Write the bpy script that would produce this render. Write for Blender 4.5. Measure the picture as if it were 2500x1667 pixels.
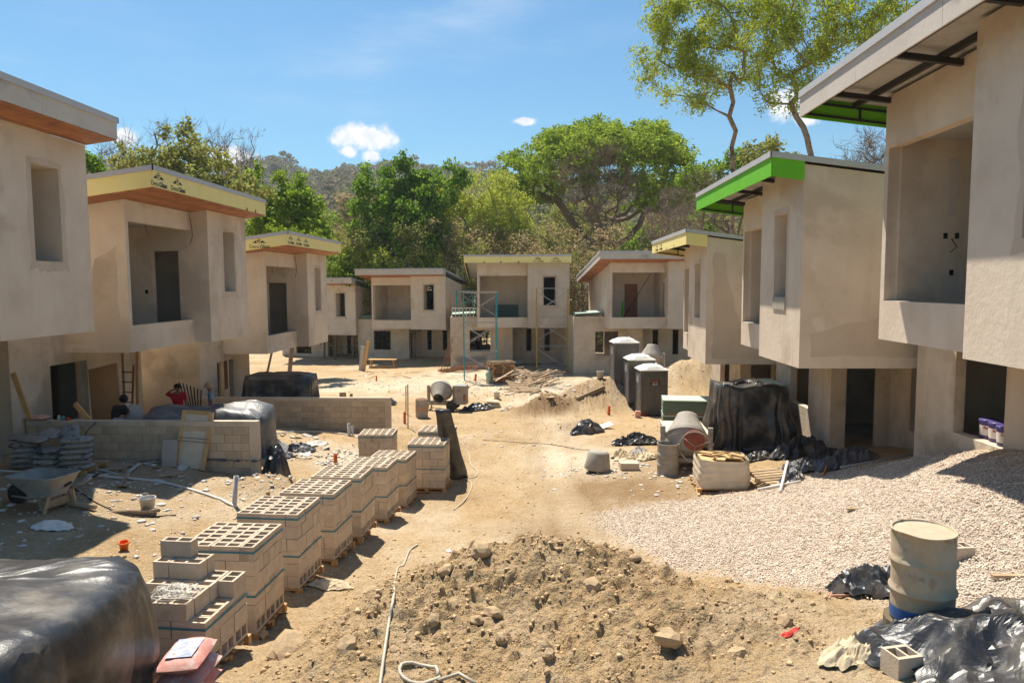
import bpy, math, random
import numpy as np
from mathutils import Vector, Matrix, noise, Euler
R = math.radians
for o in list(bpy.data.objects): bpy.data.objects.remove(o)
sc = bpy.context.scene
col = sc.collection

# ---------------------------------------------------------------- camera
FPX, PIT, YAW, ROLL = 1730.5, R(4.584), R(2.1215), R(-0.2453)   # focal length in pixels of the 2500 px wide photograph
cd = bpy.data.cameras.new('camera'); cam = bpy.data.objects.new('camera', cd); col.objects.link(cam)
cd.sensor_width = 36; cd.lens = 36 * FPX / 2500; cd.clip_end = 6000; cd.clip_start = .1
cam.matrix_world = (Matrix.Rotation(YAW, 4, 'Z') @ Matrix.Rotation(R(90) - PIT, 4, 'X') @ Matrix.Rotation(ROLL, 4, 'Z'))
sc.camera = cam
# ---------------------------------------------------------------- sun, sky, exposure
SUN = Vector((-.25, .45, 1)).normalized()
EL = math.asin(SUN.z); AZ = math.atan2(SUN.x, SUN.y)
ld = bpy.data.lights.new('sun', 'SUN'); ld.energy = 4.0; ld.angle = R(.53); ld.color = (1, .93, .81)
sun = bpy.data.objects.new('sun', ld); col.objects.link(sun)
sun.rotation_euler = SUN.to_track_quat('Z', 'Y').to_euler(); sun.location = (0, 0, 60)
sc.view_settings.view_transform = 'Standard'; sc.view_settings.look = 'None'
sc.view_settings.gamma = 1; sc.view_settings.use_curve_mapping = False
sc.view_settings.exposure = 1.12

def ray(px, py):
    u = px - 1250; v = py - 833.5
    cr, sr = math.cos(ROLL), math.sin(ROLL)
    a = u * cr + v * sr; b = -u * sr + v * cr
    xr = a / FPX; up = -b / FPX
    cp, sp = math.cos(PIT), math.sin(PIT)
    yr = cp + up * sp; z = -sp + up * cp
    cy, sy = math.cos(YAW), math.sin(YAW)
    return Vector((xr * cy - yr * sy, xr * sy + yr * cy, z))
def atY(px, py, Y): r = ray(px, py); return r * (Y / r.y)
def atX(px, py, X): r = ray(px, py); return r * (X / r.x)
def atZ(px, py, Z): r = ray(px, py); return r * (Z / r.z)

world = bpy.data.worlds.new('World'); sc.world = world; world.use_nodes = True
def build_sky():
    nt = world.node_tree; N = nt.nodes; L = nt.links; N.clear()
    out = N.new('ShaderNodeOutputWorld'); bg = N.new('ShaderNodeBackground'); bg.inputs['Strength'].default_value = .058
    L.new(bg.outputs[0], out.inputs[0])
    sky = N.new('ShaderNodeTexSky'); sky.sky_type = 'NISHITA'; sky.sun_disc = False
    sky.sun_elevation = EL; sky.sun_rotation = AZ % (2 * math.pi)
    sky.air_density = 1.25; sky.dust_density = .35; sky.ozone_density = 2.0; sky.altitude = 50
    tc = N.new('ShaderNodeTexCoord'); D = tc.outputs['Generated']
    def math_(op, a, b=None, c=None, clamp=False):
        n = N.new('ShaderNodeMath'); n.operation = op; n.use_clamp = clamp
        for i, q in enumerate((a, b, c)):
            if q is None: continue
            if isinstance(q, (int, float)): n.inputs[i].default_value = q
            else: L.new(q, n.inputs[i])
        return n.outputs[0]
    def dot(v):
        n = N.new('ShaderNodeVectorMath'); n.operation = 'DOT_PRODUCT'; L.new(D, n.inputs[0]); n.inputs[1].default_value = v
        return n.outputs['Value']
    def noise_(scale, detail, rough=.55, vec=None, mapping=None):
        n = N.new('ShaderNodeTexNoise'); n.inputs['Scale'].default_value = scale
        n.inputs['Detail'].default_value = detail; n.inputs['Roughness'].default_value = rough
        if mapping:
            m = N.new('ShaderNodeMapping'); m.inputs['Scale'].default_value = mapping[0]; m.inputs['Rotation'].default_value = mapping[1]
            L.new(D, m.inputs[0]); L.new(m.outputs[0], n.inputs['Vector'])
        else: L.new(D, n.inputs['Vector'])
        return n.outputs['Fac']
    edge = noise_(38, 9, .62); fine = noise_(120, 6, .6)
    nn = math_('ADD', math_('MULTIPLY', math_('SUBTRACT', edge, .5), 1.9), math_('MULTIPLY', math_('SUBTRACT', fine, .5), .9))
    fields = []
    # cumulus: (centre px, half width px, half height px, flat base)
    for px, py, rx, ry in ((880, 328, 78, 30), (905, 345, 66, 24), (838, 338, 46, 26), (846, 371, 24, 17), (902, 382, 24, 17),
                           (1276, 296, 38, 10), (560, 385, 56, 27), (300, 338, 40, 22), (1905, 250, 42, 42), (1960, 285, 30, 24), (2330, 250, 60, 30)):
        c = ray(px, py).normalized(); r = ray(px + 10, py).normalized() - c; r = r.normalized()
        u = r.cross(c); u = u.normalized()
        dx = math_('DIVIDE', dot(r), rx / FPX); dy = math_('DIVIDE', dot(u), ry / FPX)
        d2 = math_('SQRT', math_('ADD', math_('MULTIPLY', dx, dx), math_('MULTIPLY', dy, dy)))
        front = math_('GREATER_THAN', dot(c), .5)
        f = math_('SUBTRACT', 1.0, d2)
        f = math_('MULTIPLY_ADD', front, math_('ADD', f, 20.0), -20.0)
        fields.append((f, dy))
    tot = fields[0][0]
    for f, _ in fields[1:]: 
        n = math_('SMOOTH_MAX', tot, f, .25); tot = n
    fld = math_('ADD', tot, math_('MULTIPLY', nn, .8))
    mr = N.new('ShaderNodeMapRange'); mr.interpolation_type = 'SMOOTHSTEP'; L.new(fld, mr.inputs[0])
    mr.inputs[1].default_value = -.06; mr.inputs[2].default_value = .62; cum = mr.outputs[0]
    # thin streaks of high cloud
    st = noise_(2.6, 7, .6, mapping=((1.0, 1.0, 5.0), (R(12), R(-24), 0)))
    pat = noise_(1.9, 3)
    sr = N.new('ShaderNodeMapRange'); sr.interpolation_type = 'SMOOTHSTEP'; L.new(st, sr.inputs[0]); sr.inputs[1].default_value = .52; sr.inputs[2].default_value = .86
    pr = N.new('ShaderNodeMapRange'); pr.interpolation_type = 'SMOOTHSTEP'; L.new(pat, pr.inputs[0]); pr.inputs[1].default_value = .38; pr.inputs[2].default_value = .7
    cir = math_('MULTIPLY', math_('MULTIPLY', sr.outputs[0], pr.outputs[0]), .55)
    tint = N.new('ShaderNodeMix'); tint.data_type = 'RGBA'; tint.blend_type = 'MULTIPLY'; tint.inputs[0].default_value = 1
    L.new(sky.outputs[0], tint.inputs['A']); tint.inputs['B'].default_value = (.50, .82, .97, 1)
    m1 = N.new('ShaderNodeMix'); m1.data_type = 'RGBA'; L.new(cir, m1.inputs[0]); L.new(tint.outputs['Result'], m1.inputs['A'])
    m1.inputs['B'].default_value = (6.6, 7.3, 8.0, 1)
    # cumulus shading: a little greyer where the cloud is thick and low
    shade = N.new('ShaderNodeMapRange'); L.new(noise_(60, 5), shade.inputs[0]); shade.inputs[1].default_value = .35; shade.inputs[2].default_value = .65
    cc = N.new('ShaderNodeMix'); cc.data_type = 'RGBA'; L.new(shade.outputs[0], cc.inputs[0])
    cc.inputs['A'].default_value = (6.9, 7.2, 7.7, 1); cc.inputs['B'].default_value = (9.2, 9.1, 9.0, 1)
    m2 = N.new('ShaderNodeMix'); m2.data_type = 'RGBA'; L.new(cum, m2.inputs[0]); L.new(m1.outputs['Result'], m2.inputs['A']); L.new(cc.outputs['Result'], m2.inputs['B'])
    L.new(m2.outputs['Result'], bg.inputs['Color'])
build_sky()

# ---------------------------------------------------------------- helpers
def tag(o, label=None, cat=None, group=None, kind=None):
    if label: o['label'] = label
    if cat: o['category'] = cat
    if group: o['group'] = group
    if kind: o['kind'] = kind
    return o
def empty(name, loc=(0, 0, 0), rz=0, label=None, cat=None, group=None, rot=None):
    o = bpy.data.objects.new(name, None); col.objects.link(o); o.empty_display_size = .1
    o.location = loc; o.rotation_euler = rot if rot else (0, 0, rz)
    return tag(o, label, cat, group)
def inst(name, me, parent=None, loc=(0, 0, 0), rot=(0, 0, 0), scale=(1, 1, 1), mat=None):
    o = bpy.data.objects.new(name, me); col.objects.link(o)
    o.parent = parent; o.location = loc; o.rotation_euler = rot; o.scale = scale
    return o
def copy_tree(o, parent=None):
    c = o.copy(); col.objects.link(c); c.parent = parent
    for ch in [q for q in bpy.data.objects if q.parent == o]: copy_tree(ch, c)
    return c
class MB:
    def __init__(s): s.v = []; s.f = []; s.mi = []; s.cm = 0
    def add(s, vs, fs):
        n = len(s.v); s.v.extend([tuple(p) for p in vs])
        for f in fs: s.f.append(tuple(i + n for i in f)); s.mi.append(s.cm)
        return s
    def box(s, x0, x1, y0, y1, z0, z1, M=None):
        vs = [(x, y, z) for z in (z0, z1) for y in (y0, y1) for x in (x0, x1)]
        if M: vs = [M @ Vector(p) for p in vs]
        return s.add(vs, [(0, 2, 3, 1), (4, 5, 7, 6), (0, 1, 5, 4), (2, 6, 7, 3), (0, 4, 6, 2), (1, 3, 7, 5)])
    def cbox(s, c, size, M=None):
        c = Vector(c); a = Vector(size) / 2
        if M is None: return s.box(c.x - a.x, c.x + a.x, c.y - a.y, c.y + a.y, c.z - a.z, c.z + a.z)
        return s.box(-a.x, a.x, -a.y, a.y, -a.z, a.z, Matrix.Translation(c) @ M)
    def bar(s, a, b, w, h=None, up=(0, 0, 1)):
        a = Vector(a); b = Vector(b); h = h or w; d = (b - a); l = d.length; d = d / l
        u = Vector(up); sd = d.cross(u)
        if sd.length < 1e-4: sd = d.cross(Vector((1, 0, 0)))
        sd.normalize(); u = sd.cross(d)
        M = Matrix((( d.x, sd.x, u.x, a.x), (d.y, sd.y, u.y, a.y), (d.z, sd.z, u.z, a.z), (0, 0, 0, 1)))
        return s.box(0, l, -w / 2, w / 2, -h / 2, h / 2, M)
    def tube(s, pts, r, n=6, cap=True):
        pts = [Vector(p) for p in pts]; m = len(pts); rs = r if isinstance(r, (list, tuple)) else [r] * m
        base = len(s.v); prev = None
        for i, p in enumerate(pts):
            d = (pts[min(i + 1, m - 1)] - pts[max(i - 1, 0)])
            if d.length < 1e-9: d = Vector((0, 0, 1))
            d.normalize()
            if prev is None:
                a = d.cross(Vector((0, 0, 1)))
                if a.length < .05: a = d.cross(Vector((1, 0, 0)))
            else: a = prev - d * prev.dot(d)
            a.normalize(); prev = a; b = d.cross(a)
            for k in range(n):
                t = 2 * math.pi * k / n
                s.v.append(tuple(p + (a * math.cos(t) + b * math.sin(t)) * rs[i]))
        for i in range(m - 1):
            for k in range(n):
                k2 = (k + 1) % n
                s.f.append((base + i * n + k, base + i * n + k2, base + (i + 1) * n + k2, base + (i + 1) * n + k)); s.mi.append(s.cm)
        if cap and n > 2:
            s.f.append(tuple(base + k for k in range(n))[::-1]); s.mi.append(s.cm)
            s.f.append(tuple(base + (m - 1) * n + k for k in range(n))); s.mi.append(s.cm)
        return s
    def lathe(s, prof, n=24, M=None, dent=None):
        base = len(s.v); m = len(prof)
        for (r, z) in prof:
            for k in range(n):
                t = 2 * math.pi * k / n; rr = r
                if dent: rr = r * dent(t, z)
                p = Vector((rr * math.cos(t), rr * math.sin(t), z))
                s.v.append(tuple(M @ p if M else p))
        for i in range(m - 1):
            for k in range(n):
                k2 = (k + 1) % n
                s.f.append((base + i * n + k, base + i * n + k2, base + (i + 1) * n + k2, base + (i + 1) * n + k)); s.mi.append(s.cm)
        return s
    def mesh(s, name, mats, smooth=False):
        me = bpy.data.meshes.new(name); me.from_pydata(s.v, [], s.f)
        for m in (mats if isinstance(mats, (list, tuple)) else [mats]): me.materials.append(m)
        if any(s.mi): me.polygons.foreach_set('material_index', s.mi)
        if smooth: me.polygons.foreach_set('use_smooth', [True] * len(s.f))
        me.update(); return me
    def build(s, name, mats, parent=None, smooth=False, loc=(0, 0, 0), rot=(0, 0, 0)):
        return inst(name, s.mesh(name, mats, smooth), parent, loc, rot)
def np_mesh(name, verts, quads, mat, smooth=False, tris=None):
    """fast mesh from numpy arrays (quads or tris only)"""
    me = bpy.data.meshes.new(name); verts = np.asarray(verts, np.float32); q = np.asarray(quads, np.int32)
    k = q.shape[1]; me.vertices.add(len(verts)); me.vertices.foreach_set('co', verts.ravel())
    me.loops.add(q.size); me.loops.foreach_set('vertex_index', q.ravel())
    me.polygons.add(len(q)); me.polygons.foreach_set('loop_start', np.arange(0, q.size, k, dtype=np.int32))
    try: me.polygons.foreach_set('loop_total', np.full(len(q), k, np.int32))
    except Exception: pass
    if smooth: me.polygons.foreach_set('use_smooth', np.ones(len(q), bool))
    for m in (mat if isinstance(mat, (list, tuple)) else [mat]): me.materials.append(m)
    me.update(calc_edges=True); me.validate(); return me
def _h(ix, iy, s):
    n = (ix.astype(np.int64) * 374761393 + iy.astype(np.int64) * 668265263 + s * 982451653) & 0xffffffff
    n = ((n ^ (n >> 13)) * 1274126177) & 0xffffffff
    return ((n ^ (n >> 16)) & 0xffff) / 65535.0
def vn(x, y, s=0):
    x = np.asarray(x, float); y = np.asarray(y, float)
    ix = np.floor(x); iy = np.floor(y); fx = x - ix; fy = y - iy; fx = fx * fx * (3 - 2 * fx); fy = fy * fy * (3 - 2 * fy)
    a = _h(ix, iy, s); b = _h(ix + 1, iy, s); c = _h(ix, iy + 1, s); d = _h(ix + 1, iy + 1, s)
    return (a * (1 - fx) + b * fx) * (1 - fy) + (c * (1 - fx) + d * fx) * fy - .5
def fbm(x, y, s=0, o=4, g=.5):
    r = 0; a = 1; f = 1
    for i in range(o): r = r + a * vn(x * f, y * f, s + i * 17); a *= g; f *= 2.03
    return r

# ---------------------------------------------------------------- materials
def lin(c):
    return tuple(((q / 255) / 12.92 if q / 255 <= .04045 else ((q / 255 + .055) / 1.055) ** 2.4) for q in c)
def mat(name, cols, scale=2.0, detail=6, rough=.85, bump=None, coord='pos', stain=None, streak=None, spec=.3, metal=0, rnd=0, trans=0, dust=None, island=0, stretch=None, bump2=None, crease=None):
    """cols: list of colours mixed over noise; stain=(colour, scale, lo, hi); streak=(colour, amount); bump=(scale, strength, distance)"""
    m = bpy.data.materials.new(name); m.use_nodes = True; nt = m.node_tree; N = nt.nodes; L = nt.links
    bs = N['Principled BSDF']; bs.inputs['Roughness'].default_value = rough; bs.inputs['Metallic'].default_value = metal
    bs.inputs['Specular IOR Level'].default_value = spec
    if coord == 'pos': vec = N.new('ShaderNodeNewGeometry').outputs['Position']
    else: vec = N.new('ShaderNodeTexCoord').outputs['Object']
    if rnd and coord == 'obj':
        oi = N.new('ShaderNodeObjectInfo'); va = N.new('ShaderNodeVectorMath'); va.operation = 'MULTIPLY_ADD'
        L.new(oi.outputs['Random'], va.inputs[0]); va.inputs[1].default_value = (37, 53, 71); L.new(vec, va.inputs[2]); vec = va.outputs[0]
    def nz(sc_, de=detail, ro=.6, st=None):
        n = N.new('ShaderNodeTexNoise'); n.inputs['Scale'].default_value = sc_; n.inputs['Detail'].default_value = de; n.inputs['Roughness'].default_value = ro
        if st:
            mp = N.new('ShaderNodeMapping'); mp.inputs['Scale'].default_value = st; L.new(vec, mp.inputs[0]); L.new(mp.outputs[0], n.inputs['Vector'])
        else: L.new(vec, n.inputs['Vector'])
        return n.outputs['Fac']
    def rng(f, lo, hi, a=0., b=1., smooth=True):
        n = N.new('ShaderNodeMapRange'); n.interpolation_type = 'SMOOTHSTEP' if smooth else 'LINEAR'
        L.new(f, n.inputs[0]); n.inputs[1].default_value = lo; n.inputs[2].default_value = hi; n.inputs[3].default_value = a; n.inputs[4].default_value = b
        return n.outputs[0]
    def mix(f, a, b, bt='MIX'):
        n = N.new('ShaderNodeMix'); n.data_type = 'RGBA'; n.blend_type = bt
        if isinstance(f, (int, float)): n.inputs[0].default_value = f
        else: L.new(f, n.inputs[0])
        for k, q in (('A', a), ('B', b)):
            if isinstance(q, tuple): n.inputs[k].default_value = (*q, 1)
            else: L.new(q, n.inputs[k])
        return n.outputs['Result']
    if len(cols) == 1: c = cols[0]
    else:
        rp = N.new('ShaderNodeValToRGB'); L.new(nz(scale, st=stretch), rp.inputs[0])
        e = rp.color_ramp.elements; n = len(cols)
        while len(e) < n: e.new(.5)
        for i, q in enumerate(cols): e[i].position = .3 + .4 * i / (n - 1); e[i].color = (*q, 1)
        c = rp.outputs[0]
    if stain:
        for (sc_, ss, lo, hi) in (stain if isinstance(stain, list) else [stain]):
            c = mix(rng(nz(ss, 7, .55), lo, hi), c, sc_)
    if streak:
        c = mix(rng(nz(2.2, 5, .6, (1, 1, .09)), .5, .78, 0, streak[1]), c, streak[0])
    if dust:   # pale dust settled in blotches
        c = mix(rng(nz(dust[1], 6, .65), dust[2], dust[3], 0, dust[4] if len(dust) > 4 else .8), c, dust[0])
    if rnd or island:
        if island: rv = N.new('ShaderNodeNewGeometry').outputs['Random Per Island']
        else: rv = N.new('ShaderNodeObjectInfo').outputs['Random']
        k = island or rnd
        hs = N.new('ShaderNodeHueSaturation'); L.new(rng(rv, 0, 1, 1 - k, 1 + k, False), hs.inputs['Value'])
        if isinstance(c, tuple): hs.inputs['Color'].default_value = (*c, 1)
        else: L.new(c, hs.inputs['Color'])
        c = hs.outputs[0]
    if isinstance(c, tuple): bs.inputs['Base Color'].default_value = (*c, 1)
    else: L.new(c, bs.inputs['Base Color'])
    if bump:
        b = N.new('ShaderNodeBump'); b.inputs['Strength'].default_value = bump[1]; b.inputs['Distance'].default_value = bump[2]
        L.new(nz(bump[0], 8, .65), b.inputs['Height']); L.new(b.outputs[0], bs.inputs['Normal'])
        if bump2:
            b2 = N.new('ShaderNodeBump'); b2.inputs['Strength'].default_value = bump2[1]; b2.inputs['Distance'].default_value = bump2[2]
            L.new(nz(bump2[0], 3, .5), b2.inputs['Height']); L.new(b.outputs[0], b2.inputs['Normal']); L.new(b2.outputs[0], bs.inputs['Normal'])
    if crease:
        n = N.new('ShaderNodeTexNoise'); n.noise_type = 'RIDGED_MULTIFRACTAL'; n.inputs['Scale'].default_value = crease[0]; n.inputs['Detail'].default_value = 3; n.inputs['Roughness'].default_value = .45; L.new(vec, n.inputs['Vector'])
        b3 = N.new('ShaderNodeBump'); b3.inputs['Strength'].default_value = crease[1]; b3.inputs['Distance'].default_value = crease[2]; L.new(n.outputs['Fac'], b3.inputs['Height'])
        if bs.inputs['Normal'].is_linked: L.new(bs.inputs['Normal'].links[0].from_socket, b3.inputs['Normal'])
        L.new(b3.outputs[0], bs.inputs['Normal'])
    if trans:
        tr = N.new('ShaderNodeBsdfTranslucent'); mx = N.new('ShaderNodeMixShader'); mx.inputs[0].default_value = trans
        if isinstance(c, tuple): tr.inputs[0].default_value = (*c, 1)
        else: L.new(c, tr.inputs[0])
        L.new(bs.outputs[0], mx.inputs[1]); L.new(tr.outputs[0], mx.inputs[2]); L.new(mx.outputs[0], N['Material Output'].inputs[0])
    return m
M = {}
M['plaster'] = mat('plaster', [(.58, .47, .36), (.66, .55, .43), (.70, .59, .47)], 1.1, 9, .93, (9, .35, .03),
    stain=[((.545, .44, .335), .38, .55, .62), ((.72, .62, .50), .9, .60, .75)], streak=((.50, .41, .31), .4), bump2=(160, .12, .004), crease=(.9, .10, .012))
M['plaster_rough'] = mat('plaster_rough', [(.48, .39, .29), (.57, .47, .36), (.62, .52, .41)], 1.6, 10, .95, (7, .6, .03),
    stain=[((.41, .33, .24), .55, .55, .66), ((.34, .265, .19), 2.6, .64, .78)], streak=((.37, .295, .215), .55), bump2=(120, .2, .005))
M['plaster_fascia'] = mat('plaster_fascia', [(.54, .47, .40), (.62, .55, .48)], 1.4, 8, .9, (12, .3, .02), stain=((.39, .345, .30), .7, .56, .66))
M['cap_metal'] = mat('cap_metal', [(.46, .45, .45), (.52, .51, .505)], 3, 4, .55, spec=.5)
M['soffit_wood'] = mat('soffit_wood', [(.26, .085, .028), (.38, .145, .05), (.46, .20, .075)], 3.0, 6, .5, (30, .2, .01), stretch=(1, 1, 1), spec=.4, island=.22)
M['yellow_board'] = mat('yellow_board', [(.86, .70, .25), (.90, .76, .33)], 2, 4, .75, (40, .1, .005), stain=((.80, .66, .33), .9, .58, .7))
M['green_board'] = mat('green_board', [(.13, .46, .015), (.17, .53, .03)], 2, 4, .7, (40, .1, .005), dust=((.05, .16, .02), 5, .62, .72, .6))
M['black_steel'] = mat('black_steel', [(.018, .017, .018), (.035, .03, .028)], 4, 5, .5, spec=.4)
M['underside'] = mat('underside', [(.36, .34, .31), (.45, .43, .40)], 5, 5, .8, (60, .3, .01))
M['slab'] = mat('slab', [(.28, .245, .21), (.38, .34, .295)], 1.3, 8, .9, (10, .4, .02))
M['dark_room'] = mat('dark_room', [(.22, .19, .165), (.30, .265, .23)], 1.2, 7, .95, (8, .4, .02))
M['door_brown'] = mat('door_brown', [(.22, .09, .04), (.28, .125, .06)], 3, 5, .6)
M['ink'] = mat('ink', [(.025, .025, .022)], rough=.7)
M['faint_ink'] = mat('faint_ink', [(.52, .41, .19)], rough=.8)
M['block'] = mat('block', [(.50, .39, .28), (.60, .49, .37)], 7, 8, .95, (55, .7, .012), coord='obj', rnd=.10, stain=((.42, .33, .24), 3, .6, .75))
M['block_yard'] = mat('block_yard', [(.46, .355, .24), (.56, .445, .315)], 5, 8, .95, (40, .6, .012), coord='obj', rnd=.13)
M['plaster_patch'] = mat('plaster_patch', [(.53, .425, .32), (.60, .49, .38)], 1.7, 8, .95, (10, .4, .02), stain=((.48, .385, .285), .8, .56, .66))
M['mortar'] = mat('mortar', [(.34, .305, .255), (.40, .36, .30)], 6, 6, .95, (40, .6, .01))
M['pallet_wood'] = mat('pallet_wood', [(.42, .22, .085), (.55, .33, .15)], 6, 6, .8, (30, .4, .01), coord='obj', rnd=.15)
M['grey_wood'] = mat('grey_wood', [(.30, .205, .12), (.44, .325, .205)], 6, 6, .85, (30, .5, .01), coord='obj', rnd=.2)
M['new_wood'] = mat('new_wood', [(.48, .27, .10), (.58, .36, .15)], 5, 6, .7, (30, .3, .01), coord='obj', rnd=.12)
M['strap'] = mat('strap', [(.03, .19, .24)], rough=.5)
M['tarp'] = mat('tarp', [(.018, .018, .02), (.032, .031, .032)], 3, 6, .36, (5, .35, .03), coord='obj', spec=.55, dust=((.30, .255, .20), 1.7, .42, .78, .6), crease=(1.8, .8, .07))
M['tarp_grey'] = mat('tarp_grey', [(.085, .085, .09), (.13, .13, .13)], 3, 6, .42, (10, .6, .03), coord='obj', spec=.5, dust=((.34, .30, .25), 2.1, .5, .75, .6), crease=(2.2, .5, .05))
M['steel_dusty'] = mat('steel_dusty', [(.30, .265, .22), (.40, .36, .305)], 5, 8, .75, (20, .5, .01), coord='obj', stain=((.20, .15, .11), 4, .6, .75))
M['rust'] = mat('rust', [(.20, .075, .03), (.30, .13, .06)], 6, 6, .9, coord='obj', rnd=.15)
M['white_plastic'] = mat('white_plastic', [(.64, .60, .53), (.72, .68, .61)], 4, 4, .5, coord='obj', rnd=.05)
M['cloth_red'] = mat('cloth_red', [(.46, .012, .02), (.55, .02, .03)], 12, 4, .9)
M['cloth_blue'] = mat('cloth_blue', [(.20, .26, .36), (.26, .33, .44)], 12, 4, .9)
M['cloth_black'] = mat('cloth_black', [(.016, .016, .018), (.028, .027, .028)], 12, 4, .9)
M['cloth_green'] = mat('cloth_green', [(.24, .40, .02), (.30, .48, .04)], 12, 4, .9)
M['denim'] = mat('denim', [(.035, .055, .11), (.06, .08, .14)], 12, 4, .9)
M['skin'] = mat('skin', [(.28, .135, .075), (.33, .165, .095)], 8, 4, .6)
M['hair'] = mat('hair', [(.008, .007, .006)], rough=.6)
M['straw'] = mat('straw', [(.42, .27, .12), (.50, .34, .17)], 20, 4, .9)
M['orange_pvc'] = mat('orange_pvc', [(.68, .13, .02), (.74, .17, .035)], 3, 4, .45, coord='obj')
M['grey_pvc'] = mat('grey_pvc', [(.46, .44, .42), (.54, .52, .49)], 4, 4, .5, coord='obj')
M['hose'] = mat('hose', [(.42, .37, .285), (.52, .46, .36)], 6, 4, .6)
M['hose_pink'] = mat('hose_pink', [(.45, .24, .17)], rough=.6)
M['rope'] = mat('rope', [(.72, .69, .62)], rough=.9)
M['teal_paint'] = mat('teal_paint', [(.02, .22, .24), (.04, .30, .32)], 6, 5, .55, coord='obj', dust=((.35, .33, .29), 9, .55, .7, .7))
M['ochre_paint'] = mat('ochre_paint', [(.34, .23, .05), (.42, .30, .09)], 6, 5, .6, coord='obj', dust=((.35, .31, .25), 9, .55, .7, .7))
M['galv'] = mat('galv', [(.24, .235, .23), (.36, .355, .35)], 9, 5, .5, coord='obj', metal=.3)
M['toilet_grey'] = mat('toilet_grey', [(.105, .096, .088), (.13, .12, .11)], 3, 4, .55, coord='obj', dust=((.22, .195, .16), 3, .55, .8, .4))
M['toilet_roof'] = mat('toilet_roof', [(.72, .70, .63), (.80, .78, .71)], 5, 4, .5, coord='obj')
M['green_gypsum'] = mat('green_gypsum', [(.36, .46, .37), (.42, .52, .43)], 3, 4, .85, coord='obj')
M['gypsum_edge'] = mat('gypsum_edge', [(.10, .155, .12), (.15, .21, .165)], 30, 4, .85, coord='obj', stretch=(.05, .05, 1))
M['tan_gypsum'] = mat('tan_gypsum', [(.62, .51, .36), (.68, .57, .42)], 3, 4, .85, coord='obj')
M['tan_edge'] = mat('tan_edge', [(.25, .21, .165), (.36, .31, .25)], 30, 4, .85, coord='obj', stretch=(.05, .05, 1))
M['bag_paper'] = mat('bag_paper', [(.27, .245, .21), (.40, .365, .32)], 5, 6, .85, (16, .5, .02), coord='obj', rnd=.25, stain=((.13, .115, .11), 5, .53, .62))
M['bag_red'] = mat('bag_red', [(.55, .20, .16), (.68, .38, .31)], 4, 6, .6, (14, .5, .02), coord='obj', rnd=.15, stain=((.70, .60, .53), 5, .52, .66))
M['bag_cream'] = mat('bag_cream', [(.54, .43, .28), (.64, .53, .36)], 5, 6, .8, (16, .5, .02), coord='obj', rnd=.1, stain=((.22, .30, .16), 4, .62, .72))
M['wrap'] = mat('wrap', [(.55, .46, .33), (.66, .57, .44)], 5, 6, .4, (12, .7, .02), coord='obj', spec=.5)
M['cardboard'] = mat('cardboard', [(.45, .29, .13), (.55, .38, .19)], 6, 5, .85, coord='obj', rnd=.15)
M['tile_white'] = mat('tile_white', [(.50, .475, .43), (.60, .57, .52)], 5, 5, .8, coord='obj', rnd=.12)
M['rubber'] = mat('rubber', [(.02, .019, .018), (.06, .055, .05)], 6, 5, .85, coord='obj')
M['red_plate'] = mat('red_plate', [(.24, .06, .04), (.32, .10, .07)], 5, 5, .8, coord='obj')
M['red'] = mat('red', [(.52, .03, .02)], rough=.6)
M['mdf'] = mat('mdf', [(.30, .165, .075), (.37, .215, .105)], 2.5, 5, .75, coord='obj')
M['gypsum_grey'] = mat('gypsum_grey', [(.40, .36, .315), (.47, .425, .37)], 3, 4, .9, coord='obj', rnd=.08)
M['bark'] = mat('bark', [(.15, .105, .07), (.27, .205, .145)], 7, 7, .95, (18, .7, .03), coord='obj')
M['bark_warm'] = mat('bark_warm', [(.24, .155, .095), (.40, .285, .185)], 5, 7, .95, (14, .7, .03), coord='obj', stain=((.10, .075, .05), 3, .55, .65))
M['bark_grey'] = mat('bark_grey', [(.20, .165, .135), (.32, .275, .235)], 7, 7, .95, (18, .6, .03), coord='obj')
def leafmat(name, a, b, k=.35, tr=.45): M[name] = mat(name, [a, b], .8, 3, .6, coord='obj', island=k, trans=tr, spec=.08)
leafmat('leaf_rain', (.23, .32, .028), (.34, .42, .05))
leafmat('leaf_dark', (.13, .235, .02), (.22, .34, .035))
leafmat('leaf_mid', (.19, .29, .025), (.30, .40, .045))
leafmat('leaf_yellow', (.40, .44, .055), (.50, .52, .09))
leafmat('leaf_lacy', (.31, .37, .035), (.44, .48, .06))
leafmat('leaf_dry', (.30, .225, .10), (.42, .325, .165))
leafmat('leaf_olive', (.25, .26, .06), (.36, .35, .10))
M['hill_leaf'] = mat('hill_leaf', [(.15, .165, .06), (.24, .21, .10), (.28, .215, .14)], .035, 4, .9, island=.35, trans=.3)
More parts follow.
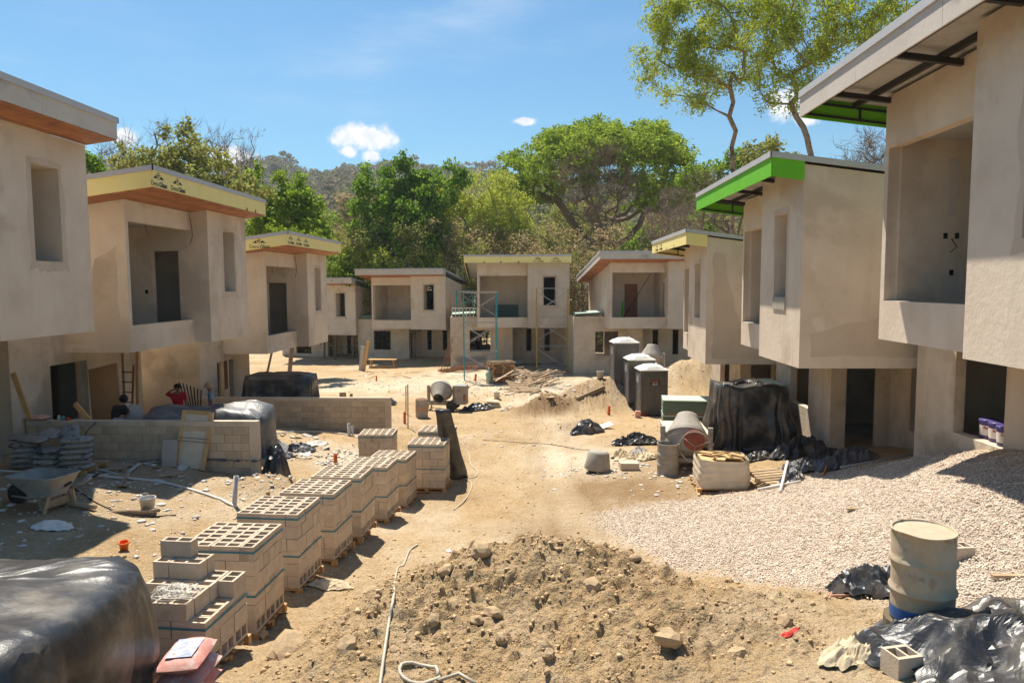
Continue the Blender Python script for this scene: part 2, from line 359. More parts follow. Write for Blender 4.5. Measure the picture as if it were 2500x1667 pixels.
# ---------------------------------------------------------------- ground
CP = np.array([  # x, y, z (metres, camera at the origin)
 (-3.8, 8.25, -4.46), (-3.8, 9, -4.74), (-3.7, 10.7, -4.88), (-3.6, 12.2, -5.0), (-3.5, 13.4, -5.06), (-3.4, 15.5, -5.39), (-3.3, 17.5, -5.66), (-2.5, 18.7, -5.6), (-4.2, 20.2, -5.62),
 (-6.7, 16.4, -4.6), (-9.2, 12.5, -4.15), (-11.2, 15.2, -4.05), (-12.4, 16.2, -4.0), (-5.3, 25, -5.3), (-9, 21, -4.7), (-7, 20, -5.1), (-12.4, 21, -4.55), (-12.4, 27, -5.1), (-9, 26, -5.1),
 (-5.6, 14.5, -4.75), (-5.5, 18.5, -5.3), (-7.5, 14, -4.35), (-6, 10.5, -4.45), (-8, 8, -4.2), (-5, 6, -4.15), (-3, 4, -3.9), (0, 4, -3.85), (0, 0, -3.6), (-8, 0, -3.9), (-14, 8, -3.8), (-14, 0, -3.7),
 (0, 7.5, -4.45), (0, 10, -4.8), (0, 13, -5.08), (0, 16, -5.3), (0, 20, -5.48), (0, 25, -5.55), (0, 30, -5.62), (0, 36, -5.7), (0, 42, -5.75), (-1, 48, -5.85),
 (3.65, 6.67, -3.3), (3, 4, -3.2), (5, 2, -3.0), (2.2, 6.5, -3.75), (2.4, 9.5, -4.35), (3.65, 19.2, -5.22), (4.3, 16.8, -4.95), (1.6, 19.7, -5.28), (1.4, 15, -5.15), (2.6, 14, -4.98),
 (8, 15.2, -3.75), (7.6, 13.3, -3.2), (7.6, 11.5, -2.78), (7.5, 9, -2.8), (6.3, 10.2, -3.08), (5.5, 12, -3.9), (5.9, 13.8, -4.05), (4.4, 13, -4.5), (4.5, 9.5, -3.75), (6, 7, -3.1), (8, 5, -2.95),
 (8, 17.5, -4.35), (8, 20, -4.62), (6.6, 18, -4.75), (6, 21, -5.0), (8, 24, -5.0), (8, 29, -5.5), (6, 27, -5.35), (5, 24, -5.35), (4.2, 31.5, -5.78), (7.5, 34, -5.7), (3, 27, -5.5),
 (8, 40, -5.65), (14, 44, -5.6), (5, 47, -5.75), (-6, 44, -5.75), (-6, 35, -5.65), (-8, 32, -5.45), (-12, 33, -5.5), (-10, 46, -5.9), (-14, 55, -6.2), (-5, 29, -5.55), (-20, 45, -6), (-20, 20, -4.3), (-20, 60, -6.3),
 (0, 56, -5.9), (14, 30, -5.4), (14, 15, -3.8), (14, 5, -3.2), (16, 60, -5.8), (0, 70, -5.5), (-18, 70, -5.6), (18, 70, -5.2)])
CPC = np.array([0, 25.]); S_ = 30.
def tps(r2): return np.where(r2 > 1e-12, r2 * np.log(np.maximum(r2, 1e-12)), 0)
def fit_ground():
    P = (CP[:, :2] - CPC) / S_; n = len(P)
    K = tps(((P[:, None] - P[None]) ** 2).sum(-1)) + np.eye(n) * 2e-4
    A = np.zeros((n + 3, n + 3)); A[:n, :n] = K; Q = np.c_[np.ones(n), P]; A[:n, n:] = Q; A[n:, :n] = Q.T
    b = np.r_[CP[:, 2], 0, 0, 0]; return P, np.linalg.solve(A, b)
GP_, GW_ = fit_ground()
BUMPS = [  # x, y, rx, ry, h : heaps of soil, sand and rubble
 (-.35, 9.6, 1.8, 1.25, .95), (.85, 9.2, 1.3, 1.1, .5), (-1.5, 8.7, 1.0, 1.3, .42), (-2.3, 8.4, .8, 1.2, .25), (.6, 7.4, 2.0, 1.1, .40), (-2.0, 7.0, .9, 1.0, .22), (2.3, 8.1, 1.0, .9, .25),
 (3.1, 34.2, 2.2, 1.8, 1.15), (1.7, 32.6, 1.5, 1.2, .45), (8.1, 37.5, 2.3, 2.0, 1.7), (-.1, 31.0, .95, .7, .45), (.7, 31.4, .8, .6, .5), (-5.9, 15.6, .9, .9, .38), (-5.2, 14.6, 1.1, 1.0, .22), (-5.0, 20.4, 1.4, .8, .22),
 (-6.0, 21.6, 1.2, .9, .22), (-4.4, 37.5, 1.6, 1.0, .3), (-1.0, 36, 1.4, 1.0, .2), (1.3, 27.5, .9, .7, .28)]
def base_g(x, y):
    x = np.atleast_1d(np.asarray(x, float)); y = np.atleast_1d(np.asarray(y, float)); P = np.c_[x, y]; P = (P - CPC) / S_
    out = np.empty(len(x))
    for i in range(0, len(x), 20000):
        q = P[i:i + 20000]; r2 = ((q[:, None] - GP_[None]) ** 2).sum(-1)
        out[i:i + 20000] = tps(r2) @ GW_[:-3] + np.c_[np.ones(len(q)), q] @ GW_[-3:]
    for bx, by, rx, ry, h in BUMPS:
        d2 = ((x - bx) / rx) ** 2 + ((y - by) / ry) ** 2
        out += h * np.exp(-d2 * 1.1) 
    return out
def clods(x, y, rough):
    out = np.zeros(len(x)); k = np.where(rough > .06)[0]
    if not len(k): return out
    X, Y, w = x[k], y[k], rough[k]; acc = np.zeros(len(k))
    for sc, amp, sd in ((4.0, .5, 5), (8.0, .9, 15), (15.0, 1.0, 25)):
        u, v = X * sc, Y * sc; iu, iv = np.floor(u), np.floor(v); best = np.zeros(len(k))
        for du in (-1, 0, 1):
            for dv in (-1, 0, 1):
                cu, cv = iu + du, iv + dv; px = cu + _h(cu, cv, sd); py = cv + _h(cu, cv, sd + 1); r = .12 + .5 * _h(cu, cv, sd + 2) ** 3
                d2 = (u - px) ** 2 + ((v - py) * (.8 + .5 * _h(cu, cv, sd + 3))) ** 2; best = np.maximum(best, np.sqrt(np.maximum(0, r * r - d2)))
        acc = acc + best / sc * amp * 1.15
    out[k] = acc * np.clip(w * 1.6, 0, 1); return out
def full_g(x, y):
    z = base_g(x, y)
    w = np.clip(1.25 - np.abs(x - .2) / 9 , .25, 1)
    rough = np.zeros(len(z))
    for bx, by, rx, ry, h in BUMPS:
        rough = np.maximum(rough, np.exp(-(((x - bx) / rx) ** 2 + ((y - by) / ry) ** 2) * .8) * min(1, h * 2))
    z = z + fbm(x * .55, y * .55, 3, 3) * .10 + fbm(x * 2.3, y * 2.3, 7, 4, .55) * (.03 + .16 * rough) + np.abs(fbm(x * 6.5, y * 6.5, 11, 3)) * .07 * (.2 + rough)
    z = z + clods(x, y, rough)
    # wheel ruts worn along the street
    for off in (-.75, .95):
        cx = off + .25 * np.sin(y * .14) + .35
        z -= .05 * np.exp(-((x - cx) / .28) ** 2) * (y > 13) * (y < 40) 
    return z
_gx = np.arange(-18, 18.01, .1); _gy = np.arange(1, 67, .1)
def _cache():
    X, Y = np.meshgrid(_gx, _gy); return full_g(X.ravel(), Y.ravel()).reshape(X.shape)
GC = _cache()
def G(x, y):
    fx = (float(x) + 18) / .1; fy = (float(y) - 1) / .1
    if not (0 <= fx < len(_gx) - 1 and 0 <= fy < len(_gy) - 1): return float(full_g(np.array([float(x)]), np.array([float(y)]))[0])
    i = int(fx); j = int(fy); fx -= i; fy -= j
    return float((GC[j, i] * (1 - fx) + GC[j, i + 1] * fx) * (1 - fy) + (GC[j + 1, i] * (1 - fx) + GC[j + 1, i + 1] * fx) * fy)
def gp(px, py, dz=0):
    """where the pixel's ray meets the ground"""
    r = ray(px, py); t0 = None
    ts = np.geomspace(3, 120, 240); X = r.x * ts; Y = r.y * ts; d = r.z * ts - full_g(X, Y) - dz
    k = np.where(d < 0)[0]
    if len(k) == 0: return r * 60
    k = k[0]; a, b = (ts[k - 1], ts[k]) if k else (2., ts[0])
    for _ in range(4):
        tt = np.linspace(a, b, 9); dd = r.z * tt - full_g(r.x * tt, r.y * tt) - dz; j = np.where(dd < 0)[0]; j = j[0] if len(j) else 8
        a, b = tt[max(j - 1, 0)], tt[j]
    return r * ((a + b) / 2)
def pip(x, y, poly):
    inside = np.zeros(len(x), bool); n = len(poly)
    for i in range(n):
        x1, y1 = poly[i][:2]; x2, y2 = poly[(i + 1) % n][:2]
        c = ((y1 > y) != (y2 > y)) & (x < (x2 - x1) * (y - y1) / (y2 - y1 + 1e-12) + x1); inside ^= c
    return inside
GRAVEL = [gp(*q) for q in ((1470, 1262), (1530, 1235), (1650, 1222), (1760, 1208), (1880, 1192), (1990, 1160), (2080, 1140), (2160, 1128))] + [Vector(q) for q in ((7.9, 14.6, 0), (7.9, 4, 0), (4.6, 4.4, 0))] + \
         [gp(*q) for q in ((2480, 1640), (2420, 1560), (2330, 1500), (2150, 1455), (2020, 1440), (1900, 1432), (1760, 1400), (1620, 1375), (1520, 1335))]
def gravel_mask(x, y):
    jx = fbm(x * 1.6, y * 1.6, 91, 4, .6) * .9; jy = fbm(x * 1.6, y * 1.6, 57, 4, .6) * .9
    return pip(x + jx, y + jy, GRAVEL)
def gravel_soft(x, y):
    return sum(pip(x + fbm(x * f, y * f, sd, 4, .6) * a, y + fbm(x * f, y * f, sd + 9, 4, .6) * a, GRAVEL).astype(float) for f, sd, a in ((1.6, 91, .9), (2.5, 41, 1.2), (5, 61, 1.4), (9, 71, 1.0), (3.3, 21, .6))) / 5
def build_ground():
    ys = [1.5]
    while ys[-1] < 72: ys.append(ys[-1] + (.03 if 6 < ys[-1] < 12.5 else max(.045, .0085 * ys[-1])))
    ys = np.array(ys)
    xs = np.unique(np.r_[np.arange(-13, -3.4, .075), np.arange(-3.4, 3.4, .032), np.arange(3.4, 9, .075), np.linspace(-34, -13, 40), np.linspace(9, 34, 50)])
    X, Y = np.meshgrid(xs, ys); x = X.ravel(); y = Y.ravel(); z = full_g(x, y)
    gm = gravel_soft(x, y)
    z = z + gm * (np.abs(fbm(x * 9, y * 9, 5, 2)) * .05 + .012)
    nx = len(xs); ny = len(ys); i = np.arange(nx * ny).reshape(ny, nx)
    q = np.stack([i[:-1, :-1], i[:-1, 1:], i[1:, 1:], i[1:, :-1]], -1).reshape(-1, 4)
    m = ground_mat(); me = np_mesh('ground', np.c_[x, y, z], q, m, True)
    pale = np.clip(fbm(x * .35, y * .35, 21, 4) * 2.2 + .1, 0, 1)
    def blob(bx, by, r, a): return a * np.exp(-((x - bx) ** 2 + (y - by) ** 2) / r ** 2)
    lane = np.exp(-((x - .9 - .35 * np.sin(y * .13)) / 1.5) ** 2) * (y > 12.5) * np.clip((44 - y) / 10, 0, 1) * np.clip((y - 12.5) / 3, 0, 1)
    tracks = sum(np.exp(-((x - o - .3 * np.sin(y * .14 + o)) / .2) ** 2) for o in (-.35, .1, 1.35, 1.75)) * (y > 13) * np.clip(.5 + fbm(x * 3, y * .6, 88, 3), 0, 1)
    pale = pale * .4 + lane * .45 + fbm(x * 2.2, y * 1.1, 66, 4) * .35 + blob(-5.3, 20.8, 1.5, 1.2) + blob(1.1, 22, 1.6, .6) + blob(-9, 14.5, 2.5, .5) + blob(0, 42, 6, .7) + blob(-8, 40, 5, .6) + blob(2.6, 8, .9, .3)
    dark = tracks * .35 + blob(2.4, 17.6, 1.9, 1.0) + blob(3.0, 15.5, 1.2, .5) + blob(-.1, 31.0, 1.2, 1.0) + blob(.7, 31.4, 1.0, 1.0) + blob(1.3, 9.0, 1.1, .28) + blob(.4, 14.5, .8, .5) + blob(3.1, 34.2, 1.7, .4) + blob(1.7, 32.6, 1.3, .35) + blob(-5.9, 15.6, .9, .4) + blob(-10.5, 14, 2.5, .35) + np.clip(fbm(x * .6, y * .6, 33, 4) * 1.6 - .1, 0, 1) * .5
    ca = me.color_attributes.new('zones', 'FLOAT_COLOR', 'POINT')
    ca.data.foreach_set('color', np.stack([gm.astype(float), np.clip(pale, 0, 1), np.clip(dark, 0, 1), np.ones(len(x))], -1).ravel().astype(np.float32))
    o = inst('ground', me); tag(o, 'bare tan earth of the building site street and yards', 'ground', kind='structure'); return o
def ground_mat():
    m = bpy.data.materials.new('site_soil'); m.use_nodes = True; nt = m.node_tree; N = nt.nodes; L = nt.links; bs = N['Principled BSDF']
    bs.inputs['Roughness'].default_value = .96; bs.inputs['Specular IOR Level'].default_value = .15
    geo = N.new('ShaderNodeNewGeometry'); at = N.new('ShaderNodeAttribute'); at.attribute_name = 'zones'; sp = N.new('ShaderNodeSeparateColor'); L.new(at.outputs['Color'], sp.inputs[0])
    def nz(s, d=8, r=.65):
        n = N.new('ShaderNodeTexNoise'); n.inputs['Scale'].default_value = s; n.inputs['Detail'].default_value = d; n.inputs['Roughness'].default_value = r; L.new(geo.outputs['Position'], n.inputs['Vector']); return n.outputs['Fac']
    def ramp(f, cols, a=.3, b=.7):
        rp = N.new('ShaderNodeValToRGB'); L.new(f, rp.inputs[0]); e = rp.color_ramp.elements
        while len(e) < len(cols): e.new(.5)
        for i, q in enumerate(cols): e[i].position = a + (b - a) * i / (len(cols) - 1); e[i].color = (*q, 1)
        return rp.outputs[0]
    def mix(f, a, b, bt='MIX'):
        n = N.new('ShaderNodeMix'); n.data_type = 'RGBA'; n.blend_type = bt
        if isinstance(f, float): n.inputs[0].default_value = f
        else: L.new(f, n.inputs[0])
        L.new(a, n.inputs['A']); L.new(b, n.inputs['B']); return n.outputs['Result']
    soil = ramp(nz(.9), [(.36, .23, .11), (.465, .32, .17), (.53, .385, .225)])
    soil = mix(.55, soil, ramp(nz(7, 9, .7), [(.34, .22, .10), (.47, .33, .18), (.58, .445, .285)], .32, .68))
    pale = ramp(nz(3), [(.58, .48, .345), (.68, .59, .45)])
    dark = ramp(nz(3), [(.26, .165, .085), (.34, .23, .125)])
    c = mix(sp.outputs['Green'], soil, pale); c = mix(sp.outputs['Blue'], c, dark)
    c = mix(.85, c, ramp(nz(34, 6, .75), [(.72, .69, .66), (.98, .98, .98), (1.18, 1.18, 1.17)], .34, .66), 'MULTIPLY')
    v2 = N.new('ShaderNodeTexVoronoi'); v2.inputs['Scale'].default_value = 15; v2.inputs['Randomness'].default_value = 1; L.new(geo.outputs['Position'], v2.inputs['Vector'])
    v3 = N.new('ShaderNodeTexVoronoi'); v3.inputs['Scale'].default_value = 42; L.new(geo.outputs['Position'], v3.inputs['Vector'])
    vo = N.new('ShaderNodeTexVoronoi'); vo.inputs['Scale'].default_value = 32; L.new(geo.outputs['Position'], vo.inputs['Vector'])
    hv = N.new('ShaderNodeSeparateColor'); L.new(vo.outputs['Color'], hv.inputs[0])
    grav = ramp(hv.outputs[0], [(.46, .355, .27), (.66, .54, .42), (.77, .66, .54)], .1, .9)
    c = mix(sp.outputs['Red'], c, grav); L.new(c, bs.inputs['Base Color'])
    b1 = N.new('ShaderNodeBump'); b1.inputs['Strength'].default_value = 1.0; b1.inputs['Distance'].default_value = .07; L.new(nz(9, 12, .76), b1.inputs['Height'])
    for vv, st, di in ((v2, .55, .05), (v3, .5, .022)):
        bb = N.new('ShaderNodeBump'); bb.invert = True; bb.inputs['Strength'].default_value = st; bb.inputs['Distance'].default_value = di; L.new(vv.outputs['Distance'], bb.inputs['Height']); L.new(b1.outputs[0], bb.inputs['Normal']); b1 = bb
    b2 = N.new('ShaderNodeBump'); b2.inputs['Distance'].default_value = .035; L.new(vo.outputs['Distance'], b2.inputs['Height']); b2.invert = True
    mm = N.new('ShaderNodeMath'); mm.operation = 'MULTIPLY_ADD'; L.new(sp.outputs['Red'], mm.inputs[0]); mm.inputs[1].default_value = .9; mm.inputs[2].default_value = .1; L.new(mm.outputs[0], b2.inputs['Strength'])
    L.new(b1.outputs[0], b2.inputs['Normal']); L.new(b2.outputs[0], bs.inputs['Normal']); return m
build_ground()

# ---------------------------------------------------------------- hills behind
def hill_z(x, y):
    d = np.clip((y - 66) / 420, 0, 1.6); s = d * d * (3 - 2 * np.clip(d, 0, 1))
    ridge = 80 + 10 * np.sin(x / 90 + .6) + fbm(x / 70, y / 200, 71, 4) * 26 - np.clip(x + 120, 0, 300) * .16
    return -5.5 + np.clip(s, 0, 1.2) * ridge + fbm(x / 25, y / 25, 73, 3) * 4 * np.clip((y - 70) / 60, 0, 1)
def build_hill():
    xs = np.linspace(-700, 700, 120); ys = np.unique(np.r_[np.linspace(66, 140, 14), np.linspace(140, 720, 50)])
    X, Y = np.meshgrid(xs, ys); x = X.ravel(); y = Y.ravel(); z = hill_z(x, y) 
    near = np.clip((80 - y) / 14, 0, 1); inner = (np.abs(x) < 40)
    z = np.where(near > 0, z * (1 - near) + near * (-6.6), z)
    nx = len(xs); ny = len(ys); i = np.arange(nx * ny).reshape(ny, nx)
    q = np.stack([i[:-1, :-1], i[:-1, 1:], i[1:, 1:], i[1:, :-1]], -1).reshape(-1, 4)
    mm = mat('forest_floor', [(.085, .07, .04), (.14, .115, .07)], .05, 5, .95)
    tag(inst('hill', np_mesh('hill', np.c_[x, y, z], q, mm, True)), 'long hill of dry forest rising behind the houses', 'hill', kind='structure')
    # outer ground sheet to the horizon, below the site's own ground
    b = MB(); b.add([(-3000, -1500, -7.2), (3000, -1500, -7.2), (3000, 3000, -7.2), (-3000, 3000, -7.2)], [(0, 1, 2, 3)])
    tag(b.build('terrain', M_SOIL), 'flat dry land around the site', 'terrain', kind='structure')
    # canopy of the hillside: far-off wood that reads as one mass
    rs = np.random.RandomState(5); n = 9500
    ty = 150 + 430 * rs.rand(n) ** .8; tx = (rs.rand(n) - .5) * (ty * 1.75); tz = hill_z(tx, ty)
    V = []; per = 34
    rad = rs.uniform(2.2, 5.2, n); ht = rs.uniform(4, 8.5, n); kind = rs.rand(n)
    c = rs.normal(size=(n, per, 3)); c /= np.linalg.norm(c, axis=2, keepdims=True) + 1e-9; c *= rs.rand(n, per, 1) ** .33
    c[..., 2] = np.abs(c[..., 2]) * .9 - .15
    P = np.stack([tx, ty, tz + ht * .55], -1)[:, None] + c * np.stack([rad, rad, ht * .5], -1)[:, None]
    s = rs.uniform(.55, 1.25, (n, per, 1)) 
    a = rs.normal(size=(n, per, 3)); a /= np.linalg.norm(a, axis=2, keepdims=True); bb = np.cross(a, rs.normal(size=(n, per, 3))); bb /= np.linalg.norm(bb, axis=2, keepdims=True)
    # one connected blob of colour per tree: tiny bridge not needed, colour comes from position noise
    q = np.stack([P - a * s, P - bb * s * .7, P + a * s, P + bb * s * .7], 2).reshape(-1, 3)
    me = np_mesh('hillside_forest', q, np.arange(len(q)).reshape(-1, 4), M['hill_leaf'])
    tag(inst('hillside_forest', me), 'grey green dry forest covering the far hillside', 'forest', kind='stuff')
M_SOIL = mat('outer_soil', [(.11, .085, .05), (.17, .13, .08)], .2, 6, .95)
build_hill()

# ---------------------------------------------------------------- houses
def panel(b, axis, ac, zc, p0, p1, holes=(), top=None, notop=None):
    """wall with openings: cuts ac along the wall, zc up, thickness p0..p1; cells in holes are left open"""
    na, nz_ = len(ac) - 1, len(zc) - 1; idx = {}
    def V(i, j, k):
        if (i, j, k) not in idx:
            a = ac[i]; p = (p0, p1)[k]; x, y = (a, p) if axis == 'x' else (p, a)
            z = top(y) if (top and j == nz_) else zc[j]
            idx[(i, j, k)] = len(b.v); b.v.append((x, y, z))
        return idx[(i, j, k)]
    solid = lambda i, j: 0 <= i < na and 0 <= j < nz_ and (i, j) not in holes
    def F(*q): b.f.append(q); b.mi.append(b.cm)
    for i in range(na):
        for j in range(nz_):
            if not solid(i, j): continue
            F(V(i, j, 0), V(i + 1, j, 0), V(i + 1, j + 1, 0), V(i, j + 1, 0)); F(V(i, j, 1), V(i, j + 1, 1), V(i + 1, j + 1, 1), V(i + 1, j, 1))
            if not solid(i - 1, j): F(V(i, j, 0), V(i, j + 1, 0), V(i, j + 1, 1), V(i, j, 1))
            if not solid(i + 1, j): F(V(i + 1, j, 0), V(i + 1, j, 1), V(i + 1, j + 1, 1), V(i + 1, j + 1, 0))
            if not solid(i, j - 1): F(V(i, j, 0), V(i, j, 1), V(i + 1, j, 1), V(i + 1, j, 0))
            if not solid(i, j + 1): F(V(i, j + 1, 0), V(i + 1, j + 1, 0), V(i + 1, j + 1, 1), V(i, j + 1, 1))
def text_mesh(txt, size, m, bold=False, name='lettering'):
    cu = bpy.data.curves.new(name, 'FONT'); cu.body = txt; cu.size = size; cu.align_x = 'CENTER'; cu.align_y = 'CENTER'; cu.extrude = .0015
    if bold: cu.offset = size * .022
    cu.resolution_u = 3
    o = bpy.data.objects.new(name, cu); col.objects.link(o)
    dg = bpy.context.evaluated_depsgraph_get(); me = bpy.data.meshes.new_from_object(o.evaluated_get(dg)); bpy.data.objects.remove(o); bpy.data.curves.remove(cu)
    me.materials.clear(); me.materials.append(m); return me
TXT = {}
def T(txt, size, m, bold=False):
    k = (txt, size, m.name, bold)
    if k not in TXT: TXT[k] = text_mesh(txt, size, m, bold)
    return TXT[k]
SL = .135
def wood_boards(b, x0, x1, y0, y1, zf, w=.14, th=.02):
    y = y0
    while y < y1 - .01:
        e = min(y + w - .008, y1); za, zb = zf(y), zf(e)
        b.add([(x0, y, za), (x1, y, za), (x1, e, zb), (x0, e, zb), (x0, y, za + th), (x1, y, za + th), (x1, e, zb + th), (x0, e, zb + th)],
              [(0, 1, 2, 3), (0, 4, 5, 1), (3, 2, 6, 7), (0, 3, 7, 4), (1, 5, 6, 2)]); y += w
def house(label, ox, oy, rz, zb, zt, fascia, soffit, rear=False, box_t=2.28, balc_t=1.76, logos=None, cap='cap_metal', side_mat=None, full_left=True):
    HB = 2.8; HT = HB + (zt - zb); zr = lambda y: HT - SL * (y + 3.0); fh = .40 if fascia != 'plaster_fascia' else .36
    zs = lambda y: zr(y) - .13 - fh
    wt = (lambda y: zs(y) - .004) if soffit == 'wood' else (lambda y: zr(y) - .16)
    h = empty('house', (ox, oy, zb - HB), rz, label, 'house', 'unfinished two storey houses around the street')
    P = M['plaster']; PR = M['plaster_rough']; yb = 6.4; fb = -balc_t; fx = -box_t
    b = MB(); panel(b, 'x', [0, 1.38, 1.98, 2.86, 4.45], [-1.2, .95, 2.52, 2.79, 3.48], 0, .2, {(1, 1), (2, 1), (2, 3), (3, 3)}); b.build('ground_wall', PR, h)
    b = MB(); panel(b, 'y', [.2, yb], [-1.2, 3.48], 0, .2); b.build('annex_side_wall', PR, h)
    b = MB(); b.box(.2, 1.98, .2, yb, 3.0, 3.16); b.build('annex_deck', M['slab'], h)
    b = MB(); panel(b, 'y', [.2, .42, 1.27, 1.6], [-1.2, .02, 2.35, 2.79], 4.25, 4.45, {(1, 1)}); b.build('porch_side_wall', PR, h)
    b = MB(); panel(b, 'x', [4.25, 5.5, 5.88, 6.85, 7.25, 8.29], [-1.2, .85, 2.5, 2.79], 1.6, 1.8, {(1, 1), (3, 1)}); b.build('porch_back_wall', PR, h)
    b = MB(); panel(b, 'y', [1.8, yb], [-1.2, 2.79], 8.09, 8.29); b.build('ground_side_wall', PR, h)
    rh = {(1, 1)} if rear else set()
    b = MB(); panel(b, 'x', [0, 1.2, 3.1, 8.29], [-1.2, .5, 2.52, 2.79], yb, yb + .2, rh); panel(b, 'x', [1.98, 8.29], [2.80, HT], yb, yb + .2, top=wt); b.build('rear_wall', P, h)
    b = MB(); b.box(.2, 4.25, .2, yb, -.6, .0); b.box(4.25, 8.09, 1.8, yb, -.6, .0); b.build('ground_slab', M['slab'], h)
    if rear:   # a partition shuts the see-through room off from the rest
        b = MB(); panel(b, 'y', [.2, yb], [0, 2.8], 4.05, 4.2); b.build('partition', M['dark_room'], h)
    b = MB(); b.box(4.45, 8.29, .0, 1.6, -.6, -.06); b.build('porch_slab', M['slab'], h)
    b = MB(); b.box(2.0, 8.28, fb + .2, yb, 2.815, 3.02); b.box(5.47, 8.28, fx + .3, fb + .2, 2.815, 3.02); b.build('upper_slab', P, h)
    b = MB(); panel(b, 'y', [fb + .2, yb], [2.80, HT], 1.98, 2.18, top=wt); b.build('upper_left_wall', P, h)
    b = MB(); panel(b, 'x', [1.98, 2.12, 5.46], [2.80, 3.5, 6.24 + (HT - 7.5) * .6, HT], fb, fb + .2, {(1, 1)}, top=wt); b.build('balcony_front', P, h)
    bf = 3.3
    b = MB(); b.box(2.18, 5.46, fb + .2, 1.2, 3.02, bf); b.build('balcony_floor', M['slab'], h)
    b = MB(); panel(b, 'x', [2.18, 5.46], [3.02, 6.7], 1.2, 1.35); b.build('balcony_back_wall', P, h)
    b = MB(); b.box(2.18, 8.09, fb + .2, yb, 6.34, 6.42); b.build('ceiling', M['underside'], h)
    b = MB(); panel(b, 'y', [fx + .8, fb + .42, fb + 1.26, 1.2], [2.80, bf, bf + 2.3, HT], 5.46, 5.66, {(1, 1)}, top=wt); b.build('box_side_wall', P, h)
    b = MB(); panel(b, 'x', [5.46, 6.52, 7.34, 8.29], [2.80, 4.34, 6.28, HT], fx, fx + .8, {(1, 1)}, top=wt); b.build('box_front_wall', P, h)
    b = MB(); panel(b, 'y', [fx + .8, yb], [2.80, HT], 8.09, 8.29, top=wt); b.build('upper_right_wall', P, h)
    # roof
    x0, x1, y0, y1 = 1.14, 8.34, -3.0, 6.9
    roof = MB(); 
    roof.add([(x0 - .02, y0 - .02, zr(y0)), (x1 + .02, y0 - .02, zr(y0)), (x1 + .02, y1, zr(y1)), (x0 - .02, y1, zr(y1)), (x0 - .02, y0 - .02, zr(y0) - .06), (x1 + .02, y0 - .02, zr(y0) - .06), (x1 + .02, y1, zr(y1) - .06), (x0 - .02, y1, zr(y1) - .06)],
             [(0, 1, 2, 3), (4, 7, 6, 5), (0, 4, 5, 1), (1, 5, 6, 2), (2, 6, 7, 3), (3, 7, 4, 0)])
    rf = roof.build('roof', M[cap], h)
    cb = MB()
    for (xa, xb, ya, yb_) in ((x0 - .03, x1 + .03, y0 - .03, y0 - .005), (x0 - .03, x0 - .005, y0 - .03, y1), (x1 + .005, x1 + .03, y0 - .03, y1)):
        t1, t2 = zr(ya) + .012, zr(yb_) + .012; d = .125
        cb.add([(xa, ya, t1 - d), (xb, ya, t1 - d), (xb, yb_, t2 - d), (xa, yb_, t2 - d), (xa, ya, t1), (xb, ya, t1), (xb, yb_, t2), (xa, yb_, t2)], [(0, 3, 2, 1), (4, 5, 6, 7), (0, 1, 5, 4), (1, 2, 6, 5), (2, 3, 7, 6), (3, 0, 4, 7)])
    cb.build('flashing', M[cap], rf)
    FM = M[fascia]; SM = M[side_mat] if side_mat else FM
    def slanted(bb, xa, xb, ya, yb_, top, hh):
        t1, t2 = zr(ya) - top, zr(yb_) - top
        bb.add([(xa, ya, t1 - hh), (xb, ya, t1 - hh), (xb, yb_, t2 - hh), (xa, yb_, t2 - hh), (xa, ya, t1), (xb, ya, t1), (xb, yb_, t2), (xa, yb_, t2)], [(0, 3, 2, 1), (4, 5, 6, 7), (0, 1, 5, 4), (1, 2, 6, 5), (2, 3, 7, 6), (3, 0, 4, 7)])
    n = 3   # boards butted end to end
    for k in range(n):
        bb = MB(); L_ = (x1 - x0) / n; bb.box(x0 + k * L_ + .004, x0 + (k + 1) * L_ - .004, y0, y0 + .03, zr(y0) - .11 - fh, zr(y0) - .065); bb.build('fascia_board', FM, rf)
    for k in range(4):
        bb = MB(); L_ = (y1 - y0 - .03) / 4; slanted(bb, x0, x0 + .03, y0 + .032 + k * L_, y0 + .028 + (k + 1) * L_, .065, fh + .045); bb.build('side_board', SM, rf)
    bb = MB(); slanted(bb, x1 - .03, x1, y0 + .032, fx - .01, .065, fh + .045); bb.build('side_board', SM, rf)
    if soffit == 'wood':
        bb = MB(); wood_boards(bb, x0 + .03, x1 - .03, y0 + .03, fx, zs); wood_boards(bb, x0 + .03, 5.46, fx, fb, zs); wood_boards(bb, x0 + .03, 1.98, fb, 6.6, zs); bb.build('soffit', M['soffit_wood'], rf)
    else:
        bb = MB(); S_F = lambda y, d: zr(y) - d
        bb.add([(x0 + .04, y0 + .05, zr(y0 + .05) - .09), (x1 - .04, y0 + .05, zr(y0 + .05) - .09), (x1 - .04, 6.7, zr(6.7) - .09), (x0 + .04, 6.7, zr(6.7) - .09)], [(0, 3, 2, 1)]); bb.build('roof_lining', M['underside'], rf)
        for yy in (-2.62, -1.98 if False else -2.0):
            q = MB(); q.box(x0 + .05, 5.4 if yy > fx else x1 - .05, yy - .03, yy + .03, zr(yy) - .2, zr(yy) - .1); q.build('steel_beam', M['black_steel'], rf)
        for xx in (x0 + .95, x0 + 3.1, x0 + 5.2, x0 + 7.0):
            yend = fb if xx < 5.4 else fx
            q = MB(); slanted(q, xx - .04, xx + .04, y0 + .04, yend + .02, .2, .09); q.build('steel_beam', M['black_steel'], rf)
        for zz in (.16, fh + .02):
            q = MB(); q.box(x0 + .032, x0 + .07, y0 + .05, 1.5, 0, 0)
            q = MB(); slanted(q, x0 + .032, x0 + .07, y0 + .05, 6.5, zz, .04); q.build('steel_rail', M['black_steel'], rf)
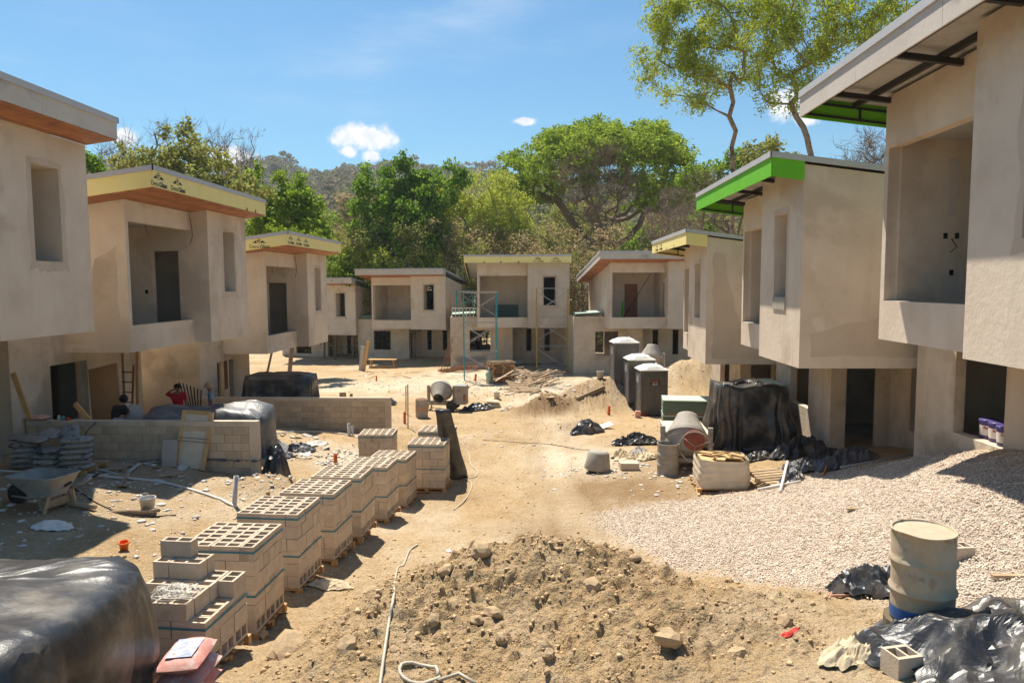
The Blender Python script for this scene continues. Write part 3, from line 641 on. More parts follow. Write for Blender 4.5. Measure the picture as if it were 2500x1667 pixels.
        for k in range(9):
            yy = y0 + .15 + k * .95; q = MB(); slanted(q, x0 + .032, x0 + .07, yy, yy + .035, .2, fh - .18); q.build('steel_rail', M['black_steel'], rf)
    # patched plaster round the box window
    pr = random.Random(int(ox * 31 + oy * 17)); w0, w1, z0, z1 = 6.52, 7.34, 4.34, 6.28; inner = []; outer = []; n = 44; off = pr.uniform(0, 9)
    for k in range(n):
        t = k / n * 4; e = t % 1; sd = int(t); p = ((w0 + (w1 - w0) * e, z0), (w1, z0 + (z1 - z0) * e), (w1 - (w1 - w0) * e, z1), (w0, z1 - (z1 - z0) * e))[sd]
        cx, cz = (w0 + w1) / 2, (z0 + z1) / 2; dx, dz = p[0] - cx, p[1] - cz; l = max(abs(dx) / (w1 - w0), abs(dz) / (z1 - z0)) * 2; ww = .13 + .09 * noise.noise(Vector((dx * 2 + off, dz * 2, 0))) + (.16 if dz < -.9 else 0) * pr.random()
        inner.append((p[0], fx - .004, p[1])); outer.append((p[0] + math.copysign(min(1, abs(dx) * 2.6) * ww, dx), fx - .0015, p[1] + math.copysign(min(1, abs(dz) * 1.1) * ww, dz)))
    bb = MB(); bb.add(inner + outer, [(k, (k + 1) % n, n + (k + 1) % n, n + k) for k in range(n)]); bb.build('plaster_patch', M['plaster_patch'], h)
    # printed marks on the boards
    def stamp(s, full=3, side=False, yy=None, sz=1.0, z_off=0):
        """the board maker's mark: triangle with two letters, word below"""
        if side: Mx = Matrix.Translation((x0 - .003, yy, zr(yy) - .115 - fh / 2 + z_off)) @ Matrix.Rotation(R(-90), 4, 'Z') @ Matrix.Rotation(R(90), 4, 'X')
        else: Mx = Matrix.Translation((s, y0 - .003, zr(y0) - .115 - fh / 2 + z_off)) @ Matrix.Rotation(R(90), 4, 'X')
        tb = MB()
        hgt = .13 * sz; wd = .25 * sz
        tri = lambda a, b_, c_: tb.add([Mx @ Vector(q) for q in (a, b_, c_)], [(0, 1, 2)])
        if full == 1: tri((-.07, -fh / 2 + .005, 0), (.07, -fh / 2 + .005, 0), (0, -fh / 2 + .12, 0))
        else: tri((-wd, .02, 0), (wd, .02, 0), (0, .02 + hgt * 1.25, 0)); tri((-.03, .021, .0), (0, -.02, 0), (.03, .021, 0))
        tb.build('mark', M['ink'], rf)
        if full >= 2:
            for me_, off in ((T('GP', .17 * sz, FM, True), (0, .02 + hgt * .42, .004)), (T('Dens', .17 * sz, M['ink']), (-.18 * sz, -.11 * sz, .001)), (T('Glass', .17 * sz, M['ink'], True), (.205 * sz, -.11 * sz, .001))):
                o = inst('lettering', me_, rf); o.matrix_local = Mx @ Matrix.Translation(off)
    for lg in (logos or []): stamp(*lg[0], **lg[1])
    return h
F_ = lambda **k: ((0,), k)
def lg(s, full=2, sz=1.0): return ((s, full), dict(sz=sz))
def lgs(y, full=2, sz=1.0): return ((0, full), dict(side=True, yy=y, sz=sz))
XL, XR = -12.39, 8.0
HOUSES = []
hA = house('house with grey plastered fascia and wood soffit beside the black tarpaulin heap', XL, 7.48, R(90), -1.02, 3.73, 'plaster_fascia', 'wood')
hB = house('yellow board fascia house with wood soffit behind the leaning brown panel', XL, 16.07, R(90), -1.73, 2.93, 'yellow_board', 'wood', logos=[lg(1.42), lg(2.35), lg(6.75, 1), lg(7.45, 1)])
hC = house('yellow board fascia house with wood soffit beside the stacked white blocks', XL, 25.38, R(90), -2.68, 2.04, 'yellow_board', 'wood', logos=[lgs(-1.9, sz=1.05), lg(1.45, sz=.9), lg(2.35, sz=.9), lg(3.25, sz=.9), lg(7.7, 1)])
h1 = house('house with plaster fascia, black roof beams and paint pails in its window', XR, 15.19, R(-90), -1.02, 3.63, 'plaster_fascia', 'frame', side_mat='green_board')
h2 = house('house with bright green fascia boards beside the tarpaulin covered stack', XR, 23.99, R(-90), -1.86, 2.81, 'green_board', 'frame')
h3 = house('yellow fascia house with bare soffit frame beside the portable toilets', XR, 32.67, R(-90), -2.75, 1.84, 'yellow_board', 'frame', logos=[lg(2.4, sz=.9), lg(3.4, sz=.9), lg(4.6, 1), lg(6.2, 1)])
hF = house('house with yellow fascia and two scaffolds standing in front', -6.27, 50.34, .06, -2.96, 1.97, 'yellow_board', 'frame', rear=True, logos=[lg(2.5, 1), lg(3.6, 1), lg(4.8, 1), lg(6.1, sz=.95), lg(7.3, sz=.95)])
# ---------------------------------------------------------------- remaining houses round the turning circle
def place(pl, pr, Y, rot=None):
    """corner of the ground wall and heading from the left end of the fascia at depth Y"""
    P = atY(*pl, Y); 
    if rot is None:
        best = None
        for k in range(-60, 61):
            q = atY(*pr, Y + k * .08); e = abs((q - P).xy.length - 7.2)
            if best is None or e < best[0]: best = (e, q)
        q = best[1]; rot = math.atan2(q.y - P.y, q.x - P.x)
    s = Vector((math.cos(rot), math.sin(rot), 0)); t = Vector((math.sin(rot), -math.cos(rot), 0))
    o = P - s * 1.14 - t * 3.0; return o.x, o.y, rot, P.z
ox, oy, rz, zt = place((866, 657), None, 55.4, -.16)
hE = house('house with grey fascia behind the low wooden work bench', ox, oy, rz, zt - 4.75, zt, 'plaster_fascia', 'wood')
P = atY(858, 678, 57.5); r_ = -.2; s_ = Vector((math.cos(r_), math.sin(r_), 0)); Pl = P - s_ * 7.2
t_ = Vector((math.sin(r_), -math.cos(r_), 0)); o_ = Pl - s_ * 1.14 - t_ * 3
hD = house('house mostly hidden behind another, grey flat fascia and narrow window', o_.x, o_.y, r_, P.z - 4.75, P.z, 'plaster_fascia', 'wood')
ox, oy, rz, zt = place((1465, 613), None, 42.5, .085)
hG = house('house with plaster fascia, deep wood soffit and brown door leaf upstairs', ox, oy, rz, zt - 4.7, zt, 'plaster_fascia', 'wood', rear=True)

# ---------------------------------------------------------------- trees
def grow(trunk, clumps, rs, tip=.02, seg=.9, power=.46, up=.25):
    nodes = [np.array(p, float) for p in trunk]; par = [-1] + list(range(len(trunk) - 1))
    t0 = max(1, len(trunk) // 2); tops = np.array(trunk[-1])
    order = np.argsort([np.linalg.norm(c - tops) for c in clumps]); ends = []
    for k in order:
        c = clumps[k]; A = np.array(nodes); d = np.linalg.norm(A - c, axis=1)
        pen = np.where(A[:, 2] > c[2], 1.5 * (A[:, 2] - c[2]), 0); pen[:t0] += 3.0
        j = int(np.argmin(d + pen)); a = nodes[j]; L_ = np.linalg.norm(c - a); m = max(1, int(L_ / seg))
        prev = j; bend = np.array([rs.normal() * .12, rs.normal() * .12, -up * .5]) * L_
        for i in range(1, m + 1):
            t = i / m; p = a + (c - a) * t + bend * 4 * t * (1 - t) * .5 + rs.normal(size=3) * .05 * L_ / m * (i < m)
            nodes.append(p); par.append(prev); prev = len(nodes) - 1
        ends.append(prev)
    cnt = np.ones(len(nodes)); 
    for i in range(len(nodes) - 1, 0, -1): cnt[par[i]] += cnt[i] if par[i] >= 0 else 0
    w = np.zeros(len(nodes)); 
    for e in ends: w[e] += 1
    for i in range(len(nodes) - 1, 0, -1): w[par[i]] += w[i]
    rad = tip * np.maximum(w, .6) ** power
    return np.array(nodes), np.array(par), rad, ends
def limb_mesh(name, nodes, par, rad, m):
    V = []; F = []
    for i in range(1, len(nodes)):
        a = nodes[par[i]]; b = nodes[i]; d = b - a; l = np.linalg.norm(d)
        if l < 1e-6: continue
        d = d / l; u = np.cross(d, (0, 0, 1.)) if abs(d[2]) < .9 else np.cross(d, (1., 0, 0)); u /= np.linalg.norm(u); v = np.cross(d, u)
        ra = min(rad[par[i]], rad[i] * 1.7); rb = rad[i]; n = 7 if ra > .08 else (5 if ra > .03 else 3); base = len(V)
        a2 = a - d * ra * .4
        for (p, r) in ((a2, ra), (b, rb)):
            for k in range(n): t = 2 * math.pi * k / n; V.append(p + (u * math.cos(t) + v * math.sin(t)) * r)
        for k in range(n): k2 = (k + 1) % n; F.append((base + k, base + k2, base + n + k2, base + n + k))
    return np_mesh(name, np.array(V), np.array(F), m, True)
def leaf_mesh(name, centres, radii, per, size, aspect, m, rs, droop=0., flat=0.):
    n = len(centres); tot = n * per
    g = rs.normal(size=(n, per, 3)); g /= np.linalg.norm(g, axis=2, keepdims=True); g *= rs.rand(n, per, 1) ** .42
    P = (centres[:, None] + g * radii[:, None]).reshape(-1, 3)
    # sprays: leaves gather along short twigs rather than filling a ball evenly
    tw = rs.randint(0, 7, (n, per)); dirs = rs.normal(size=(n, 7, 3)); dirs /= np.linalg.norm(dirs, axis=2, keepdims=True)
    td = np.take_along_axis(dirs, tw[..., None].repeat(3, 2), 1); tt = rs.rand(n, per, 1) ** .7
    Q = (centres[:, None] + td * tt * radii[:, None] + rs.normal(size=(n, per, 3)) * radii[:, None] * .16)
    Q[..., 2] -= droop * tt[..., 0] ** 2
    pick = rs.rand(tot) < .7; P = np.where(pick[:, None], Q.reshape(-1, 3), P)
    a = rs.normal(size=(tot, 3)); a[:, 2] *= (1 - flat); a[:, 2] -= droop * .6; a /= np.linalg.norm(a, axis=1, keepdims=True)
    b = np.cross(a, rs.normal(size=(tot, 3)) * np.array([1, 1, 1 - flat * .7]) + np.array([0, 0, .25])); b /= np.linalg.norm(b, axis=1, keepdims=True) + 1e-9
    s = size * rs.uniform(.6, 1.35, (tot, 1)); 
    q = np.stack([P - a * s, P + b * s * aspect, P + a * s, P - b * s * aspect], 1).reshape(-1, 3)
    return np_mesh(name, q, np.arange(len(q)).reshape(-1, 4), m)
def make_tree(name, label, trunk, clumps, radii, leaf, bark, per, size, aspect, seed, tip=.02, seg=.9, power=.46, droop=0., flat=0., group=None, up=.25, cat='tree'):
    rs = np.random.RandomState(seed); base = Vector(trunk[0]); bs = np.array(base)
    trunk = [np.array(p, float) - bs for p in trunk]; clumps = np.array(clumps, float) - bs; radii = np.array(radii, float)
    if radii.ndim == 1: radii = np.repeat(radii[:, None], 3, 1)
    nodes, par, rad, ends = grow(trunk, clumps, rs, tip, seg, power, up)
    t = empty(name, base, 0, label, cat, group)
    inst('trunk', limb_mesh('trunk', nodes, par, rad, M[bark]), t)
    if leaf: inst('crown', leaf_mesh('crown', clumps, radii, per, size, aspect, M[leaf], rs, droop, flat), t)
    return t
def twig_cloud(nodes, ends, rs, n, length, up=.35):
    V = []; F = []
    for e in ends:
        p = nodes[e]
        for _ in range(n):
            d = rs.normal(size=3); d[2] = abs(d[2]) * .8 + up; d /= np.linalg.norm(d); l = length * rs.uniform(.5, 1.2)
            mid = p + d * l * .5 + rs.normal(size=3) * l * .08; tip = p + d * l + rs.normal(size=3) * l * .12
            for a, b in ((p, mid), (mid, tip)) + (((mid, mid + (d + rs.normal(size=3) * .6) * l * .4),) if rs.rand() < .8 else ()):
                dd = b - a; s = np.cross(dd, rs.normal(size=3)); s /= np.linalg.norm(s) + 1e-9; w = .012
                k = len(V); V += [a - s * w, a + s * w, b + s * w * .4, b - s * w * .4]; F.append((k, k + 1, k + 2, k + 3))
    return V, F
def bare_tree(name, label, trunk, clumps, bark, seed, twigs=8, length=1.2, tip=.018, seg=.8, group=None, up=.35, power=.46, tw_up=.35):
    rs = np.random.RandomState(seed); base = Vector(trunk[0]); bs = np.array(base)
    trunk = [np.array(p, float) - bs for p in trunk]; clumps = np.array(clumps, float) - bs
    nodes, par, rad, ends = grow(trunk, clumps, rs, tip, seg, power, up)
    t = empty(name, base, 0, label, 'tree', group)
    inst('trunk', limb_mesh('trunk', nodes, par, rad, M[bark]), t)
    V, F = twig_cloud(nodes, ends, rs, twigs, length, tw_up); inst('crown', np_mesh('crown', np.array(V), np.array(F), M[bark]), t)
    return t
def in_lobes(lobes, n, rs, shell=.0):
    """clump centres inside ellipsoids given as (px, py, Y, rx_m, ry_m, rz_m); weights by volume"""
    C = [np.array(atY(l[0], l[1], l[2])) for l in lobes]; w = np.array([l[3] * l[4] * l[5] for l in lobes]) ** .75; w /= w.sum(); out = []
    for c, l, k in zip(C, lobes, w):
        m = max(2, int(round(n * k))); g = rs.normal(size=(m, 3)); g /= np.linalg.norm(g, axis=1, keepdims=True); r = shell + (1 - shell) * rs.rand(m, 1) ** .4
        out.append(c + g * r * np.array(l[3:6]))
    return np.concatenate(out)
def gz(x, y): return G(x, y) if y < 66 else -5.6
def stem(px, py, Y, top_px, top_py, k=5, wob=.25, seed=0):
    """trunk from the ground under a point up to a point given by pixel"""
    rs = np.random.RandomState(seed); a = atY(px, py, Y); a.z = gz(a.x, a.y) - .2; b = atY(top_px, top_py, Y)
    return [np.array(a + (b - a) * (i / k)) + (rs.normal(size=3) * wob * np.array([1, 1, 0]) if 0 < i else 0) for i in range(k + 1)]
rs = np.random.RandomState(3)
def build_trees():
    # the spreading tree
    Y = 78; lob = []
    c0 = atY(1455, 430, Y); n = 400; C = []
    while len(C) < n:
        a = rs.uniform(-1, 1, 2); r = math.hypot(*a)
        if r > 1: continue
        x = a[0] * 11.2; y = a[1] * 9.5; zt = 7.6 * math.sqrt(max(0, 1 - (r * .93) ** 2)) - 1.0 + 1.1 * vn(np.array([x * .33]), np.array([y * .33]), 4)[0] * 2
        depth = rs.rand() ** 1.2 * (2.2 + 2.2 * r * r)
        C.append((c0.x + x, c0.y + y, c0.z + zt - depth - .8 - (.9 if x < -6 else 0)))
    C += [tuple(p) for p in in_lobes([(1300, 470, 78, 3.0, 3, 1.6), (1620, 480, 78, 3.2, 3, 1.8), (1240, 455, 78, 1.8, 2.5, 1.2)], 46, rs)]
    make_tree('rain_tree', 'broad spreading bright green umbrella shaped tree behind the houses', stem(1470, 720, Y, 1460, 610, 4, .2), C, np.tile([1.25, 1.25, .62], (len(C), 1)), 'leaf_rain', 'bark', 150, .17, .5, 11, tip=.03, seg=1.4, flat=.4, up=.5)
    # brown leafless tree in front of it
    C = []
    for _ in range(170):
        t = rs.uniform(-1, 1); r = rs.rand() ** .5; p = atY(1455 + t * 105 * (r * .6 + .4), 600 - r * 235 * math.sqrt(1 - .55 * t * t), 70 + rs.uniform(-3, 3)); C.append(p)
    bare_tree('leafless_tree', 'leafless reddish brown tree with fine fanning twigs under the umbrella tree', stem(1450, 720, 70, 1450, 660, 3, .1), C, 'bark_warm', 12, 16, 1.7, tip=.022, seg=1.2, up=.2, tw_up=.7)
    # feathery yellow green tree
    C = in_lobes([(1110, 500, 68, 3.0, 3, 2.2), (1190, 470, 68, 3.2, 3, 1.8), (1245, 530, 67, 2.4, 2.6, 2.4), (1100, 580, 66, 2.4, 2.5, 1.9), (1180, 560, 67, 3.2, 3, 2.2), (1060, 540, 67, 1.4, 2, 1.6)], 150, rs, .3)
    make_tree('feathery_tree', 'yellow green feathery tree with pale slanting branches behind the scaffolds', stem(1215, 720, 67, 1190, 620, 4, .2), C, np.full(len(C), 1.0), 'leaf_yellow', 'bark_grey', 190, .13, .38, 13, tip=.024, droop=.2)
    # dark broadleaf tree
    C = in_lobes([(930, 470, 64, 2.3, 2.2, 2.2), (985, 430, 64, 1.6, 2, 1.5), (900, 540, 63, 2.2, 2.2, 1.9), (1000, 520, 63, 2.6, 2.2, 2.4), (1060, 470, 65, 2.2, 2.2, 1.8), (1110, 430, 66, 1.4, 1.6, 1.0), (960, 590, 62, 2.6, 2, 1.8), (1040, 570, 63, 1.8, 2, 1.8)], 150, rs, .45)
    make_tree('broadleaf_tree', 'dense dark green broadleaf tree left of the feathery tree', stem(980, 720, 64, 975, 600, 4, .2), C, np.full(len(C), .85), 'leaf_dark', 'bark', 165, .17, .55, 14, tip=.024)
    # left: olive green tree and the leafless tree over it
    C = in_lobes([(430, 365, 40, 1.7, 1.8, 1.4), (360, 400, 40, 1.5, 1.7, .9), (480, 410, 40, 1.7, 1.7, 1.4), (540, 450, 39, 1.6, 1.7, 1.1), (600, 480, 39, 1.1, 1.4, .9), (470, 470, 39, 2.2, 1.8, 1.2), (300, 410, 40, .7, 1, .5), (395, 440, 40, 1.8, 1.7, .9)], 120, rs, .35)
    make_tree('olive_tree', 'rounded olive green tree rising behind the yellow fascia roof', stem(450, 720, 40, 450, 500, 4, .15), C, np.full(len(C), .56), 'leaf_olive', 'bark', 120, .115, .55, 15, tip=.016, seg=.6)
    C = []
    for _ in range(95):
        t = rs.uniform(-1, 1); r = rs.rand() ** .45; C.append(atY(430 + t * 190, 480 - r * 185 * (1 - .45 * abs(t)) , 43 + rs.uniform(-2, 2)))
    bare_tree('bare_tree', 'large leafless grey tree with thin branches against the sky', stem(430, 720, 43, 425, 520, 4, .1), C, 'bark_grey', 16, 6, 1.0, tip=.02, seg=.7, up=.1, tw_up=.5)
    C = [atY(585 + rs.uniform(-1, 1) * 55, 480 - rs.rand() * 150, 44 + rs.uniform(-1, 1)) for _ in range(30)]
    bare_tree('bare_sapling', 'thin leafless sapling in front of the white cloud', stem(590, 720, 44, 585, 480, 4, .05), C, 'bark_grey', 17, 5, .7, tip=.015, seg=.6, up=.1, tw_up=.6)
    C = in_lobes([(705, 470, 48, 1.5, 1.6, 1.4), (660, 500, 48, 1.3, 1.5, 1.0), (745, 510, 48, 1.1, 1.4, 1.2), (700, 550, 47, 2.1, 1.6, 1.2), (640, 560, 47, 1.5, 1.5, 1.0), (770, 570, 47, 1.0, 1.2, .8), (625, 440, 46, .6, .8, .8)], 100, rs, .35)
    make_tree('leafy_tree', 'mid green leafy tree between two yellow fascia roofs', stem(700, 720, 48, 700, 560, 4, .15), C, np.full(len(C), .62), 'leaf_mid', 'bark', 140, .125, .55, 18, tip=.018, seg=.7)
    C = in_lobes([(740, 600, 44, 1.6, 1.2, .8), (680, 590, 44, 1.2, 1.2, .7)], 40, rs, .3)
    make_tree('leafy_shrub', 'bright green shrub over the roof with the printed side board', stem(640, 720, 44, 690, 640, 3, .1), C, np.full(len(C), .5), 'leaf_rain', 'bark', 130, .10, .55, 19, tip=.014, seg=.5, cat='shrub')
    C = in_lobes([(222, 398, 41, .5, .8, .5), (240, 410, 41, .4, .6, .3)], 14, rs); make_tree('garden_tree', 'small dark tree top showing just past the grey fascia corner', stem(220, 720, 41, 222, 450, 3, .05), C, np.full(len(C), .4), 'leaf_dark', 'bark', 90, .10, .55, 20, tip=.014, seg=.5)
    # right: two tall lacy trees
    C = in_lobes([(1690, 60, 42, 2.6, 2.6, 1.6), (1620, 130, 42, 1.9, 2.2, 1.1), (1760, 150, 42, 2.6, 2.4, 1.8), (1700, 210, 42, 2.2, 2.2, 1.2), (1590, 200, 42, 1.0, 1.4, .6), (1850, 80, 42, 2.2, 2.2, 1.7), (1800, 0, 42, 2.4, 2.4, 1.6), (1700, -20, 42, 2.2, 2.4, 1.2), (1610, 20, 42, 1.2, 1.4, .8)], 165, rs, .3)
    tr = [np.array(atY(*q, 42)) for q in ((1790, 420), (1786, 360), (1796, 320), (1780, 285), (1790, 250), (1782, 215))]; a = tr[0].copy(); a[2] = -5.6; tr = [a] + tr
    make_tree('lacy_tree', 'tall lacy leaved tree with one slim trunk behind the green fascia', tr, C, np.full(len(C), .72), 'leaf_lacy', 'bark_warm', 150, .115, .3, 21, tip=.0125, seg=.7, droop=.22, up=.2)
    C = in_lobes([(1980, 60, 38, 2.6, 2.4, 1.8), (1900, 110, 38, 1.9, 2, 1.7), (2080, 30, 38, 2.4, 2.2, 1.5), (2040, 150, 38, 2.2, 2, 1.3), (1960, -30, 38, 2.6, 2.2, 1.3), (1910, 220, 38, 1.3, 1.5, .9), (2160, 60, 38, 1.6, 1.8, 1.2), (2200, -20, 38, 1.8, 1.8, 1.2)], 150, rs, .3)
    tr = [np.array(atY(*q, 38)) for q in ((1985, 400), (1975, 360), (1970, 335))]; a = tr[0].copy(); a[2] = -5.6; tr = [a] + tr
    make_tree('forked_tree', 'tall lacy leaved tree forking into many limbs behind the green fascia', tr, C, np.full(len(C), .68), 'leaf_lacy', 'bark_warm', 150, .11, .3, 22, tip=.0145, seg=.7, droop=.22, up=.15)
    # leafless crowns and greenery between them on the right
    for k, (px, w, top, Y, sd) in enumerate(((1660, 55, 470, 52, 31), (1730, 70, 430, 50, 32), (1800, 70, 440, 49, 33), (1620, 40, 520, 55, 34), (2090, 60, 360, 46, 35), (2140, 40, 330, 46, 36))):
        rr = np.random.RandomState(sd); C = [atY(px + rr.uniform(-1, 1) * w, 600 - rr.rand() ** .5 * (600 - top), Y + rr.uniform(-2, 2)) for _ in range(60)]
        bare_tree('brush_tree', 'leafless brown brushy tree beside the slim lacy trunk', stem(px, 720, Y, px, 640, 3, .1), C, 'bark', sd, 9, .9, tip=.015, seg=.8, up=.15, tw_up=.5, group='leafless brush on the right')
    for k, (px, py, Y, rx, rz, lf) in enumerate(((1860, 375, 47, 1.5, .7, 'leaf_olive'), (1790, 400, 50, 1.6, .8, 'leaf_mid'), (1700, 430, 55, 1.2, .7, 'leaf_mid'), (1600, 440, 70, 2.6, 1.5, 'leaf_rain'))):
        C = in_lobes([(px, py, Y, rx, 1.5, rz), (px + 40, py + 30, Y, rx, 1.5, rz)], 34, rs, .2)
        make_tree('low_tree', 'low green tree top among the leafless brush', stem(px, 720, Y, px, 620, 3, .1), C, np.full(len(C), .6), lf, 'bark', 110, .12, .5, 40 + k, tip=.016, seg=.8, group='low trees on the right')
    # dry undergrowth close behind the end houses
    und = []
    for k in range(34):
        px = 780 + k * 28 + rs.uniform(-14, 14); Y = rs.uniform(60, 67); top = 600 + rs.uniform(-70, 15); 
        if 1330 < px < 1560: top += 10
        und.append((px, Y, top, k))
    for px, Y, top, k in und:
        rr = np.random.RandomState(100 + k); dryish = k % 3
        C = [atY(px + rr.uniform(-1, 1) * 42, top + rr.rand() * (850 - top), Y + rr.uniform(-1.5, 1.5)) for _ in range(52)]
        make_tree('dry_thicket', ('tangled brown dry thicket behind the end houses', 'olive tinged dry thicket behind the end houses', 'brown leafed thicket with thin stems behind the end houses')[dryish], stem(px, 730, Y, px, 690, 3, .05), C, np.full(len(C), .85), ('leaf_dry', 'leaf_olive', 'leaf_dry')[dryish], 'bark', (70, 90, 46)[dryish], .115, .5, 200 + k, tip=.014, seg=.9, group='dry undergrowth behind the end houses', cat='thicket')
    for k, (px, py, Y, rx, rz) in enumerate(((860, 650, 60, 1.7, 1.5), (930, 640, 60, 1.6, 1.1), (815, 650, 59, 1.2, 1.3), (1020, 625, 62, 1.7, .9), (880, 615, 62, 1.4, .8))):
        C = in_lobes([(px, py, Y, rx, 1.4, rz), (px + 25, py + 22, Y, rx, 1.4, rz)], 40, rs, .2)
        make_tree('leafy_bush', 'yellow green leafy bush over the grey roofs', stem(px, 725, Y, px, 690, 3, .05), C, np.full(len(C), .6), 'leaf_yellow' if k != 2 else 'leaf_mid', 'bark', 120, .115, .5, 300 + k, tip=.014, seg=.7, group='yellow green bushes', cat='bush')
    # taller mixed trees between the undergrowth and the hill
    for k in range(26):
        px = 560 + k * 50 + rs.uniform(-20, 20); Y = rs.uniform(88, 112); top = 520 + rs.uniform(-45, 25)
        if px > 1250: top += 20
        rr = np.random.RandomState(400 + k); lf = ('leaf_dry', 'leaf_olive', 'leaf_mid')[k % 3]
        C = [atY(px + rr.uniform(-1, 1) * 45, top + rr.rand() ** 1.4 * 110, Y + rr.uniform(-2, 2)) for _ in range(34)]
        make_tree('forest_tree', ('brown dry season tree at the foot of the hill', 'olive green tree at the foot of the hill', 'green leafed tree at the foot of the hill')[k % 3], stem(px, 740, Y, px, 640, 3, .1), C, np.full(len(C), 1.35), lf, 'bark', 90, .2, .5, 500 + k, tip=.02, seg=1.6, group='mixed trees at the foot of the hill')
build_trees()
# ---------------------------------------------------------------- small shape makers
def nz3(p, s=1.0, o=3): return noise.fractal(Vector(p) * s, 1.0, 2.0, o)
def drape(name, w, d, h, seed, m, parent=None, loc=(0, 0, 0), rz=0, nu=120, fold=.10, flare=.25, top_noise=.05, sag=.0, follow=True, topf=None, round_=.18, hem=.12, sidew=1.0):
    """a sheet thrown over a box w x d x h: crumpled top, folded sides, hem spread on the ground"""
    rnd = random.Random(seed); so = seed * 7.3
    rows = [(f, 0) for f in np.linspace(.06, 1, 9)] + [(1, g) for g in np.linspace(.06, 1, 12)] + [(1, 1 + q) for q in (.06, .12, .18)]
    per = []
    for k in range(nu):
        t = 2 * math.pi * k / nu; c, s = math.cos(t), math.sin(t); e = .32
        x = math.copysign(abs(c) ** e, c) * w / 2; y = math.copysign(abs(s) ** e, s) * d / 2; per.append((x, y, t))
    V = []; Mz = Matrix.Rotation(rz, 3, 'Z')
    for (f, g) in rows:
        for (x, y, t) in per:
            fn = abs(noise.noise(Vector((x * 2.3 + so, y * 2.3, 0)))) * 1.3 + abs(noise.noise(Vector((x * 5 + so, y * 5, 3 + g * .6)))) * 1.0 + .14 * math.sin(t * 34 + 5 * noise.noise(Vector((x + so, y, 1)))) * (.4 + noise.noise(Vector((x * 1.3, y * 1.3 + so, 8)))) - .6
            q = Vector((x, y, 0)); nrm = Vector((x / (w * w), y / (d * d), 0)).normalized()
            if g == 0:
                cr = sum(max(0, 1 - abs(noise.noise(Vector((x * f * fq + so + q * 9, y * f * fq * .6, q)))) * 7) ** 2 for q, fq in ((0, 1.1), (1, 2.1), (2, 3.2))) * .33
                zz = h + top_noise * (1.2 * noise.noise(Vector((x * f * 1.1 + so, y * f * 1.1, 0))) + .9 * cr) - sag * (1 - f)
                if topf: zz += topf(x * f, y * f)
                zz -= round_ * .35 * max(0, f - .82) / .18
                p = Vector((x * f, y * f, zz))
            else:
                gg = min(g, 1); out = nrm * (round_ * .4 * min(1, gg * 6) + flare * gg ** 2 * (.6 + fn) + fold * fn * (gg * 1.4 + .1) + max(0, g - 1) * 2.2 * (.5 + abs(fn)) + fold * 1.5 * noise.noise(Vector((x * 1.1 + so, y * 1.1, g * 2.2))) * gg)
                p = q + out; hh = h + (topf(x, y) if topf else 0)
                zz = hh * (1 - gg) - round_ * .35 * (1 - gg) + .02 * noise.noise(Vector((x * 2 + so, y * 2, g * 2)))
                if gg >= .99: zz = .015 + .10 * abs(nz3((p.x * 3 + so, p.y * 3, g * 5)))
                p.z = zz
            if follow and g > 0:
                wp = Mz @ p; p.z += (G(wp.x + loc[0], wp.y + loc[1]) - loc[2]) * min(1, g)
            V.append(p)
    F = []
    for i in range(len(rows) - 1):
        for k in range(nu): k2 = (k + 1) % nu; F.append((i * nu + k, i * nu + k2, (i + 1) * nu + k2, (i + 1) * nu + k))
    b = MB(); b.add(V, F); b.add([V[k] for k in range(nu)], [tuple(range(nu))])
    return b.build(name, m, parent, True, loc, (0, 0, rz))
def crumple(name, rx, ry, h, seed, m, parent=None, loc=(0, 0, 0), rz=0, n=26, sharp=.5, follow=True, dome=.6, freq=3.0, smooth=False):
    so = seed * 3.7; V = []; F = []; Mz = Matrix.Rotation(rz, 3, 'Z')
    for i in range(n + 1):
        for j in range(n + 1):
            u = i / n * 2 - 1; v = j / n * 2 - 1; r = max(abs(u), abs(v)); a = math.atan2(v, u)
            ed = 1 + .28 * noise.noise(Vector((math.cos(a) * 1.7 + so, math.sin(a) * 1.7, 1)))
            # square to disc
            l = math.hypot(u, v) or 1; uu = u / l * r * ed; vv = v / l * r * ed
            x = uu * rx; y = vv * ry; x += rx * .10 * noise.noise(Vector((uu * 4 + so, vv * 4, 2))); y += ry * .10 * noise.noise(Vector((uu * 4, vv * 4 + so, 7)))
            rid = 1 - 2 * abs(noise.noise(Vector((x * freq + so, y * freq, 0)))); rid2 = 1 - 2 * abs(noise.noise(Vector((x * freq * 2.4 + so, y * freq * 2.4, 4))))
            z = h * (dome * max(0, 1 - r ** 1.7) + sharp * (rid * .72 + rid2 * .28 - .3) * (1 - .55 * r ** 3)) + .012
            p = Vector((x, y, max(z, .008)))
            if follow: wp = Mz @ p; p.z += G(wp.x + loc[0], wp.y + loc[1]) - loc[2]
            V.append(p)
    for i in range(n):
        for j in range(n): a = i * (n + 1) + j; F.append((a, a + n + 1, a + n + 2, a + 1))
    b = MB(); b.add(V, F); return b.build(name, m, parent, smooth, loc, (0, 0, rz))
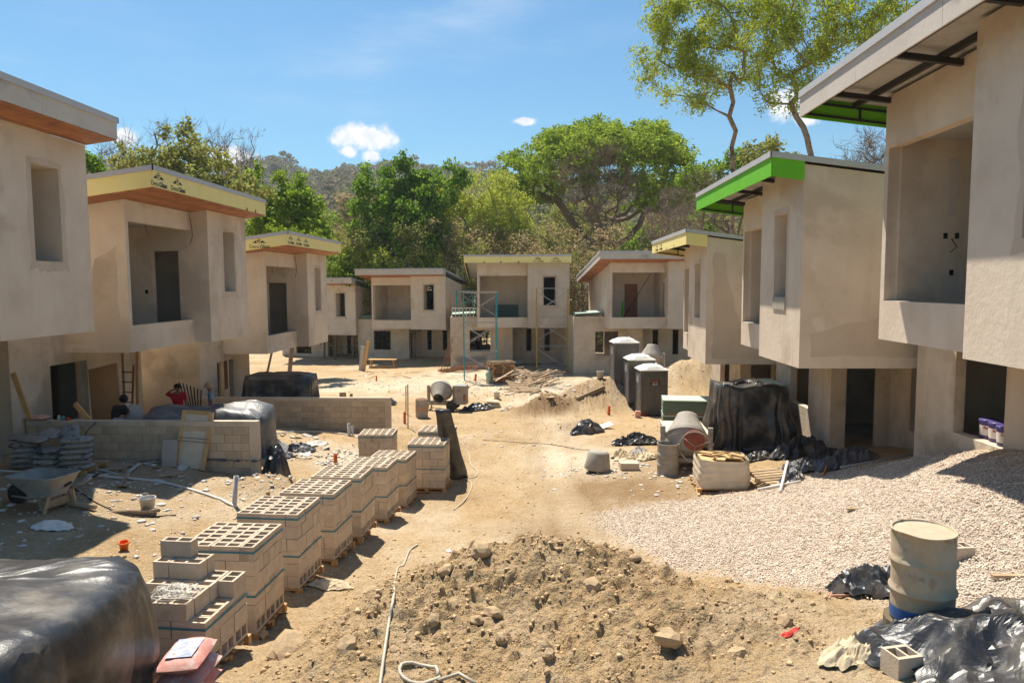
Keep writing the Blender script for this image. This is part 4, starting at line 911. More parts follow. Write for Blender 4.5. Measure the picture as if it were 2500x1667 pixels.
def bag_mesh(l, w, h, seed, m):
    """plump cement bag"""
    nu, nv = 14, 9; V = []; F = []
    for s in (1, -1):
        for i in range(nu + 1):
            for j in range(nv + 1):
                u = i / nu * 2 - 1; v = j / nv * 2 - 1; k = (1 - abs(u) ** 3.2) * (1 - abs(v) ** 3.2); k = max(k, 0) ** .45
                z = s * h / 2 * k * (1 + .22 * nz3((u * 1.7 + seed, v * 1.7, s))) ; V.append((u * l / 2 * (1 - .05 * abs(v) ** 3), v * w / 2 * (1 - .05 * abs(u) ** 3), z + h / 2))
    o = (nu + 1) * (nv + 1)
    for s in (0, 1):
        for i in range(nu):
            for j in range(nv):
                a = s * o + i * (nv + 1) + j; q = (a, a + nv + 1, a + nv + 2, a + 1); F.append(q if s == 0 else q[::-1])
    b = MB(); b.add(V, F); return b.mesh('cement_bag', m, True)
def rock_mesh(seed, m, sub=1):
    t = (1 + 5 ** .5) / 2; V = [Vector(p).normalized() for p in ((-1, t, 0), (1, t, 0), (-1, -t, 0), (1, -t, 0), (0, -1, t), (0, 1, t), (0, -1, -t), (0, 1, -t), (t, 0, -1), (t, 0, 1), (-t, 0, -1), (-t, 0, 1))]
    F = [(0, 11, 5), (0, 5, 1), (0, 1, 7), (0, 7, 10), (0, 10, 11), (1, 5, 9), (5, 11, 4), (11, 10, 2), (10, 7, 6), (7, 1, 8), (3, 9, 4), (3, 4, 2), (3, 2, 6), (3, 6, 8), (3, 8, 9), (4, 9, 5), (2, 4, 11), (6, 2, 10), (8, 6, 7), (9, 8, 1)]
    for _ in range(sub):
        nf = []; c = {}
        def mid(a, b):
            k = (min(a, b), max(a, b))
            if k not in c: c[k] = len(V); V.append((V[a] + V[b]).normalized())
            return c[k]
        for a, b_, d in F: x, y, z = mid(a, b_), mid(b_, d), mid(d, a); nf += [(a, x, z), (b_, y, x), (d, z, y), (x, y, z)]
        F = nf
    V = [p * (1 + .38 * noise.noise(p * 1.4 + Vector((seed * 5.1, 0, 0))) + .14 * noise.noise(p * 4 + Vector((0, seed * 3.3, 0)))) for p in V]
    b = MB(); b.add(V, F); return b.mesh('rock', m)
def on(x, y, dz=0): return (x, y, G(x, y) + dz)
def tilt_board(name, a, b, w, th, m, label, cat, group=None, up=(0, -1, 0)):
    """flat board leaning from a (foot) to b (top)"""
    mb = MB(); a = Vector(a); b = Vector(b); mb.bar((0, 0, 0), b - a, w, th, up); o = mb.build(name, m, None, False, a); return tag(o, label, cat, group)

# ---------------------------------------------------------------- concrete block pallets
def block_mesh(m, hole=True, L_=.392, W=.192, H=.194):
    b = MB(); x, y, z = L_ / 2, W / 2, H
    if not hole: b.box(-x, x, -y, y, 0, H); return b.mesh('concrete_block', m)
    t = .032; xs = [-x, -x + t, -t / 2, t / 2, x - t, x]; ys = [-y, -y + t, y - t, y]; holes = {(1, 1), (3, 1)}; idx = {}
    def V(i, j, k):
        if (i, j, k) not in idx: idx[(i, j, k)] = len(b.v); b.v.append((xs[i], ys[j], (0, z)[k]))
        return idx[(i, j, k)]
    S = lambda i, j: 0 <= i < 5 and 0 <= j < 3 and (i, j) not in holes
    def F(*q): b.f.append(q); b.mi.append(0)
    for i in range(5):
        for j in range(3):
            if not S(i, j): continue
            F(V(i, j, 1), V(i + 1, j, 1), V(i + 1, j + 1, 1), V(i, j + 1, 1)); F(V(i, j, 0), V(i, j + 1, 0), V(i + 1, j + 1, 0), V(i + 1, j, 0))
            if not S(i - 1, j): F(V(i, j, 0), V(i, j, 1), V(i, j + 1, 1), V(i, j + 1, 0))
            if not S(i + 1, j): F(V(i + 1, j, 0), V(i + 1, j + 1, 0), V(i + 1, j + 1, 1), V(i + 1, j, 1))
            if not S(i, j - 1): F(V(i, j, 0), V(i + 1, j, 0), V(i + 1, j, 1), V(i, j, 1))
            if not S(i, j + 1): F(V(i, j + 1, 0), V(i, j + 1, 1), V(i + 1, j + 1, 1), V(i + 1, j + 1, 0))
    return b.mesh('concrete_block', m)
BLK = block_mesh(M['block'])
def wood_pallet(parent, w, d, zb, m, deck=6):
    for k in range(3):
        y = -d / 2 + .05 + k * (d - .1) / 2; b = MB()
        for s in range(3): x = -w / 2 + .05 + s * (w - .1) / 2; b.box(x - .05, x + .05, y - .045, y + .045, zb + .02, zb + .09)
        b.box(-w / 2, w / 2, y - .045, y + .045, zb, zb + .018); b.build('pallet_runner', m, parent)
    for k in range(deck):
        y = -d / 2 + .05 + k * (d - .1) / (deck - 1); b = MB(); b.box(-w / 2, w / 2, y - .05, y + .05, zb + .092, zb + .112); b.build('pallet_board', m, parent)
def layer_cells(k):
    out = []
    if k % 2 == 0:
        out += [(0, 2 * j, 'y') for j in range(3)] + [(1 + 2 * i, j, 'x') for i in range(2) for j in range(6)]
    else:
        out += [(2 * i, j, 'x') for i in range(2) for j in range(6)] + [(4, 2 * j, 'y') for j in range(3)]
    return out
def block_pallet(X, Y, zb, rz, label, layers=6, custom=None, straps=(5, 2), jit=.006, seed=0):
    """X, Y: front right lower corner of the load; 1.0 wide, 1.2 deep"""
    rnd = random.Random(seed); c = Matrix.Rotation(rz, 3, 'Z') @ Vector((-.5, .465, 0))
    t = empty('block_pallet', (X + c.x, Y + c.y, zb - .115), rz, label, 'block pallet', 'pallets of concrete blocks in a row'); t.scale = (1, .775, 1)
    wood_pallet(t, 1.06, 1.26, 0, M['pallet_wood'])
    for k in range(layers):
        z = .115 + k * .199
        if k == 0:   # blocks laid on their sides, hollows facing out
            for j in range(3):
                for i in range(5):
                    if 0 < i < 4 and j == 1: continue
                    inst('concrete_block', BLK, t, (-.5 + i * .2 + .2, -.6 + .2 + j * .4, z + .098), (R(90), 0, R(90))) if False else inst('concrete_block', BLK, t, (-.5 + i * .2, -.6 + .2 + j * .4, z + .098), Euler((0, R(90), 0)).to_matrix().to_4x4().to_euler() if False else (R(90), 0, R(90)))
            continue
        for (i, j, o) in layer_cells(k):
            wx, wy = (2, 1) if o == 'x' else (1, 2)
            if custom and not custom(i, j, wx, wy, k): continue
            inner = i > 0 and j > 0 and i + wx < 5 and j + wy < 6
            if inner and k < layers - 1 and not custom: continue
            x = -.5 + (i + wx / 2) * .2; y = -.6 + (j + wy / 2) * .2
            inst('concrete_block', BLK, t, (x + rnd.uniform(-jit, jit), y + rnd.uniform(-jit, jit), z), (0, 0, (0 if o == 'x' else R(90)) + rnd.uniform(-.01, .01)))
    for k in straps:
        b = MB(); z0 = .115 + k * .199 + .105; w, d = .512, .612
        for (xa, xb, ya, yb) in ((-w, w, -d, -d + .004), (-w, w, d - .004, d), (-w, -w + .004, -d + .005, d - .005), (w - .004, w, -d + .005, d - .005)): b.box(xa, xb, ya, yb, z0, z0 + .022)
        b.build('strap', M['strap'], t)
    return t
PAL = [(-3.76, 8.98, -4.63, -.05, 'block pallet right behind the half emptied one with the white twine'), (-3.75, 10.67, -4.75, -.07, 'block pallet beside the crumpled green and white sack'),
       (-3.62, 12.16, -4.87, -.08, 'block pallet on an orange wood pallet opposite the earth mound'), (-3.47, 13.45, -4.93, -.06, 'block pallet just behind the one opposite the earth mound'),
       (-3.40, 15.49, -5.26, -.09, 'block pallet standing fourth before the leaning black roll'), (-3.32, 17.4, -5.55, -.10, 'block pallet right in front of the one with the leaning black roll'),
       (-2.52, 18.66, -5.46, -.03, 'block pallet with the long black roll leaning on its side'), (-4.23, 20.16, -5.52, .05, 'block pallet set apart on the yard wall side of the row'),
       (-2.55, 20.5, -5.5, -.05, 'block pallet at the far end of the row behind the black roll')]
for k, (x, y, z, r, lb) in enumerate(PAL): block_pallet(x, y, z, r, lb, seed=k)
def cus(i, j, wx, wy, k):
    if k <= 2: return True
    if k == 3: return j >= 4 or (i >= 2 and j < 4 and i + wx <= 4) or (i + wx <= 2 and j >= 3)
    if k == 4: return j >= 4 and i + wx <= 4
    if k == 5: return j >= 5 and i + wx <= 3
    return False
block_pallet(-3.62, 7.3, -4.24, -.08, 'half emptied stepped block pallet topped by a tangle of white twine', 6, cus, (2,), seed=50)
def twine():
    rnd = random.Random(4); b = MB(); c = Vector((-4.0, 7.42, -4.22 + .115 + 4 * .199 - .10))
    for k in range(16):
        a0 = rnd.uniform(0, 6.28); pts = []; r0 = rnd.uniform(.06, .19)
        for i in range(16): a = a0 + i * .55; rr = r0 * (1 + .3 * math.sin(i * 1.3 + k)); pts.append((rr * math.cos(a) * 1.35, rr * math.sin(a), .02 + abs(math.sin(i * .8 + k)) * .09 * (1.3 - r0 * 4)))
        b.tube(pts, .003, 3)
    b.tube([(0, 0, .03), (.02, 0, .09), (0, .04, .13), (-.03, 0, .16), (-.02, -.03, .11)], .006, 4)
    tag(b.build('twine', M['rope'], None, True, (c.x, c.y, c.z)), 'tangled heap of white twine lying on the concrete blocks', 'twine')
twine()
# sacks and cover in front of the half pallet
bags_red = [bag_mesh(.62, .42, .15, 3 + k, M['bag_red']) for k in range(2)]
for k in range(4):
    x, y = -3.42 - .02 * (k % 2), 6.55
    o = inst('cement_bag', bags_red[k % 2], None, (x, y, G(x, y) + .02 + k * .15), (.04 * (-1) ** k, .03, R(80) + .1 * k)); tag(o, ('lowest', 'second', 'third', 'topmost')[k] + ' red cement bag in the stack beside the glossy black cover', 'cement bag', 'red cement bags beside the black cover')
lb = MB(); lb.add([(-.2, -.12, 0), (.18, -.12, .004), (.18, .13, .004), (-.2, .13, 0)], [(0, 1, 2, 3)])
o = lb.build('label_print', mat('label_blue', [(.13, .19, .42), (.62, .58, .52)], 9, 4, .6, coord='obj'), bpy.data.objects[o.name], False, (0, 0, .153))
crumple('plastic_sheet', .42, .34, .42, 8, M['tarp'], None, (-3.02, 6.0, G(-3.02, 6.0)), .4, 26, .35, True, .9); tag(bpy.context.scene.objects[-1] if False else bpy.data.objects['plastic_sheet'], 'crumpled black plastic bunched at the foot of the red bags', 'plastic sheet')

# big glossy cover in the near left corner
o = drape('tarpaulin', 3.6, 2.2, 1.66, 3, M['tarp'], None, (-5.5, 5.5, -4.2), .05, 220, .15, .16, .08, .0, True, lambda x, y: -.06 * (x / 2) ** 2 - .05 * y, .25)
tag(o, 'large glossy black plastic cover over a heap in the yard corner', 'tarpaulin')

# ---------------------------------------------------------------- yard walls of block
def yard_wall(label, x0, x1, y, ztop, zbot, rz=0, seed=0):
    rnd = random.Random(seed); n = int((x1 - x0 - .2) / .4); rows = int((ztop - .12 - zbot) / .2) + 1
    t = empty('block_wall', (x1, y, zbot), rz, label, 'wall'); me = block_mesh(M['block_yard'], False, .388, .15, .188)
    L_ = x1 - x0; H = ztop - zbot
    b = MB(); b.box(-L_, -.21, .012, .138, 0, H - .125); b.build('mortar_core', M['mortar'], t)
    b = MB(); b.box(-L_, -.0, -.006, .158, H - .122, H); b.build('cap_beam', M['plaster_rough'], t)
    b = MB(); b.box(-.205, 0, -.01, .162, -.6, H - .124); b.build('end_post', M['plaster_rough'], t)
    for r in range(rows):
        z = H - .125 - (r + 1) * .2
        off = .2 if r % 2 else 0
        for k in range(-1, n + 1):
            x = -.21 - .2 - off - k * .4
            lo, hi = max(-L_, x - .194), min(-.212, x + .194)
            if hi - lo < .06: continue
            inst('concrete_block', me, t, ((lo + hi) / 2, .075 + rnd.uniform(-.002, .002), z + .006), (0, 0, 0), ((hi - lo) / .388, 1, 1))
    return t
yard_wall('long low wall of tan concrete blocks in front of the brown panel', -12.35, -6.69, 16.45, -3.22, -4.62)
yard_wall('low block wall with a plain grey cap below the black covered stack', -12.35, -5.27, 24.85, -4.0, -5.55, seed=3)

# ---------------------------------------------------------------- left yard things
def pallet_thing(x, y, rz, label, m, group=None, tilt=(0, 0), w=1.1, d=1.1, dz=0):
    t = empty('wood_pallet', (x, y, G(x, y) + dz), 0, label, 'pallet', group, (tilt[0], tilt[1], rz)); wood_pallet(t, w, d, 0, m, 7); return t
pallet_thing(-10.75, 15.2, .1, 'wood pallet under the heap of grey cement bags', M['pallet_wood'], w=1.7, d=1.0)
bm = [bag_mesh(.62, .40, .13, 20 + k, M['bag_paper']) for k in range(4)]
rnd = random.Random(8)
def bag(x, y, z, rz, lb, tx=0, ty=0):
    o = inst('cement_bag', bm[rnd.randrange(4)], None, (x, y, z), (tx, ty, rz)); tag(o, lb, 'cement bag', 'grey paper cement bags heaped by the wall'); return o
zz = G(-10.75, 15.2) + .11
for k in range(6): bag(-10.15 + rnd.uniform(-.03, .03), 15.0 + rnd.uniform(-.04, .04), zz + k * .118, R(12) + rnd.uniform(-.15, .15), 'pale cement bag in the neat end of the bag heap')
for k in range(4): bag(-10.8 + rnd.uniform(-.05, .05), 15.0 + rnd.uniform(-.04, .04), zz + k * .118, R(-6) + rnd.uniform(-.2, .2), 'grey cement bag in the middle of the bag heap')
for k in range(5): bag(-11.35 + rnd.uniform(-.05, .05), 15.1 + rnd.uniform(-.04, .04), zz + k * .118, R(18) + rnd.uniform(-.2, .2), 'stained cement bag in the ragged end of the bag heap')
bag(-10.95, 15.35, zz + .66, R(-20), 'cement bag lying across the top of the bag heap', .1, .1); bag(-11.15, 15.05, zz + .60, R(-8), 'cement bag with dark print on the top of the bag heap', .05, .08)
bag(-10.55, 15.4, zz + .60, R(-60), 'cement bag propped upright on the bag heap', .2, .9); bag(-11.55, 15.3, zz + .58, R(24), 'dusty cement bag on the wall end of the bag heap')
def wheelbarrow():
    P = gp(105, 1238); t = empty('wheelbarrow', P, R(-14), 'dusty steel wheelbarrow with wooden legs standing in the shade', 'wheelbarrow')
    b = MB(); outer = [(-.55, -.36, .62), (.62, -.36, .66), (.62, .36, .66), (-.55, .36, .62)]; inner = [(-.12, -.22, .27), (.40, -.22, .27), (.40, .22, .27), (-.12, .22, .27)]
    ringo = []; rings = []
    for f, ex in ((0, 0), (.25, .02), (.5, .03), (.75, .02), (1, 0)):
        rings.append([Vector(a).lerp(Vector(c), 1 - f) for a, c in zip(outer, inner)])
    def rr(c4):
        out = []
        for i in range(4):
            a, b_, c_ = c4[i - 1], c4[i], c4[(i + 1) % 4]
            p = b_.lerp(a, .16); q = b_.lerp(c_, .16); out += [p, b_.lerp((p + q) / 2, .55), q]
        return out
    R_ = [rr(c) for c in rings]; V = [p for r in R_ for p in r]; n = 12; F = []
    for i in range(4):
        for k in range(n): k2 = (k + 1) % n; F.append((i * n + k, i * n + k2, (i + 1) * n + k2, (i + 1) * n + k))
    F.append(tuple(range(n))); b.add(V, F); b.build('tray', M['steel_dusty'], t, True)
    rb = MB(); top = R_[-1]; rb.tube(top + [top[0]], .014, 6); rb.build('rim', M['steel_dusty'], t, True)
    for s in (-1, 1):
        q = MB(); q.tube([(-.62, s * .10, .20), (-.1, s * .24, .25), (.45, s * .28, .33), (1.0, s * .30, .62)], .02, 6); q.build('handle', M['steel_dusty'], t, True)
        q = MB(); q.tube([(.9, s * .30, .565), (1.04, s * .30, .64)], .026, 6); q.build('grip', M['rubber'], t, True)
        q = MB(); q.bar((.18, s * .24, .28), (.42, s * .30, .0), .07, .05); q.build('leg', M['grey_wood'], t)
        q = MB(); q.bar((.44, s * .24, .32), (.40, s * .32, .0), .06, .05); q.build('leg_brace', M['grey_wood'], t)
    q = MB(); q.bar((.36, -.30, .14), (.36, .30, .14), .03, .14); q.build('cross_board', M['grey_wood'], t)
    q = MB(); q.lathe([(.0, -.04), (.10, -.045), (.19, -.04), (.205, 0), (.19, .04), (.10, .045), (0, .04)], 20, Matrix.Translation((-.62, 0, .205)) @ Matrix.Rotation(R(90), 4, 'X')); q.build('wheel', M['rubber'], t, True)
wheelbarrow()
def ground_tube(name, pix, r, m, label, cat, dz=None, n=6, zs=None):
    pts = []
    for k, q in enumerate(pix):
        p = gp(*q[:2]); p.z = G(p.x, p.y) + (r * .8 if dz is None else dz) + (q[2] if len(q) > 2 else 0); pts.append(p)
    out = []
    for i in range(len(pts) - 1):
        a, b_, c_, d_ = pts[max(i - 1, 0)], pts[i], pts[i + 1], pts[min(i + 2, len(pts) - 1)]
        for k in range(6):
            t = k / 6; q = .5 * ((2 * b_) + (c_ - a) * t + (2 * a - 5 * b_ + 4 * c_ - d_) * t * t + (3 * b_ - a - 3 * c_ + d_) * t ** 3); out.append(q)
    out.append(pts[-1])
    for q in out: q.z = max(q.z, G(q.x, q.y) + r * .6)
    o0 = out[0].copy(); b = MB(); b.tube([p - o0 for p in out], r, n); o = b.build(name, m, None, True, o0); return tag(o, label, cat)
ground_tube('pvc_pipe', [(0, 1151), (80, 1156), (180, 1160), (260, 1166), (340, 1172), (400, 1180), (460, 1195), (520, 1215), (575, 1238)], .028, M['white_plastic'], 'long white plastic pipe bowed across the yard', 'pipe')
def stub(px, py, h, r, m, label, tiltv=(0, 0), cat='pipe'):
    p = gp(px, py); b = MB(); b.lathe([(r * .86, h - .12), (r * .86, h), (r, h), (r, -.25)], 14); b.add([], []); o = b.build('standing_pipe', m, None, True, p, (tiltv[0], tiltv[1], 0)); return tag(o, label, cat)
stub(572, 1233, .62, .05, M['grey_pvc'], 'grey pipe stub standing at the end of the white pipe', (0, .1))
stub(852, 1062, .42, .05, M['grey_pvc'], 'thick grey pipe stub standing before the capped block wall'); stub(861, 1064, .36, .03, M['grey_pvc'], 'thin grey pipe stub beside the thick stub')
def pail(name, px, py, r0, r1, h, m, label, cat='bucket', tiltv=(0, 0), handle=False, fill=None, loc=None):
    p = Vector(loc) if loc else gp(px, py); t = empty(name, p, 0, label, cat, None, (tiltv[0], tiltv[1], 0)); b = MB(); b.lathe([(0, .004), (r0, 0), (r1, h), (r1 + .012, h), (r1 + .012, h - .025), (r1 + .002, h - .025)], 22); b.lathe([(r1 - .012, h), (r0 - .012, .02), (0, .02)], 22); b.build('shell', m, t, True)
    if fill: q = MB(); q.lathe([(r1 * .93, h * .8), (0, h * .82)], 22); q.build('contents', fill, t, True)
    if handle:
        q = MB(); q.tube([(r1 * math.cos(a), -.03 - r1 * .5 * math.sin(a), h - .02 + .9 * r1 * math.sin(a)) for a in np.linspace(0, math.pi, 12)], .006, 4); q.build('handle', M['galv'], t, True)
    return t
pail('mortar_bucket', 361, 1247, .11, .145, .27, M['grey_pvc'], 'small grey bucket standing in the sun by a wood log', handle=True)
p = gp(328, 1256); b = MB(); b.tube([(-.42, 0, .045), (-.1, .02, .05), (.2, .0, .05), (.45, .05, .06)], [.05, .055, .045, .035], 8); b.tube([(.1, 0, .06), (.22, .05, .10)], [.03, .02], 6); tag(b.build('log', M['bark_warm'], None, True, p, (0, 0, .1)), 'short knobbly wood log beside the small grey bucket', 'log')
p = gp(190, 1239); b = MB(); b.tube([(-.45, .12, .05), (0, .02, .055), (.4, -.1, .05)], [.05, .06, .05], 8); tag(b.build('log', M['grey_wood'], None, True, p), 'grey timber post lying under the wheelbarrow', 'log')
pail('orange_cup', 303, 1342, .06, .072, .15, M['orange_pvc'], 'small orange pipe cap with a white rim on the soil', 'cap', (.15, .1))
crumple('plastic_bag', .34, .16, .16, 21, M['white_plastic'], None, gp(130, 1290), .3, 18, .5, True, .7, 6); tag(bpy.data.objects['plastic_bag'], 'crumpled white plastic bag lying in the house shade', 'plastic bag')
# packed panel and offcuts against the block wall
def leaning(name, px0, py0, wid, hei, m, label, cat, Yb, lean=.35, th=.03, rz=0, yaw=0, parts=None):
    p = gp(px0, py0); t = empty(name, (p.x, p.y, p.z), 0, label, cat, None, (R(-lean * 57.3 * 1.0) * 0 - lean, yaw, rz)); b = MB(); b.box(-wid / 2, wid / 2, 0, th, 0, hei); b.build('sheet', m, t); 
    if parts: parts(t)
    return t
def frame_parts(t):
    for x in (-.33, .33): q = MB(); q.box(x - .045, x + .045, -.035, .045, -.02, 1.36); q.build('edge_guard', M['cardboard'], t)
    q = MB(); q.box(-.285, .285, -.03, .04, 1.28, 1.37); q.build('edge_guard', M['cardboard'], t)
    for z in (.62, .70): q = MB(); q.box(-.38, .38, -.038, -.034, z, z + .012); q.build('strap', M['cloth_black'], t)
leaning('packed_panel', 462, 1143, .62, 1.32, M['wrap'], 'plastic wrapped panel with cardboard edges leaning on the block wall', 'panel', 16.4, .27, .03, -.02, .07, frame_parts)
for k, (px, py, w, h, ln, yaw, lb) in enumerate(((432, 1120, .20, 1.0, .14, 0, 'tall narrow gypsum strip leaning on the block wall'), (412, 1138, .34, .62, .16, .02, 'short cut gypsum board leaning beside the packed panel'), (447, 1132, .28, .5, .2, -.05, 'small gypsum offcut behind the packed panel'), (508, 1100, .18, .42, .12, 0, 'small square gypsum offcut right of the packed panel'))):
    leaning('gypsum_offcut', px, py, w, h, M['gypsum_grey'], lb, 'board', 16.4, ln, .014, .05, yaw)
for k, (px, py, l, w, rz, tl, lb) in enumerate(((545, 1118, .75, .42, .3, .25, 'wide broken gypsum board on the soil heap by the wall end'), (570, 1105, .7, .22, .25, .3, 'thin gypsum strip on top of the soil heap by the wall end'), (510, 1138, .5, .10, .55, .25, 'long white wood slat on the soil heap by the wall end'), (498, 1146, .34, .07, .2, .05, 'short white slat lying at the foot of the soil heap'))):
    p = gp(px, py); b = MB(); b.box(-l / 2, l / 2, -w / 2, w / 2, 0, .014); tag(b.build('gypsum_offcut', M['gypsum_grey'] if k < 2 else M['tile_white'], None, False, (p.x, p.y, p.z + .05 + .06 * (k < 2)), (tl, -.12, rz)), lb, 'board')
# long grey covered stack behind the wall, with its loose black end
o = drape('tarpaulin', 3.0, 1.1, 1.18, 9, M['tarp_grey'], None, (-8.25, 17.35, -4.2), 0, 130, .06, .10, .10, 0, False, lambda x, y: .07 * math.sin(x * 2.1) - .10 * (y < 0), .22); tag(o, 'long dusty grey tarpaulin over a low stack behind the block wall', 'tarpaulin')
crumple('plastic_sheet', .35, .42, .75, 31, M['tarp'], None, (-6.45, 17.0, G(-6.45, 17.0)), .2, 24, .4, True, 1.0); tag(bpy.data.objects['plastic_sheet.001'], 'loose black plastic hanging past the block wall end', 'plastic sheet')
# leaning panels, planks, ladder, rods near the houses
def lean_box(name, foot, top, w, th, m, label, cat, up=(0, -1, 0), group=None):
    a = Vector(foot); b_ = Vector(top); q = MB(); q.bar((0, 0, 0), b_ - a, w, th, up); return tag(q.build(name, m, None, False, a), label, cat, group)
def fl(x, y, z=None): return (x, y, G(x, y) if z is None else z)
lean_box('brown_panel', fl(-11.35, 18.1, -4.25), (-11.75, 18.6, -2.15), .95, .035, M['mdf'], 'tall brown hardboard panel leaning on the house wall', 'panel', (-.2, -1, 0))
A_ = atY(45, 912, 15.8); B_ = atY(72, 1022, 15.6)
lean_box('plank', B_, A_ + Vector((-.2, .1, 0)), .13, .03, M['new_wood'], 'orange plank leaning on the house wall behind the block wall', 'plank', (0, -1, 0))
lean_box('plank', atY(222, 1030, 16.7), atY(183, 985, 16.9), .12, .04, M['new_wood'], 'short orange plank slanting up from the block wall top', 'plank', (0, -1, 0))
lean_box('prop_post', fl(-12.1, 20.7, -4.5), (-12.1, 20.9, -1.75), .07, .07, M['new_wood'], 'slim upright wood prop under the overhanging upper floor', 'post', (0, -1, 0))
def ladder(x, y, z, rz, ln, label):
    t = empty('ladder', (x, y, z), 0, label, 'ladder', None, (ln, 0, rz))
    for s in (-.22, .22): q = MB(); q.box(s - .025, s + .025, -.02, .02, 0, 2.05); q.build('rail', M['rust'], t)
    for k in range(6): q = MB(); q.box(-.2, .2, -.015, .015, .2 + k * .32, .235 + k * .32); q.build('rung', M['rust'], t)
ladder(-13.2, 21.9, -4.55, -.1, -.12, 'old wooden ladder leaning in the shaded porch')
for k in range(7):
    a = (-12.0 + .03 * k, 23.9 + .02 * k, G(-12.0, 23.9)); lean_box('steel_rod', a, (a[0] - .6 + .09 * k, a[1] + .35, a[2] + 1.5 - .05 * k), .03, .03, M['black_steel'], 'dark steel rod in the bundle leaning by the porch', 'rod', (0, -1, 0), 'steel rods leaning by the porch')
pent = MB(); pts = [(-.36, 0), (.22, -.05), (.40, .3), (.18, .62), (-.22, .64), (-.44, .3)]; n = 6
pent.add([(x, 0, z) for x, z in pts] + [(x, .02, z) for x, z in pts], [tuple(range(n))[::-1], tuple(range(n, 2 * n))] + [(k, (k + 1) % n, n + (k + 1) % n, n + k) for k in range(n)])
p = atY(326, 1030, 17.6); pent.v = [(x * .62, y, z * .72) for x, y, z in pent.v]; tag(pent.build('cut_board', M['gypsum_grey'], None, False, (p.x, p.y, p.z), (-.25, 0, .1)), 'six cornered cut board leaning by the red bags', 'board')
for k, (dx, dz, rz) in enumerate(((0, 0, .3), (.05, .13, .2), (-.1, .26, .35), (.45, .15, -.1), (.5, .28, .1), (.3, .38, .0))):
    o = inst('cement_bag', bags_red[k % 2], None, (-10.05 + dx, 18.3, -3.95 + dz + .12), (0, 0, rz)); tag(o, 'red and blue cement bag in the stack by the dusty grey tarpaulin', 'cement bag', 'red bags by the grey tarpaulin')
b = MB(); b.box(-.75, .75, -.4, .4, 0, .36); P_ = (-9.85, 18.3, -4.22); tag(b.build('plank_platform', M['grey_wood'], None, False, P_), 'low wood platform carrying the red bags', 'platform')
p = atY(90, 1026, 16.5); o = inst('cement_bag', bags_red[0], None, (p.x, 16.53, -3.215), (0, 0, .1), (.85, .8, .75)); tag(o, 'red white and blue bag lying on the block wall top', 'cement bag')
for k, (px, m, h, r, lb) in enumerate(((142, M['white_plastic'], .13, .032, 'small white bottle standing on the block wall'), (152, M['teal_paint'], .09, .045, 'small turquoise tin standing on the block wall'), (164, M['red'], .07, .05, 'small red tin standing on the block wall'))):
    p = atY(px, 1027, 16.5); b = MB(); prof = [(0, 0), (r, 0), (r, h * .7), (r * .4, h * .85), (r * .4, h), (0, h)] if k == 0 else [(0, 0), (r, 0), (r, h), (r * .9, h), (r * .9, h - .01), (0, h - .01)]; b.lathe(prof, 12); tag(b.build('bottle' if k == 0 else 'tin', m, None, True, (p.x, 16.53, -3.22)), lb, 'bottle' if k == 0 else 'tin')

